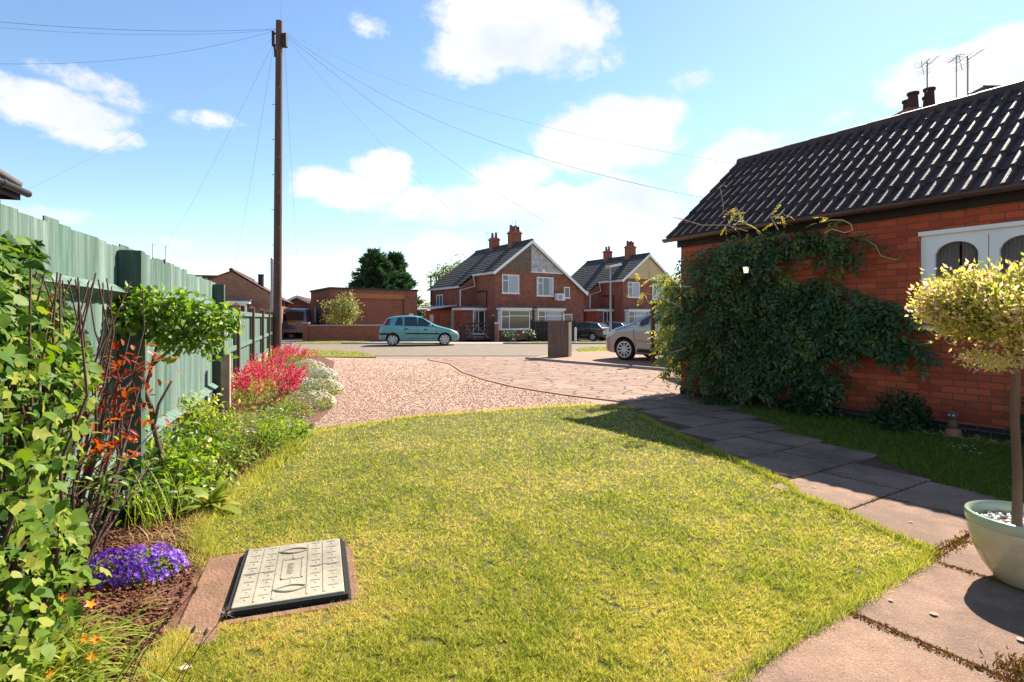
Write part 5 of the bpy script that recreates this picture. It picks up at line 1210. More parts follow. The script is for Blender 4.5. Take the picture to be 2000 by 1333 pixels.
leafmat('leaf_pale', [(0, (.20, .21, .09)), (.5, (.36, .33, .16)), (1, (.55, .48, .30))], .3)
leafmat('leaf_willow', [(0, (.12, .18, .03)), (.3, (.34, .36, .06)), (.6, (.60, .52, .16)), (.78, (.66, .40, .26)), (1, (.72, .60, .46))], .45)
leafmat('leaf_conifer', [(0, (.03, .075, .032)), (.55, (.065, .135, .05)), (.85, (.17, .19, .07)), (1, (.26, .20, .08))], .2)
leafmat('leaf_maple', [(0, (.10, .15, .03)), (.6, (.27, .27, .07)), (1, (.42, .20, .08))], .4)
leafmat('petal_red', [(0, (.44, .02, .055)), (.6, (.62, .05, .11)), (1, (.72, .20, .24))], .35)
leafmat('petal_purple', [(0, (.07, .015, .22)), (.5, (.16, .04, .46)), (1, (.34, .13, .66))], .3)
leafmat('petal_white', [(0, (.55, .52, .42)), (1, (.8, .78, .72))], .3)
leafmat('petal_cream', [(0, (.42, .38, .22)), (1, (.66, .60, .42))], .3)
leafmat('petal_lilac', [(0, (.5, .45, .6)), (1, (.75, .7, .8))], .3)
leafmat('petal_orange', [(0, (.75, .20, .02)), (1, (.82, .45, .03))], .35)
leafmat('petal_rosy', [(0, (.7, .5, .45)), (1, (.8, .72, .66))], .3)
leafmat('straw', [(0, (.30, .17, .07)), (.5, (.42, .27, .11)), (1, (.5, .38, .18))], .3)
leafmat('moss', [(0, (.10, .05, .02)), (.45, (.24, .10, .035)), (.8, (.22, .15, .03)), (1, (.16, .18, .03))], .2)
leafmat('clods', [(0, (.075, .028, .016)), (.5, (.16, .062, .036)), (1, (.25, .11, .07))], 0, .95, .1)
leafmat('stones', [(0, (.22, .18, .16)), (.4, (.44, .27, .2)), (.75, (.52, .34, .25)), (1, (.6, .45, .37))], 0, .9, .2)

# ------------------------------------------------------------------ lawn blades
def tops(poly_px, n, kind):
    pp = np.array(poly_px, float); ymax = min(pp[:, 1].max(), 1420)
    out = []; need = n
    # importance: more blades per square metre close by, none lost far off
    x = rng.uniform(pp[:, 0].min(), pp[:, 0].max(), n * 3); y = rng.uniform(pp[:, 1].min(), ymax, n * 3)
    k = inpoly(x, y, poly_px); x, y = x[k][:n], y[k][:n]
    Y = F * CH / (y - HZ); return (x - CX) * Y / F, Y
cu = Vector((math.cos(COVER_A), math.sin(COVER_A))); cv = Vector((-cu.y, cu.x))
def grass(poly, n, name, label, hgt=.027, base=.21, dry=0.0, seed=0, shade=False):
    X, Y = tops(poly, n, 0)
    dx, dy = X - COVER_C.x, Y - COVER_C.y; a = dx * cu.x + dy * cu.y; b = dx * cv.x + dy * cv.y
    keep = ~((np.abs(a) < .265 + .04 * fbm(b * 9, b * 4)) & (np.abs(b) < .345 + .04 * fbm(a * 9, a * 5)))
    keep &= ~((a < -.262) & (a > -.435) & (b > -.505) & (b < .385)); keep &= fbm(X * 38, Y * 38, 3) > .38
    X, Y = X[keep], Y[keep]; N = len(X)
    d = fbm(X * 1.6 + 3, Y * 1.6) * .55 + fbm(X * 7, Y * 7 + 9) * .45
    near = np.exp(-((np.abs(dx[keep]) / .55) ** 2 + (np.abs(dy[keep]) / .6) ** 2))
    edge = 0
    dry_ = np.clip((d - .36) * 1.5 + dry + .55 * near, 0, 1)
    tint = np.clip(dry_ * .62 + rng.normal(size=N) * .24 * (base / .24) ** .5 + base, 0, 1)
    clump = fbm(X * 22, Y * 22 + 5)
    h = hgt * (.55 + .75 * rng.random(N)) * (.6 + .8 * clump) * (1 - .35 * dry_)
    lean = rng.normal(size=(N, 2)) * .75 + .45 * np.stack([fbm(X * 5, Y * 5) - .5, fbm(X * 5 + 40, Y * 5) - .5], 1) * 4
    ax = norm(np.stack([lean[:, 0], lean[:, 1], np.ones(N) * .75], 1))
    nr = norm(np.stack([rng.normal(size=N), rng.normal(size=N), np.zeros(N)], 1))
    w = np.maximum(.0031, .00125 * Y) * (.7 + .6 * rng.random(N))
    pos = np.stack([X, Y, np.full(N, .008)], 1)
    o = foliage(name, leaves(pos, ax, nr, h * 1.25, w, tint, 'tri'), MATS['leaf_grass'])
    return tag(o, kind='stuff')
grass(LAWN, 330000, 'grass', '', dry=.06)
grass(STRIP, 70000, 'grass', '', hgt=.045, base=.06, dry=-.4)
# longer tufts where the lawn meets bed and slabs
def edge_tufts(path, n, h, spread=.03, dry=-.2):
    pts = [G(x, y) for x, y in path]; seg = [(a, b) for a, b in zip(pts[:-1], pts[1:])]
    ls = np.array([(b - a).length for a, b in seg]); idx = rng.choice(len(seg), n, p=ls / ls.sum()); t = rng.random(n)
    A = np.array([tuple(seg[i][0]) for i in idx]); B = np.array([tuple(seg[i][1]) for i in idx])
    p = A + (B - A) * t[:, None]; p[:, :2] += rng.normal(size=(n, 2)) * spread; p[:, 2] = .006; ddx, ddy = p[:, 0] - COVER_C.x, p[:, 1] - COVER_C.y; ka = ddx * cu.x + ddy * cu.y; kb = ddx * cv.x + ddy * cv.y; kk = ~((ka > -.43) & (ka < .28) & (kb > -.40) & (kb < .36)); p = p[kk]; n = len(p)
    ax = norm(np.concatenate([rng.normal(size=(n, 2)) * .6, np.ones((n, 1)) * .9], 1)); nr = rdir(n)
    tint = np.clip(.25 + dry + rng.normal(size=n) * .2 + .3 * fbm(p[:, 0] * 4, p[:, 1] * 4), 0, 1)
    return leaves(p, ax, nr, h * (.5 + rng.random(n)), np.maximum(.003, .0011 * p[:, 1]), tint, 'tri')
tag(foliage('grass', [edge_tufts([(445, 1180), (430, 1110), (400, 1085), (385, 1040), (420, 990), (480, 950), (560, 890), (600, 850)], 9000, .06, .05, 0),
   edge_tufts([(1430, 1345), (1500, 1290), (1640, 1205), (1800, 1110), (1820, 1080), (1720, 1040), (1640, 1003), (1555, 968), (1540, 950), (1440, 905), (1345, 862), (1290, 838), (1250, 815)], 14000, .045, .015, -.1),
   edge_tufts([(600, 850), (800, 818), (1000, 803), (1140, 794), (1240, 800)], 6000, .04, .03, .1),
   edge_tufts([(290, 1333), (350, 1250), (405, 1215), (445, 1190)], 3500, .05, .03, .15)], MATS['leaf_grass']), kind='stuff')
# distant verges
vp = []
for pts in VERGES:
    q = [(p[0], p[1]) for p in pts]; xs_ = [p[0] for p in q]; ys_ = [p[1] for p in q]; n = int((max(xs_) - min(xs_)) * (max(ys_) - min(ys_)) * 260)
    x = rng.uniform(min(xs_), max(xs_), n); y = rng.uniform(min(ys_), max(ys_), n); k = inpoly(x, y, q); x, y = x[k], y[k]; m_ = len(x)
    vp.append(leaves(np.stack([x, y, np.full(m_, .01)], 1), norm(np.concatenate([rng.normal(size=(m_, 2)) * .5, np.ones((m_, 1))], 1)), rdir(m_), .035 + .04 * rng.random(m_), .016, np.clip(.22 + .18 * rng.normal(size=m_), 0, 1), 'tri'))
tag(foliage('grass', vp, MATS['leaf_grass']), kind='stuff')
# moss and weeds in the joints of the paving
mp_ = []
def moss(p, q, n, h=.02, sp=.010):
    p, q = Vector(p), Vector(q); t = rng.random(n); t = t[(fbm(t * 9 + p.x * 7, t * 3 + p.y) > .36)]; n = len(t)
    a = np.array(p)[None] + (np.array(q) - np.array(p))[None] * t[:, None]; a[:, :2] += rng.normal(size=(n, 2)) * sp; a[:, 2] = .014
    mp_.append(leaves(a, norm(rdir(n) + np.array([0, 0, 1.0])), rdir(n), h * (.3 + .5 * rng.random(n)), .007, np.clip(rng.random(n) * .95, 0, 1), 'rhomb'))
for s0, a, j, e in rows:
    moss(H(s0, a, 0), H(s0, e, 0), 260); moss(H(s0, j), H(s0 + .6, j), 160)
moss(H(5.11, -4.15), H(5.11, -2.9), 1500, .032, .022); moss(H(5.11, -4.97), H(6.9, -4.97), 1500, .026, .014); moss(H(5.11, -4.07), H(5.4, -4.07), 400, .022, .012)
moss(H(5.9, -4.97), H(6.3, -4.6), 1500, .045, .06)
moss(H(5.7, -4.9), H(6.0, -4.55), 1600, .05, .05)
tag(foliage('moss', mp_, MATS['moss']), kind='stuff')
# loose stones along the near side of the gravel, crumbled soil in the bed
OCT = np.array([(1, 0, 0), (0, 1, 0), (-1, 0, 0), (0, -1, 0), (0, 0, 1), (0, 0, -1)], float); OF = np.array([(0, 1, 4), (1, 2, 4), (2, 3, 4), (3, 0, 4), (1, 0, 5), (2, 1, 5), (3, 2, 5), (0, 3, 5)])
def lumps(P_, r, tint):
    n = len(P_); j = .6 + .8 * rng.random((n, 6, 1)); a = rng.random(n) * 6.28
    v = OCT[None] * j * r[:, None, None]; c, s = np.cos(a)[:, None], np.sin(a)[:, None]
    v = np.stack([v[..., 0] * c - v[..., 1] * s, v[..., 0] * s + v[..., 1] * c, v[..., 2] * .75], -1) + P_[:, None, :]
    return v.reshape(-1, 3), (OF[None] + (np.arange(n) * 6)[:, None, None]).reshape(-1, 3), np.repeat(tint, 6)
gpx = [(585, 865), (640, 842), (800, 822), (1000, 806), (1190, 797), (1120, 775), (1000, 756), (905, 728), (840, 705), (640, 701), (600, 740)]
n = 26000; x = rng.uniform(580, 1200, n); y = rng.uniform(702, 868, n); k = inpoly(x, y, gpx); x, y = x[k], y[k]; Yg = F * CH / (y - HZ); Xg = (x - CX) * Yg / F
tag(foliage('gravel', lumps(np.stack([Xg, Yg, np.full(len(Xg), .004)], 1), (.004 + .007 * rng.random(len(Xg))) * np.clip(Yg / 7, 1, 1.7), np.clip(rng.normal(size=len(Xg)) * .25 + .55, 0, 1)), MATS['stones']), kind='stuff')
n = 52000; x = rng.uniform(-2.9, -.7, n); y = rng.uniform(1.3, 6.2, n); bed = [(-2.4, 1.2), (-1.2, 1.2), (-1.27, 1.95), (-1.32, 2.2), (-1.27, 2.4), (-1.42, 2.75), (-1.66, 2.99), (-1.90, 3.31), (-2.04, 3.77), (-2.07, 4.2), (-2.14, 5.18), (-2.3, 6.2), (-3.1, 6.2)]
k = inpoly(x, y, bed); ddx, ddy = x - COVER_C.x, y - COVER_C.y; ka = ddx * cu.x + ddy * cu.y; kb = ddx * cv.x + ddy * cv.y; k &= ~((ka > -.47 + .03 * fbm(kb * 12, kb * 5)) & (kb > -.5) & (kb < .36)); x, y = x[k], y[k]; rr = .003 + .012 * rng.random(len(x)) ** 2.5
tag(foliage('soil_crumbs', lumps(np.stack([x, y, .010 + .02 * fbm(x * 6, y * 6)], 1), rr, rng.random(len(x))), MATS['clods']), kind='stuff')
# ------------------------------------------------------------------ inspection cover and its concrete haunch
cv_ = thing('inspection_cover', 'pale grey rectangular inspection cover with black frame set in the dry lawn', 'cover', (COVER_C.x, COVER_C.y, 0), COVER_A)
mb = MB(); a, b = .236, .322
for q in ((-a - .012, -b - .012, a + .012, -b), (-a - .012, b, a + .012, b + .012), (-a - .012, -b, -a, b), (a, -b, a + .012, b)): mb.box2((q[0], q[1], -.02), (q[2], q[3], .042))
mb.box2((-a - .024, -b - .024, -.02), (a + .024, b + .024, .0185)); mb.build('frame', MATS['rubber'], cv_)
mb = MB(); mb.box2((-a + .004, -b + .004, .017), (a - .004, b - .004, .050)); pl = mb.build('lid', MATS['cover_grey'], cv_); bevel(pl, .005)
mb = MB(); zt = .0502
def rib(x0, y0, x1, y1, w=.009, h=.0025): mb.box2((min(x0, x1) - w / 2, min(y0, y1) - w / 2, zt - .002), (max(x0, x1) + w / 2, max(y0, y1) + w / 2, zt + h))
for x in (-.145, -.072, .072, .145): rib(x, -.29, x, .29)
for x0, x1 in ((-.215, -.08), (.08, .215)): rib(x0, 0, x1, 0, .006)
for x in (-.185, -.108, .108, .185):
    for kk in range(8):
        y = -.265 + kk * .075
        if abs(x) > .1: rib(x - .018, y + .028, x + .018, y + .028, .005, .002); mb.lathe([(.011, 0), (.008, .0025), (0, .003)], c=(x + .004, y, zt - .001), n=8)
rib(-.045, -.11, -.045, .11, .008); rib(.045, -.11, .045, .11, .008); rib(-.045, -.11, .045, -.11, .008); rib(-.045, .11, .045, .11, .008); rib(0, .11, 0, .17, .008); rib(0, -.17, 0, -.11, .008)
for kk in range(9): rib(-.022, -.056 + kk * .014, -.004 + .004 * (kk % 3), -.056 + kk * .014, .0035, .002)
mb.build('ribs', MATS['cover_grey'], pl)
for sy in (-1, 1):
    mb = MB(); n = 10; c_ = Vector((0, sy * .215, zt + .002))
    pts = [(c_.x - .075 + .15 * i / n, c_.y + .03 * math.sin(math.pi * i / n), c_.z) for i in range(n + 1)]; pts2 = [(p[0], 2 * c_.y - p[1], p[2]) for p in pts]
    mb.tube(pts, .005, 6); mb.tube(pts2, .005, 6); ko = mb.build('keyhole', MATS['cover_grey'], pl)
    mb = MB(); mb.poly([(p[0], p[1], zt + .0006) for p in pts] + [(p[0], p[1], zt + .0006) for p in reversed(pts2[1:-1])]); mb.build('recess', MATS['rubber'] if 0 else MATS['cover_grey'], ko)
mb = MB(); mb.box2((-.43, -.50, -.05), (-.257, .38, .015)); mb.box2((-.257, -.385, -.05), (.28, -.34, .018)); mb.box2((.256, -.34, -.05), (.30, .28, .016)); tag(bevel(mb.build('concrete_strip', MATS['concrete']), .008), kind='structure')
o = bpy.data.objects['concrete_strip']; o.location = COVER_C; o.rotation_euler = (0, 0, COVER_A)
# ------------------------------------------------------------------ glazed pot, standard willow
PC = Vector((2.455, 2.64, .018))
pt_ = thing('glazed_pot', 'glossy sage and cream glazed bowl pot on the sunlit patio slab', 'pot', PC)
PR = [(r_ * .78, z_ * .90) for r_, z_ in [(0, .0), (.13, .0), (.155, .012), (.215, .09), (.262, .18), (.283, .26), (.288, .30), (.285, .305), (.292, .312), (.298, .345), (.292, .358), (.278, .362), (.264, .352), (.258, .33), (.262, .28), (.24, .20)]]
mb = MB(); mb.lathe(PR[:8], n=64); mb.build('bowl', MATS['pot_cream'], pt_)
mb = MB(); mb.lathe(PR[7:], n=64); mb.build('rim', MATS['pot_glaze'], pt_)
mb = MB(); mb.lathe([(.204, .255), (.13, .262), (0, .26)], n=32); mb.build('compost', MATS['soil'], pt_)
n = 420; r = .195 * np.sqrt(rng.random(n)); a = rng.random(n) * 6.283
foliage('pebbles', lumps(np.stack([r * np.cos(a), r * np.sin(a), .264 + .012 * rng.random(n)], 1), .006 + .009 * rng.random(n), np.ones(n)), MATS['pebble_white'], pt_, world=False)['kind'] = 'stuff'
wt = thing('standard_willow', 'small lollipop tree with cream and pink variegated leaves in the glazed pot', 'tree', PC + Vector((-.045, 0, .26)))
TC = Vector((2.43, 2.64, 1.315))
mb = MB(); b0 = PC + Vector((-.045, 0, .25)); hd = Vector((2.405, 2.64, 1.12)); mb.tube([b0, b0.lerp(hd, .3) + Vector((.006, 0, 0)), b0.lerp(hd, .6) + Vector((-.006, 0, 0)), hd, hd + Vector((.01, 0, .05))], [.021, .019, .018, .020, .026], 12); mb.build('trunk', MATS['bark'], wt, world=True)
tw = MB(); lv = []; spray = []
for i in range(170):
    d = Vector(rdir(1)[0]); d.z = d.z * .75 + .12
    tip = TC + Vector((d.x * .40, d.y * .36, d.z * .225)) * 1.0; st_ = hd + Vector((0, 0, .04)); midp = st_.lerp(tip, .5) + Vector((0, 0, .05))
    pts = [st_, st_.lerp(midp, .6), midp, midp.lerp(tip, .55) + Vector((0, 0, .02)), tip]; tw.tube(pts, [.0045, .0032, .0022, .0015, .0009], 5, False)
    dirn = np.array((tip - midp).normalized()); m_ = 74
    # side shoots fan off the twig, tips are pink and cream
    u = rng.random(m_) ** .62 * 1.08; base = np.array(midp)[None] * (1 - u[:, None]) + np.array(tip)[None] * u[:, None] + rng.normal(size=(m_, 3)) * .030
    ax = norm(dirn[None] * .7 + rdir(m_) * .8 + np.array([0, 0, .25])); tn = np.clip(u * .62 + rng.normal(size=m_) * .2 - .02, 0, 1)
    lv.append(leaves(base, ax, rdir(m_), .020 + .018 * rng.random(m_), .012 + .005 * rng.random(m_), tn, 'rhomb'))
tw.build('twigs', MATS['twig_red'], wt, world=True)
for kx in range(5):
    a = np.array([TC.x - .28 + .05 * kx, TC.y - .2 + .08 * kx, TC.z - .22 - .02 * (kx % 2)]); m_ = 70; lv.append(leaves(a + rng.normal(size=(m_, 3)) * np.array([.06, .05, .018]), rdir(m_), rdir(m_), .03, .011, np.clip(rng.normal(size=m_) * .2 + .55, 0, 1), 'rhomb'))
foliage('crown', lv, MATS['leaf_willow'], wt)
# ------------------------------------------------------------------ climber on the brick house
cl = thing('wisteria', 'big dark green wall climber covering the brick wall beside the path', 'climber', H(1.0, -.15))
VINE = [(1345, 490), (1400, 468), (1470, 450), (1560, 446), (1640, 448), (1700, 462), (1685, 492), (1650, 522), (1628, 556), (1690, 556), (1765, 560), (1778, 600), (1745, 630), (1805, 664), (1770, 682), (1690, 662), (1630, 672), (1575, 690), (1630, 728), (1620, 770), (1580, 785), (1545, 755), (1470, 758), (1420, 750), (1350, 744), (1318, 700), (1312, 640), (1318, 560), (1335, 520)]
VINE_OUT = [(1333, 478), (1400, 455), (1470, 432), (1560, 430), (1640, 440), (1690, 452), (1712, 466), (1690, 492), (1668, 520), (1650, 545), (1700, 536), (1770, 538), (1800, 548), (1796, 600), (1770, 640), (1845, 660), (1840, 680), (1780, 692), (1700, 676), (1650, 690), (1600, 700), (1665, 728), (1668, 745), (1640, 760), (1635, 800), (1585, 806), (1560, 772), (1480, 778), (1420, 770), (1345, 764), (1300, 720), (1292, 640), (1300, 560), (1330, 520)]
def pinnate(B, D, Nn, L_, pairs, lw, tint):
    """compound leaves: B base, D axis, Nn up-side, each with leaflets in pairs"""
    n = len(B); D = norm(D); S = norm(np.cross(Nn, D)); U = np.cross(D, S); out = []
    for k in range(pairs):
        u = .22 + .74 * k / (pairs - 1); sz = lw * (1 - .25 * abs(k / (pairs - 1) - .45))
        droop = -U * (u ** 2 * L_ * .28)[:, None]
        for s in (-1, 1):
            p = B + D * (L_ * u)[:, None] + droop
            ax = norm(S * s * .85 + D * .5 - U * .22 + rng.normal(size=(n, 3)) * .18)
            out.append(leaves(p, ax, norm(U + rng.normal(size=(n, 3)) * .25), sz * (.85 + .3 * rng.random(n)), sz * .42, np.clip(tint + rng.normal(size=n) * .08, 0, 1), 'rhomb'))
    p = B + D * L_[:, None] - U * (L_ * .28)[:, None]; out.append(leaves(p, norm(D - U * .4), U, lw, lw * .42, tint, 'rhomb'))
    return join(out)
n = 9000; x = rng.uniform(1290, 1850, n); y = rng.uniform(428, 810, n); ok = inpoly(x, y, VINE)
gap = (fbm(x / 62, y / 38) < .46) & (x > 1450) & (y < 650); gap |= (fbm(x / 40 + 9, y / 30) < .40) & (y > 690); gap |= (x > 1670) & (y < 520) & (rng.random(n) < .3); gap |= (x > 1545) & (x < 1680) & (y > 492) & (y < 540) & (rng.random(n) < .85); gap |= (x > 1420) & (x < 1560) & (y > 500) & (y < 528) & (rng.random(n) < .5)
ok &= ~gap; x, y = x[ok], y[ok]
dens = rng.random(len(x)) < .34; x, y = x[dens], y[dens]
B = []; 
for px, py in zip(x, y):
    off = .05 + .42 * random.random() * min(1, max(.25, (1650 - px) / 260)); s_, z_ = on_wall(px, py, off); B.append(H(max(s_, -.55), -off, z_))
B = np.array([tuple(b) for b in B]); n = len(B)
out = -np.array(HT); D = norm(out * .55 + np.array(HD) * rng.normal(size=(n, 1)) * .9 + np.array([0, 0, -.55]) + rdir(n) * .5); Nn = norm(out * .75 + np.array([0, 0, .8]) + rdir(n) * .45)
lvs = [pinnate(B, D, Nn, .24 + .15 * rng.random(n), 5, .098, np.clip(.42 + .5 * (fbm(x / 30, y / 30) - .5) + rng.normal(size=n) * .14, 0, .88))]
# flank round the corner, its sunlit glow painted in as a lighter leaf tint
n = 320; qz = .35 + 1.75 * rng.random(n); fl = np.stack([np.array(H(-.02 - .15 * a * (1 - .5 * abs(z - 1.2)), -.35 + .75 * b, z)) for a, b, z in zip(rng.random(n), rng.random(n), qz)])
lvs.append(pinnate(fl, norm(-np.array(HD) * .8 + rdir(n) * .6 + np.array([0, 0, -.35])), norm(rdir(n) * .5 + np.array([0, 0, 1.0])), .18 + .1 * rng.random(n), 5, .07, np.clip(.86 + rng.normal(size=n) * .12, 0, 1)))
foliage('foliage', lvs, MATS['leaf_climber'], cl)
tw = MB(); 
def sp_(pts): return [P(a, b, Y) for a, b, Y in pts]
mb = MB()
for s0, s1, sg in ((1.0, .4, 1), (1.6, 1.2, -1), (.5, 1.6, 1), (1.25, 2.4, 1)):
    mb.tube([H(1.3, -.12, 0), H(1.25 + .1 * sg, -.14, .4), H((s0 + 1.2) / 2, -.12, 1.0), H(s0, -.12, 1.6), H(s1, -.1, 2.3)], [.03, .026, .02, .014, .008], 7)
mb.build('stem', MATS['bark'], cl, world=True)
sh = MB(); Bf = []; Df = []
def shoot(pts, lw=.006, lf=()):
    sh = MB(); sh.tube(pts, [lw] * (len(pts) - 1) + [lw * .5], 5); sh.build('shoot', MATS['render_cream'], cl, world=True)
    for i in lf:
        b, c = pts[i], pts[min(i + 1, len(pts) - 1)]; Bf.append(tuple(b)); Df.append(tuple((c - b).normalized() * .5 + Vector(rdir(1)[0]) * .6 + Vector((0, 0, -.35))))
S = lambda px, py, off=.4: (lambda q: H(q[0], -off, q[1]))(on_wall(px, py, off))
shoot([S(1460, 452), S(1420, 440), S(1370, 440), S(1330, 428), S(1315, 425)], .006, (0, 1))
shoot([S(1480, 450), S(1455, 435), S(1440, 418), S(1438, 405), S(1432, 412)], .006, (0, 1, 2, 3)); shoot([S(1425, 440), S(1428, 420), S(1440, 409), S(1448, 418), S(1440, 428), S(1432, 424)], .006, (0, 1, 2))
shoot([S(1412, 418, .2), S(1413, 400, .2), S(1408, 375, .2), S(1406, 366, .2), S(1414, 362, .2), S(1420, 366, .2)], .005); shoot([S(1452, 440, .2), S(1452, 420, .2), S(1450, 405, .2)], .005)
shoot([S(1520, 450), S(1512, 435), S(1505, 425), S(1525, 418), S(1530, 416)], .006, (1, 2, 3))
shoot([S(1610, 455), S(1625, 448), S(1650, 455), S(1665, 450), S(1662, 438), S(1645, 430), S(1625, 430), S(1600, 436)], .006, (5, 6, 7, 6)); shoot([S(1690, 468, .15), S(1710, 480, .15), S(1720, 500, .15), S(1750, 508, .15), S(1760, 502, .15)], .004)
shoot([S(1350, 560, .8), S(1310, 560, .8), S(1270, 545, .9), S(1240, 532, .9)], .005, (0, 1, 2, 2, 3)); shoot([S(1330, 600, .8), S(1290, 580, .9), S(1255, 572, 1.0), S(1225, 580, 1.0), S(1222, 572, 1.0)], .005, (0, 1, 2, 2, 3)); shoot([S(1340, 680, .7), S(1310, 690, .8), S(1290, 668, .8)], .005, (0, 1, 2))
shoot([S(1335, 740, .7), S(1308, 745, .7), S(1300, 725, .7)], .004, (1, 2))

Bf, Df = np.array(Bf), np.array(Df); n = len(Bf)
foliage('young_leaves', [pinnate(Bf, Df, norm(rdir(n) * .4 + np.array([0, 0, 1.])), .15 + .06 * rng.random(n), 6, .036, rng.random(n)), pinnate(Bf, norm(Df + rdir(n) * .7), norm(rdir(n) * .4 + np.array([0, 0, 1.])), .12 + .06 * rng.random(n), 6, .034, rng.random(n))], MATS['leaf_fresh'], cl)
# ------------------------------------------------------------------ generic small plants
def mound(name, label, cat, base, rad, n, size, mat, shape='rhomb', wid=.5, tint=(0, 1), group=None, stems=10, clump=0, droop=.1, up=.35):
    t = thing(name, label, cat, base, 0, group); c = Vector(base) + Vector((0, 0, rad[2] * up))
    foliage('foliage', canopy(c, rad, n, size, shape, wid, .35, droop, tint, clump, .35), MATS[mat], t)
    if stems:
        mb = MB()
        for i in range(stems):
            d = rdir(1)[0]; mb.tube([Vector(base) + Vector((d[0] * .03, d[1] * .03, 0)), Vector(base) + Vector((d[0] * rad[0] * .4, d[1] * rad[1] * .4, rad[2] * .5)), c + Vector((d[0] * rad[0] * .75, d[1] * rad[1] * .75, abs(d[2]) * rad[2] * .7))], [.006, .004, .002], 5)
        mb.build('stems', MATS['rose_bark'], t, world=True)
    return t
def blooms(t, pos, axis, size, mat, shape='star', name='flowers'):
    n = len(pos); return foliage(name, leaves(np.array(pos), axis, rdir(n) if shape != 'star' else axis_n(axis), size, size, rng.random(n), shape), MATS[mat], t)
def axis_n(up):                                     # star petals lie across `up`
    return up
def stars(t, pos, up, size, mat, name='flowers'):
    pos = np.array(pos); n = len(pos); a = norm(np.cross(up, rdir(n)))
    if n < 60 and name != 'petals':
        size = np.broadcast_to(size, (n,))
        for i in range(n): foliage('flower', leaves(pos[i:i + 1], a[i:i + 1], up[i:i + 1], size[i:i + 1], size[i:i + 1], rng.random(1), 'star'), MATS[mat], t)
        return
    o = foliage(name, leaves(pos, a, up, size, size, rng.random(n), 'star'), MATS[mat], t); o['kind'] = 'stuff' if n > 99 else 'thing'; return o
    return foliage(name, leaves(pos, a, up, size, size, rng.random(n), 'star'), MATS[mat], t)
# by the brick wall
p = H(3.45, -.32); mound('wall_shrub', 'rounded dark shrub against the brick wall under the window', 'shrub', p, (.32, .28, .34), 1300, .062, 'leaf_dark', tint=(0, .8))
p = H(2.32, -.30); mound('wall_shrub', 'small loose shrub at the foot of the climber', 'shrub', p, (.22, .2, .26), 650, .06, 'leaf_dark', tint=(.1, .8))
p = H(4.62, -.28); mound('wall_shrub', 'thin dark shrub by the wall just behind the willow trunk', 'shrub', p, (.20, .2, .42), 700, .06, 'leaf_dark', tint=(.1, .9))
p = H(1.25, -.32); mound('wall_shrub', 'low weeds along the path edge under the climber', 'plant', p, (.5, .12, .10), 500, .05, 'leaf_dark', tint=(.2, .9), stems=0)
dg_ = thing('dry_stalks', 'pale withered stalks lying along the wall behind the willow pot', 'stalks', H(4.2, -.4))
mb = MB()
for i in range(34):
    s0 = 3.05 + 1.5 * random.random(); q = H(s0, -.28 - .12 * random.random(), .01); d = HD * random.uniform(-1, 1) - HT * random.uniform(-.1, .35); mb.tube([q, q + d * .12 + Vector((0, 0, .05 * random.random() + .02)), q + d * .3 + Vector((0, 0, .01))], [.003, .003, .002], 5)
mb.build('stalks', MATS['render_cream'], dg_, world=True)
on = thing('garden_ornament', 'small figure ornament on an upturned terracotta pot beside the shrub', 'ornament', H(3.93, -.30))
mb = MB(); mb.lathe([(.085, 0), (.066, .1), (.06, .105), (0, .105)], n=16); mb.build('base', MATS['terracotta'], on)
mb = MB(); mb.lathe([(.035, .105), (.05, .14), (.045, .18), (.03, .2), (.045, .215), (.052, .245), (.042, .275), (.0, .29)], n=14); bd = mb.build('figure', MATS['bark'], on)
for s in (-1, 1):
    mb = MB(); f_ = Vector((-HT.x, -HT.y, 0)); e = Vector((HD.x, HD.y, 0)); c_ = f_ * .047 + e * .02 * s + Vector((0, 0, .25)); mb.lathe([(0, -.008), (.011, -.004), (.011, .004), (0, .008)], c=c_, n=8); mb.build('eye', MATS['plate_white'], bd)
for i, (px, py) in enumerate(((1858, 867), (1862, 873), (1874, 871), (1883, 872), (1888, 872), (1899, 872), (1904, 877), (1896, 882), (1913, 886), (1875, 876), (1976, 934), (1981, 934))):
    q = G(px, py, .04); t = thing('daisy', 'white daisy in the shaded grass between path and brick wall', 'flower', (q.x, q.y, 0), 0, 'daisies in the shaded grass')
    n = 1; stars(t, [tuple(q)], np.array([[0, -.2, 1.0]]), .016, 'petal_white', 'petals')
    mb = MB(); mb.tube([(q.x, q.y, .0), (q.x, q.y, .039)], .0015, 5); mb.build('stem', MATS['verge'], t, world=True)
# ivy on the near end of the tall fence
iv = thing('ivy', 'bright green lobed ivy mass hanging over the near end of the fence', 'climber', FP(2.4, .2))
n = 4700; Yq = 1.45 + 1.62 * rng.random(n); zq = 1.62 * rng.random(n) ** .85; keep = zq < (1.66 - .25 * np.clip(Yq - 2.5, 0, 1) * 2 + .1 * np.sin(Yq * 9)); keep &= (Yq < 2.92 + .2 * np.sin(zq * 5 + 1) - .05 * (zq < .5)); Yq, zq = Yq[keep], zq[keep]; n = len(Yq)
lim = (160 + 26 * np.sin(zq * 7) + 30 * np.sin(zq * 2.6 + 1) - 75 * np.clip((1.05 - zq) * 3, 0, 1) - 60 * (zq < .2) - CX) / F * Yq - (FA * Yq + FB); lim = np.clip(lim / .93, .03, .42); kp = lim > .035; Yq, zq, lim = Yq[kp], zq[kp], lim[kp]; n = len(Yq); off = .03 + (lim - .03) * rng.random(n) ** .5 * np.clip(1.9 - zq, .4, 1)
pos = np.stack([FA * Yq + FB, Yq, zq], 1) + np.array(fn)[None] * off[:, None]
ax = norm(np.array([0, 0, -.75]) + np.array(fn) * .45 + rdir(n) * .75); nr = norm(np.array(fn) * .9 + np.array([0, -.25, .55]) + rdir(n) * .55)
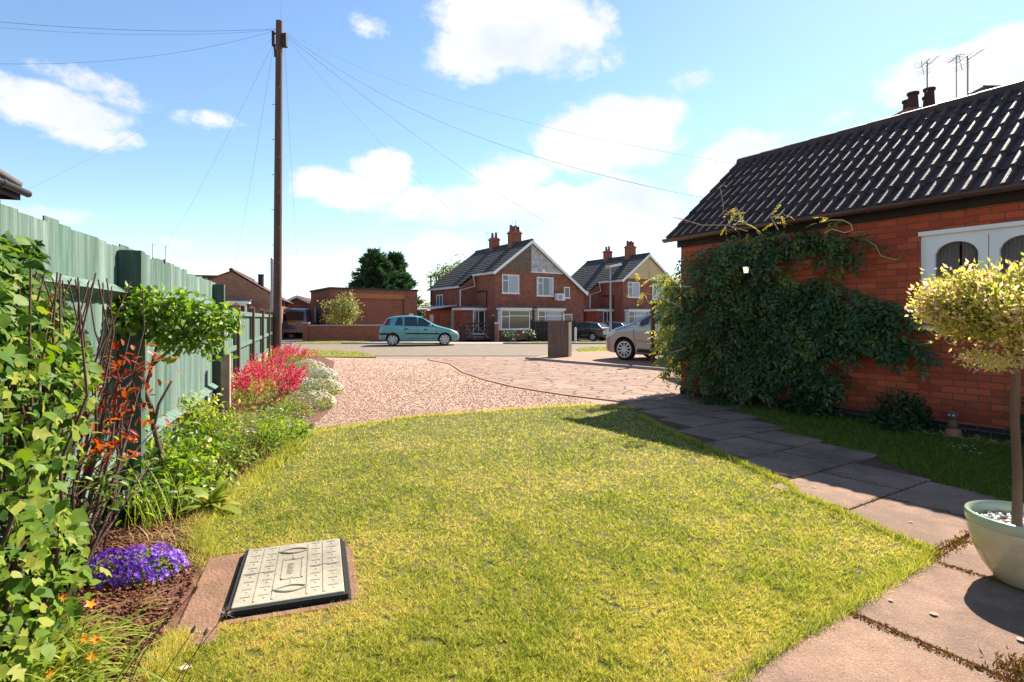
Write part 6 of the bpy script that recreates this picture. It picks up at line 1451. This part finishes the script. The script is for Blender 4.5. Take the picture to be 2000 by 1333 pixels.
kp = (zq > 1.0) | (rng.random(n) < .60); pos, ax, nr, off, zq = pos[kp], ax[kp], nr[kp], off[kp], zq[kp]; n = len(zq); tn = np.clip(.22 + .5 * (off / .4) + rng.normal(size=n) * .24, 0, 1)
L_ = .030 + .036 * rng.random(n) ** 1.6; hf = rng.random(n) < .45
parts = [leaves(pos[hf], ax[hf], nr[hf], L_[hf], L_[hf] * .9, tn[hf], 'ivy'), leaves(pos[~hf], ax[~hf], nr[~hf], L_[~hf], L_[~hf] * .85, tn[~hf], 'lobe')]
# trailing lower lobes towards the bed
n = 170; c_ = np.array([-1.90, 2.12, .13]); pos = c_ + rng.normal(size=(n, 3)) * np.array([.07, .10, .11]); pos[:, 2] = np.clip(pos[:, 2], .02, 1); parts.append(leaves(pos, norm(np.array([.5, -.4, -.4]) + rdir(n) * .7), norm(np.array([.3, -.3, 1.]) + rdir(n) * .5), .05 + .045 * rng.random(n), .06, np.clip(.55 + rng.normal(size=n) * .2, 0, 1), 'ivy'))
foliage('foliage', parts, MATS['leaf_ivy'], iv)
mb = MB()
for i in range(44):
    y = 1.6 + 1.35 * random.random(); q = FP(y, .06 + .16 * random.random(), .02); pts = [q]
    for k in range(6): pts.append(pts[-1] + Vector((random.uniform(-.03, .05), random.uniform(-.12, .12), .24)))
    mb.tube(pts, [.008, .008, .007, .006, .005, .004, .003], 6)
mb.tube([P(-20, 455, 2.2), P(25, 488, 2.25), P(62, 522, 2.3), P(80, 560, 2.35)], .005, 6); mb.build('stem', MATS['rose_bark'], iv, world=True)
# rose bush: bare branching canes with red young leaves
def canes(t, base, tips, r0, mat, name='canes', twigs=4):
    mb = MB(); ends = []
    for tp_ in tips:
        b = Vector(base) + Vector((random.uniform(-.05, .05), random.uniform(-.05, .05), 0)); m_ = b.lerp(tp_, .5) + Vector((random.uniform(-.06, .06), random.uniform(-.04, .04), .06)); pts = [b, b.lerp(m_, .55) + Vector((random.uniform(-.02, .02), 0, .02)), m_, m_.lerp(tp_, .5) + Vector((random.uniform(-.02, .02), 0, .015)), tp_]
        mb.tube(pts, [r0, r0 * .85, r0 * .65, r0 * .45, r0 * .25], 7); ends.append((tp_, (tp_ - m_).normalized()))
        for k in range(twigs):
            u = random.uniform(.35, .95); q = b.lerp(m_, u * 2) if u < .5 else m_.lerp(tp_, u * 2 - 1); d = (tp_ - b).normalized() * .7 + Vector(rdir(1)[0]) * .7; d.z = abs(d.z) * .8; e = q + d * random.uniform(.08, .2)
            mb.tube([q, q.lerp(e, .5) + Vector((0, 0, .01)), e], [r0 * .4, r0 * .3, r0 * .18], 5); ends.append((e, d.normalized()))
    mb.build(name, MATS[mat], t, world=True); return ends
rb_ = thing('rose_bush', 'gangly rose bush of bare canes with orange-red young leaves before the ivy', 'shrub', G(105, 1190))
b0 = G(105, 1190, .0); Yb = b0.y
tips = [P(a, b, Yb + dy) for a, b, dy in ((10, 640, -.1), (55, 620, .0), (80, 700, .1), (150, 760, .2), (215, 700, .35), (255, 650, .4), (240, 730, .4), (285, 720, .5), (265, 790, .4), (205, 890, .35), (250, 880, .5), (170, 850, .2), (310, 830, .6), (120, 830, .1), (20, 830, -.05), (180, 980, .1), (240, 940, .3))]
tips += [P(a, b, Yb + dy) for a, b, dy in ((40, 760, -.25), (30, 660, -.25), (70, 640, -.2), (110, 960, -.1), (60, 900, -.2), (150, 900, 0), (300, 900, .5))]
en = canes(rb_, b0, tips, .0105, 'rose_bark', twigs=5)
rl = []; gl = []
for q, d in en:
    sx = CX + F * q.x / q.y; red = (sx < 85 and q.z > .9) or (sx > 180 and q.z > .62)
    m_ = 9 if red else 5
    if random.random() < (.9 if red else .5):
        a = np.array(tuple(q)) + rng.normal(size=(m_, 3)) * .045; lf_ = leaves(a, norm(np.array(tuple(d)) * .5 + rdir(m_) * .8), norm(rdir(m_) * .5 + np.array([0, 0, .9])), .035 + .03 * rng.random(m_), .024, rng.random(m_), 'oval'); (rl if red else gl).append(lf_)
foliage('young_leaves', rl, MATS['leaf_red'], rb_); foliage('foliage', gl, MATS['leaf_rose'], rb_)
# standard rose with a leafy head
sr_ = thing('standard_rose', 'twisted rose tree with a flat leafy green crown in front of the fence', 'tree', (-2.53, 4.0, 0))
mb = MB(); T = lambda px, py, Y: P(px, py, Y)
f0 = T(300, 835, 4.0); f1 = T(283, 765, 3.95)
mb.tube([T(320, 985, 4.0), T(318, 905, 4.0), f0, T(296, 800, 3.98), f1], [.019, .018, .017, .016, .016], 9)
for pts in ([f1, T(268, 730, 3.9), T(262, 680, 3.85), T(258, 640, 3.8), T(240, 600, 3.7)], [f1, T(296, 715, 3.95), T(310, 660, 3.95), T(340, 620, 3.95)], [T(296, 715, 3.95), T(325, 690, 4.0), T(360, 660, 4.0), T(400, 640, 4.0)], [T(262, 690, 3.85), T(252, 680, 3.8), T(245, 655, 3.7)], [T(310, 660, 3.95), T(300, 620, 3.9), T(290, 590, 3.9)], [f0, T(310, 790, 4.0), T(335, 745, 4.1)]): mb.tube(pts, [.013, .010, .008, .005, .003][:len(pts)], 7)
mb.build('trunk', MATS['rose_bark'], sr_, world=True)
cr = []
for (px, py, Y, rx, rz, n) in ((235, 625, 3.55, .10, .09, 160), (275, 600, 3.7, .16, .10, 420), (320, 605, 3.8, .2, .12, 620), (365, 610, 3.9, .2, .12, 620), (410, 625, 3.95, .18, .13, 520), (340, 655, 3.9, .2, .12, 520), (395, 668, 3.95, .18, .11, 420), (295, 645, 3.75, .15, .11, 320), (440, 630, 4.0, .10, .10, 160), (270, 575, 3.65, .07, .08, 90)):
    c_ = P(px, py, Y); cr.append(canopy(c_, (rx, rx * .9, rz), int(n * .52), .048, 'oval', .6, .2, .25, (.1, 1), 16, .45))
foliage('crown', cr, MATS['leaf_rose'], sr_)
q = [tuple(P(208, 632, 3.5)), tuple(P(216, 628, 3.5))]; stars(sr_, q, norm(np.array([[.5, -1, .3]] * 2)), .026, 'petal_rosy', 'flowers')
# young leafy rose behind it, and other bed plants from far to near
mound('leafy_shrub', 'fresh yellow-green leafy bush at the foot of the fence beyond the rose tree', 'shrub', G(375, 878), (.42, .34, .36), 1500, .055, 'leaf_lush', 'oval', .6, (.3, 1), clump=30)
ym = mound('flower_mound', 'low feathery green mound dotted with lilac flowers beside the lawn edge', 'plant', G(475, 885), (.62, .72, .30), 7000, .034, 'leaf_lush', 'rhomb', .28, (.0, .75), stems=0)
c_ = G(475, 885); n = 34; a = rng.random(n) * 6.28; r = np.sqrt(rng.random(n)); stars(ym, np.stack([c_.x + .6 * r * np.cos(a), c_.y + .7 * r * np.sin(a), .13 + .28 * np.sqrt(1 - .8 * r * r)], 1), norm(np.array([0, -.4, 1]) + rdir(n) * .3), .018, 'petal_lilac')
n = 9; a = rng.random(n) * 6.28; r = np.sqrt(rng.random(n)); stars(ym, np.stack([c_.x - .25 + .45 * r * np.cos(a), c_.y - .2 + .5 * r * np.sin(a), .40 + .06 * r], 1), norm(np.array([0.2, -.6, 1]) + rdir(n) * .3), .024, 'petal_orange', 'orange_flowers')
mound('leafy_clump', 'broad pale leaf tuft where gravel, bed and lawn meet', 'plant', G(560, 858), (.26, .2, .14), 120, .15, 'leaf_lush', 'strap', .26, (.5, 1), stems=0)
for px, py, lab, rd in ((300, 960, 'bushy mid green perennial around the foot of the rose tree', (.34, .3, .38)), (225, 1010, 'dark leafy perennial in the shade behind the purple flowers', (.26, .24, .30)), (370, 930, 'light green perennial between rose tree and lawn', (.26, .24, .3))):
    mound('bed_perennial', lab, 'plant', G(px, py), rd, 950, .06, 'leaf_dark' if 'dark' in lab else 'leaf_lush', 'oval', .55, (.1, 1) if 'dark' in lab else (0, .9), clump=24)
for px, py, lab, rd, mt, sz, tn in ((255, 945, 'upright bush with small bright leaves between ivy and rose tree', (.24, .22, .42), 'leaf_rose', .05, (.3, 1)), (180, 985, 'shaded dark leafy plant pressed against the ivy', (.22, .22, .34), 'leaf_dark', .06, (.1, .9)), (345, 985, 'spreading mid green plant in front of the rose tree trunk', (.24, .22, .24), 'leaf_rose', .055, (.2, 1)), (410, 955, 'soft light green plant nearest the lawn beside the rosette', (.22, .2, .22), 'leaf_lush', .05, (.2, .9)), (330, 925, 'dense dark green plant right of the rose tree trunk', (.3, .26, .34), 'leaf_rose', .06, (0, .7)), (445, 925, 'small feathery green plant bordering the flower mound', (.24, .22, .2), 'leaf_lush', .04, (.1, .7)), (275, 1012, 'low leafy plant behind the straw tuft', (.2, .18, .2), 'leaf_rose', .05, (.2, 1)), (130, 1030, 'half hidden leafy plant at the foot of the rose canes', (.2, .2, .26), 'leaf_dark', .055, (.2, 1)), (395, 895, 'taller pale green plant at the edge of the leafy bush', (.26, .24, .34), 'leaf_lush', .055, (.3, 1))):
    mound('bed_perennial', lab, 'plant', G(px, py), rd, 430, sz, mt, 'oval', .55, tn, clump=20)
def rosette(name, label, base, n, L_, w, mat, tilt=(.2, .9), shape='strap', tint=(0, 1), stems=None, arr=None):
    t = thing(name, label, 'plant', base); a = rng.random(n) * 6.28; ti = rng.uniform(*tilt, n)
    ax = np.stack([np.cos(a) * np.cos(ti), np.sin(a) * np.cos(ti), np.sin(ti)], 1); nr = norm(np.stack([-np.cos(a) * np.sin(ti), -np.sin(a) * np.sin(ti), np.cos(ti)], 1) + rdir(n) * .15)
    b = np.array(tuple(base)) + np.stack([rng.normal(size=n) * L_ * .08, rng.normal(size=n) * L_ * .08, np.full(n, .01)], 1)
    foliage('foliage', leaves(b, ax, nr, L_ * (.6 + .6 * rng.random(n)), w * (.7 + .6 * rng.random(n)), tint[0] + (tint[1] - tint[0]) * rng.random(n), shape), MATS[mat], t); return t
rosette('rosette_plant', 'large-leaved yellow-green rosette at the lawn edge of the bed', G(415, 1000), 34, .22, .06, 'leaf_lush', (.1, 1.1), 'strap', (.55, 1))
def strapclump(name, label, base, n, L_, w, mat, lean=(0, 0), up=.5, tint=(0, 1), segs=6, sp=.08, fall=1.0):
    """arching strap leaves as bent ribbons"""
    t = thing(name, label, 'plant', base); V = []; Tt = []; Tn = []
    for i in range(n):
        a = random.uniform(0, 6.28); d = Vector((math.cos(a) + lean[0], math.sin(a) + lean[1], 0)); d.normalize(); l = L_ * random.uniform(.6, 1.15); ww = w * random.uniform(.6, 1.3); s_ = d.cross(Vector((0, 0, 1))); o = len(V); b = Vector(base) + Vector((random.gauss(0, sp), random.gauss(0, sp), .005)); el = random.uniform(up, 1.35); tn = random.uniform(*tint); p_ = b.copy(); st_ = l / segs
        for k in range(segs + 1):
            wk = ww * (1 - (k / segs) ** 2.2) * (.6 + .4 * min(1, k / 1.5)) + .0006
            V += [tuple(p_ + s_ * wk / 2), tuple(p_ - s_ * wk / 2)]; Tn += [tn, tn]
            p_ = p_ + (d * math.cos(el) + Vector((0, 0, 1)) * math.sin(el)) * st_; el -= fall * random.uniform(.16, .42); p_.z = max(p_.z, .012)
            if k: j = o + 2 * k; Tt += [(j - 2, j - 1, j), (j - 1, j + 1, j)]
    foliage('foliage', (np.array(V), np.array(Tt), np.array(Tn)), MATS[mat], t); return t
strapclump('straw_tuft', 'tuft of dry straw-coloured grass behind the purple flowers', G(315, 1062), 130, .20, .005, 'straw', (.4, -.2), .25, (0, 1))
strapclump('grass_stems', 'clump of thin upright green grass stems behind the straw tuft', G(300, 1035), 60, .42, .004, 'leaf_lush', (.1, 0), 1.15, (.2, .9), fall=.25, sp=.07)
strapclump('strap_leaf_clump', 'arching yellow-green strap-leaved clump in the near corner of the bed', Vector((-1.66, 1.93, 0)), 280, .36, .012, 'leaf_pale' if 0 else 'leaf_lush', (.5, -.3), .35, (.35, 1), sp=.10)
strapclump('strap_leaf_clump', 'second strap-leaved clump pushed against the bottom edge of the bed', Vector((-1.40, 1.64, 0)), 170, .32, .012, 'leaf_lush', (.3, -.2), .35, (.4, 1), sp=.09)
strapclump('withered_leaves', 'flattened bundle of withered strap leaves lying on the soil', G(255, 1195), 26, .20, .008, 'straw', (3.0, .6), .05, (.3, 1), sp=.012, fall=.4)
# purple bellflower cushion
pc = G(255, 1125); pu = thing('bellflower_cushion', 'dense purple bellflower cushion on bare soil near the ivy', 'plant', (pc.x, pc.y, 0))
foliage('foliage', canopy((pc.x, pc.y, .015), (.25, .17, .085), 2600, .022, 'oval', .7, .4, 0, (.4, 1)), MATS['leaf_lush'], pu)
n = 1150; a = rng.random(n) * 6.28; r = np.sqrt(rng.random(n)); bald = ((r * np.cos(a) + .0) ** 2 / .30 + (r * np.sin(a) - .30) ** 2 / .10 < 1) & (rng.random(n) < .9); a, r = a[~bald], r[~bald]; n = len(a)
up_ = norm(np.stack([r * np.cos(a) * .9, r * np.sin(a) * .9 - .25, np.ones(n)], 1) + rdir(n) * .35)
stars(pu, np.stack([pc.x + .275 * r * np.cos(a) * (.86 + .3 * fbm(np.cos(a) * 3 + 5, np.sin(a) * 3 + 5)), pc.y + .19 * r * np.sin(a) * (.86 + .3 * fbm(np.cos(a) * 3 + 8, np.sin(a) * 3 + 3)), .012 + .10 * np.sqrt(np.clip(1.02 - r * r, 0, 1)) * (.6 + .8 * fbm(r * np.cos(a) * 5 + 3, r * np.sin(a) * 5)) + .014 * rng.random(n)], 1), up_, .008 + .008 * rng.random(n), 'petal_purple')
# orange poppies
po = thing('orange_poppies', 'few orange poppies on thin stems above the strap leaves', 'flower', G(185, 1270))
mb = MB(); fp = []; base = G(150, 1330)
for px, py, Y in ((175, 1182, 2.05), (165, 1250, 1.95), (185, 1252, 1.95), (178, 1285, 1.9), (100, 1318, 1.85), (83, 1215, 2.1), (122, 1168, 2.2)):
    q = P(px, py, Y); mb.tube([Vector((base.x + random.uniform(-.1, .1), base.y, .0)), Vector(base).lerp(q, .6) + Vector((0, 0, .04)), q], .0016, 5); fp.append(tuple(q)); fp.append(tuple(q + Vector((.008, -.004, .004))))
mb.build('stems', MATS['verge'], po, world=True); n = len(fp); stars(po, fp, norm(np.array([.2, -.7, .8]) + rdir(n) * .5), .022, 'petal_orange')
# seed heads on wiry stems close to the camera
sh_ = thing('seed_heads', 'wiry stems with fluffy seed heads leaning over the lawn edge', 'plant', G(250, 1420))
mb = MB(); hp = []; fl_ = []
for (ax_, ay, bx_, by, Y, kind) in ((175, 1420, 378, 1155, 1.72, 0), (215, 1420, 352, 1165, 1.75, 0), (260, 1450, 375, 1235, 1.70, 1), (290, 1430, 440, 1200, 1.72, 1), (320, 1450, 400, 1240, 1.68, 2), (235, 1400, 295, 1232, 1.78, 0), (160, 1420, 375, 1160, 1.8, 0)):
    p0, p1 = P(ax_, ay, Y - .08), P(bx_, by, Y); mb.tube([p0, p0.lerp(p1, .5) + Vector((-.012, 0, .012)), p1], [.0016, .0014, .0011], 6); d = np.array(tuple((p1 - p0).normalized()))
    if kind == 0: hp.append((p1, d))
    else:
        n = 60; fl_.append(leaves(np.repeat(np.array([tuple(p1)]), n, 0), norm(d * .8 + rdir(n)), rdir(n), .030 * (.6 + .6 * rng.random(n)), .0006, rng.random(n), 'tri')); hp.append((p1, d))
mb.build('stems', MATS['rose_bark'], sh_, world=True)
for f_ in fl_: foliage('seed_fluff', f_, MATS['petal_rosy'], sh_)
mb = MB()
for p1, d in hp: dv = Vector(d); mb.tube([p1 - dv * .004, p1 + dv * .004, p1 + dv * .012, p1 + dv * .02], [.002, .006, .005, .001], 8)
mb.build('seed_pods', MATS['brown_wood'], sh_, world=True)
lf = thing('fallen_leaf', 'single pale fallen leaf lying on the lawn by the wiry stems', 'leaf', G(350, 1307, .03)); q = G(350, 1307, .03); foliage('blade', leaves(np.array([tuple(q)]), np.array([[.9, .4, .1]]), np.array([[.1, -.3, 1.]]), .035, .022, np.array([.6]), 'oval'), MATS['petal_rosy'], lf)
# red valerian, white edging and other clumps along the low fence
def valerian(base, rad, n_st, label):
    t = thing('red_valerian', label, 'plant', base, 0, 'red valerian along the low fence'); lv = canopy(Vector(base) + Vector((0, 0, .12)), (rad, rad, .26), int(900 * rad / .45), .05, 'oval', .42, .3, 0, (.3, 1)); foliage('foliage', lv, MATS['leaf_lush'], t)
    fl = []; mb = MB()
    for i in range(n_st):
        a = random.uniform(0, 6.28); r = rad * math.sqrt(random.random()); q = Vector(base) + Vector((r * math.cos(a), r * math.sin(a), .1)); tip = q + Vector((math.cos(a) * .14 + .12, math.sin(a) * .12, random.uniform(.26, .50) * (1.1 - .35 * r / rad))); mb.tube([q, q.lerp(tip, .5), tip], .003, 5, False)
        n = 46; u = rng.random(n) ** .8; ps = np.array(tuple(tip)) - (np.array(tuple(tip - q)) * (.42 * u)[:, None]) + rng.normal(size=(n, 3)) * (.012 + .026 * u)[:, None]; fl.append(leaves(ps, rdir(n), rdir(n), .026, .020, rng.random(n), 'rhomb'))
    mb.build('stems', MATS['twig_red'], t, world=True); foliage('flowers', fl, MATS['petal_red'], t)
for (px, py, Y, rad, ns, lab) in ((515, 0, 8.2, .42, 46, 'nearest crimson valerian clump, leaning over the gravel edge'), (470, 0, 9.0, .38, 34, 'crimson valerian clump close against the first brown fence post'), (525, 0, 10.4, .48, 42, 'middle crimson valerian clump below the fence panels'), (505, 0, 12.4, .5, 40, 'crimson valerian clump at the foot of the third fence panel'), (572, 0, 14.6, .45, 34, 'far crimson valerian clump spilling onto the gravel before the pole'), (548, 0, 17.0, .5, 34, 'farthest crimson valerian clump at the base of the telegraph pole')):
    q = P(px, 0, Y); valerian((q.x, q.y, 0), rad, ns, lab)
def edging(px, py, rad, lab, fm='petal_cream', lm='leaf_lush', nf=620, cat='plant', hgt=.2, fs=.018):
    b = G(px, py); t = thing('edging_plant', lab, cat, b, 0, 'low flowering mounds along the gravel'); foliage('foliage', canopy(b + Vector((0, 0, .03)), (rad, rad, hgt), 1500, .032, 'oval', .5, .5, 0, (.0, .7)), MATS[lm], t)
    a = rng.random(nf) * 6.28; r = np.sqrt(rng.random(nf)); k = fbm(r * np.cos(a) * 3 + px, r * np.sin(a) * 3) > .42; a, r = a[k], r[k]; n = len(a)
    stars(t, np.stack([b.x + rad * r * np.cos(a), b.y + rad * r * np.sin(a), .04 + hgt * np.sqrt(np.clip(1.05 - r * r, 0, 1)) * (.55 + .9 * fbm(r * np.cos(a) * 4 + px, r * np.sin(a) * 4))], 1), norm(np.stack([r * np.cos(a), r * np.sin(a) - .3, np.ones(n)], 1) + rdir(n) * .4), fs, fm)
edging(605, 800, .36, 'white-flowered mound nearest the lawn end of the gravel'); edging(628, 770, .36, 'white-flowered mound halfway along the gravel edge'); edging(590, 770, .38, 'yellow-green mound in front of the near valerian', 'petal_white', 'leaf_lush', 240)
edging(602, 744, .42, 'grey-green lavender mound with purplish spikes', 'petal_lilac', 'leaf_pale', 160, hgt=.32, fs=.014); edging(598, 725, .45, 'white-flowered mound beyond the lavender'); edging(632, 745, .30, 'pale mound spilling onto the gravel beside the lavender', 'petal_white', 'leaf_lush', 500)
edging(560, 818, .35, 'reddish green mound under the nearest valerian', 'petal_red', 'leaf_lush', 60)
# flowers in the distant tub
q = P(1035, 640, 36.4); tb = bpy.data.objects['flower_tub']; foliage('foliage', canopy((q.x, q.y, gz(1.2, 36.4) + .5), (.4, .3, .3), 260, .12, 'oval', .6, .3, 0, (0, 1)), MATS['leaf_dark'], tb)
n = 26; stars(tb, np.array([q.x, q.y, gz(1.2, 36.4) + .55]) + rng.normal(size=(n, 3)) * np.array([.22, .15, .15]), rdir(n), .07, 'petal_rosy')
mound('front_shrub', 'low grey-green shrub under the bay window behind the gate', 'shrub', (P(985, 623, 38).x, 38, gz(-.5, 38)), (.75, .5, .6), 700, .14, 'leaf_dark', clump=16)
# ------------------------------------------------------------------ trees
def conifer(base, h, r, label):
    t = thing('conifer', label, 'tree', base); mb = MB(); mb.tube([Vector(base), Vector(base) + Vector((0, 0, h * .95))], [.22, .04], 8)
    parts = []
    for i in range(260):
        u = random.random() ** .8; z = h * (.16 + .82 * u); L_ = r * (1.02 - u) ** .68 * random.uniform(.62, 1.12); a = random.uniform(0, 6.28); d = Vector((math.cos(a), math.sin(a), random.uniform(-.05, .35))); b = Vector(base) + Vector((0, 0, z)); e = b + d * L_
        if i % 4 == 0: mb.tube([b, e], [.04, .012], 5, False)
        m_ = int(22 + 36 * L_ / r); s_ = rng.random(m_) ** .6; ps = np.array(tuple(b)) + np.array(tuple(d * L_)) * s_[:, None] + rng.normal(size=(m_, 3)) * (.05 + .16 * (1 - s_))[:, None] + np.array([0, 0, .10])
        ax = norm(np.array(tuple(d)) + rdir(m_) * .55 + np.array([0, 0, .3])); tb_ = random.random() ** 2
        parts.append(leaves(ps, ax, rdir(m_), .34 + .30 * rng.random(m_), .085, np.clip(.65 * tb_ + .35 * rng.random(m_), 0, 1), 'rhomb'))
    mb.build('trunk', MATS['bark'], t, world=True); foliage('crown', parts, MATS['leaf_conifer'], t)
pc_ = P(742, 623, 46); conifer((pc_.x - .35, 46, -.1), 6.9, 3.0, 'broad dark green conifer rising behind the flat garage, left of its partner')
pc_ = P(772, 623, 47.5); conifer((pc_.x, 47.5, -.1), 6.75, 2.3, 'second conifer merged into the first, its side nearer the paired house')
def tree(name, label, base, h, rad, n, size, mat, trunk_r=.15, tint=(0, 1), clump=40, spread=1.0, cz=.62):
    t = thing(name, label, 'tree', base); mb = MB(); b = Vector(base); c = b + Vector((0, 0, h - rad[2])); mb.tube([b, b.lerp(c, .5) + Vector((.05, 0, 0)), c + Vector((0, 0, rad[2] * .3))], [trunk_r, trunk_r * .7, trunk_r * .3], 8)
    for i in range(9): d = rdir(1)[0]; mb.tube([b.lerp(c, .55 + .4 * random.random()), c + Vector((d[0] * rad[0] * .8, d[1] * rad[1] * .8, d[2] * rad[2] * .7))], [trunk_r * .4, trunk_r * .1], 5)
    mb.build('trunk', MATS['bark'], t, world=True); foliage('crown', canopy(c, rad, n, size, 'oval', .6, .35, .2, tint, clump, .30), MATS[mat], t)
tree('broadleaf_tree', 'pale green loose tree rising behind the paired house roof', (P(885, 623, 60).x, 60, -.4), 8.0, (2.3, 2.0, 2.2), 2600, .26, 'leaf_maple', tint=(0, .55), clump=60)
tree('broadleaf_tree', 'sliver of a small tree between the garage and the lean-to', (P(828, 623, 62).x, 62, -.4), 3.9, (1.2, 1.0, 1.2), 500, .22, 'leaf_maple', tint=(0, .5), clump=20)
tree('small_maple', 'young yellow-green maple with reddish tips before the garage door', (P(668, 623, 33).x, 33, 0), 2.72, (1.02, .9, 1.0), 2000, .13, 'leaf_maple', .05, (0, 1), 46)
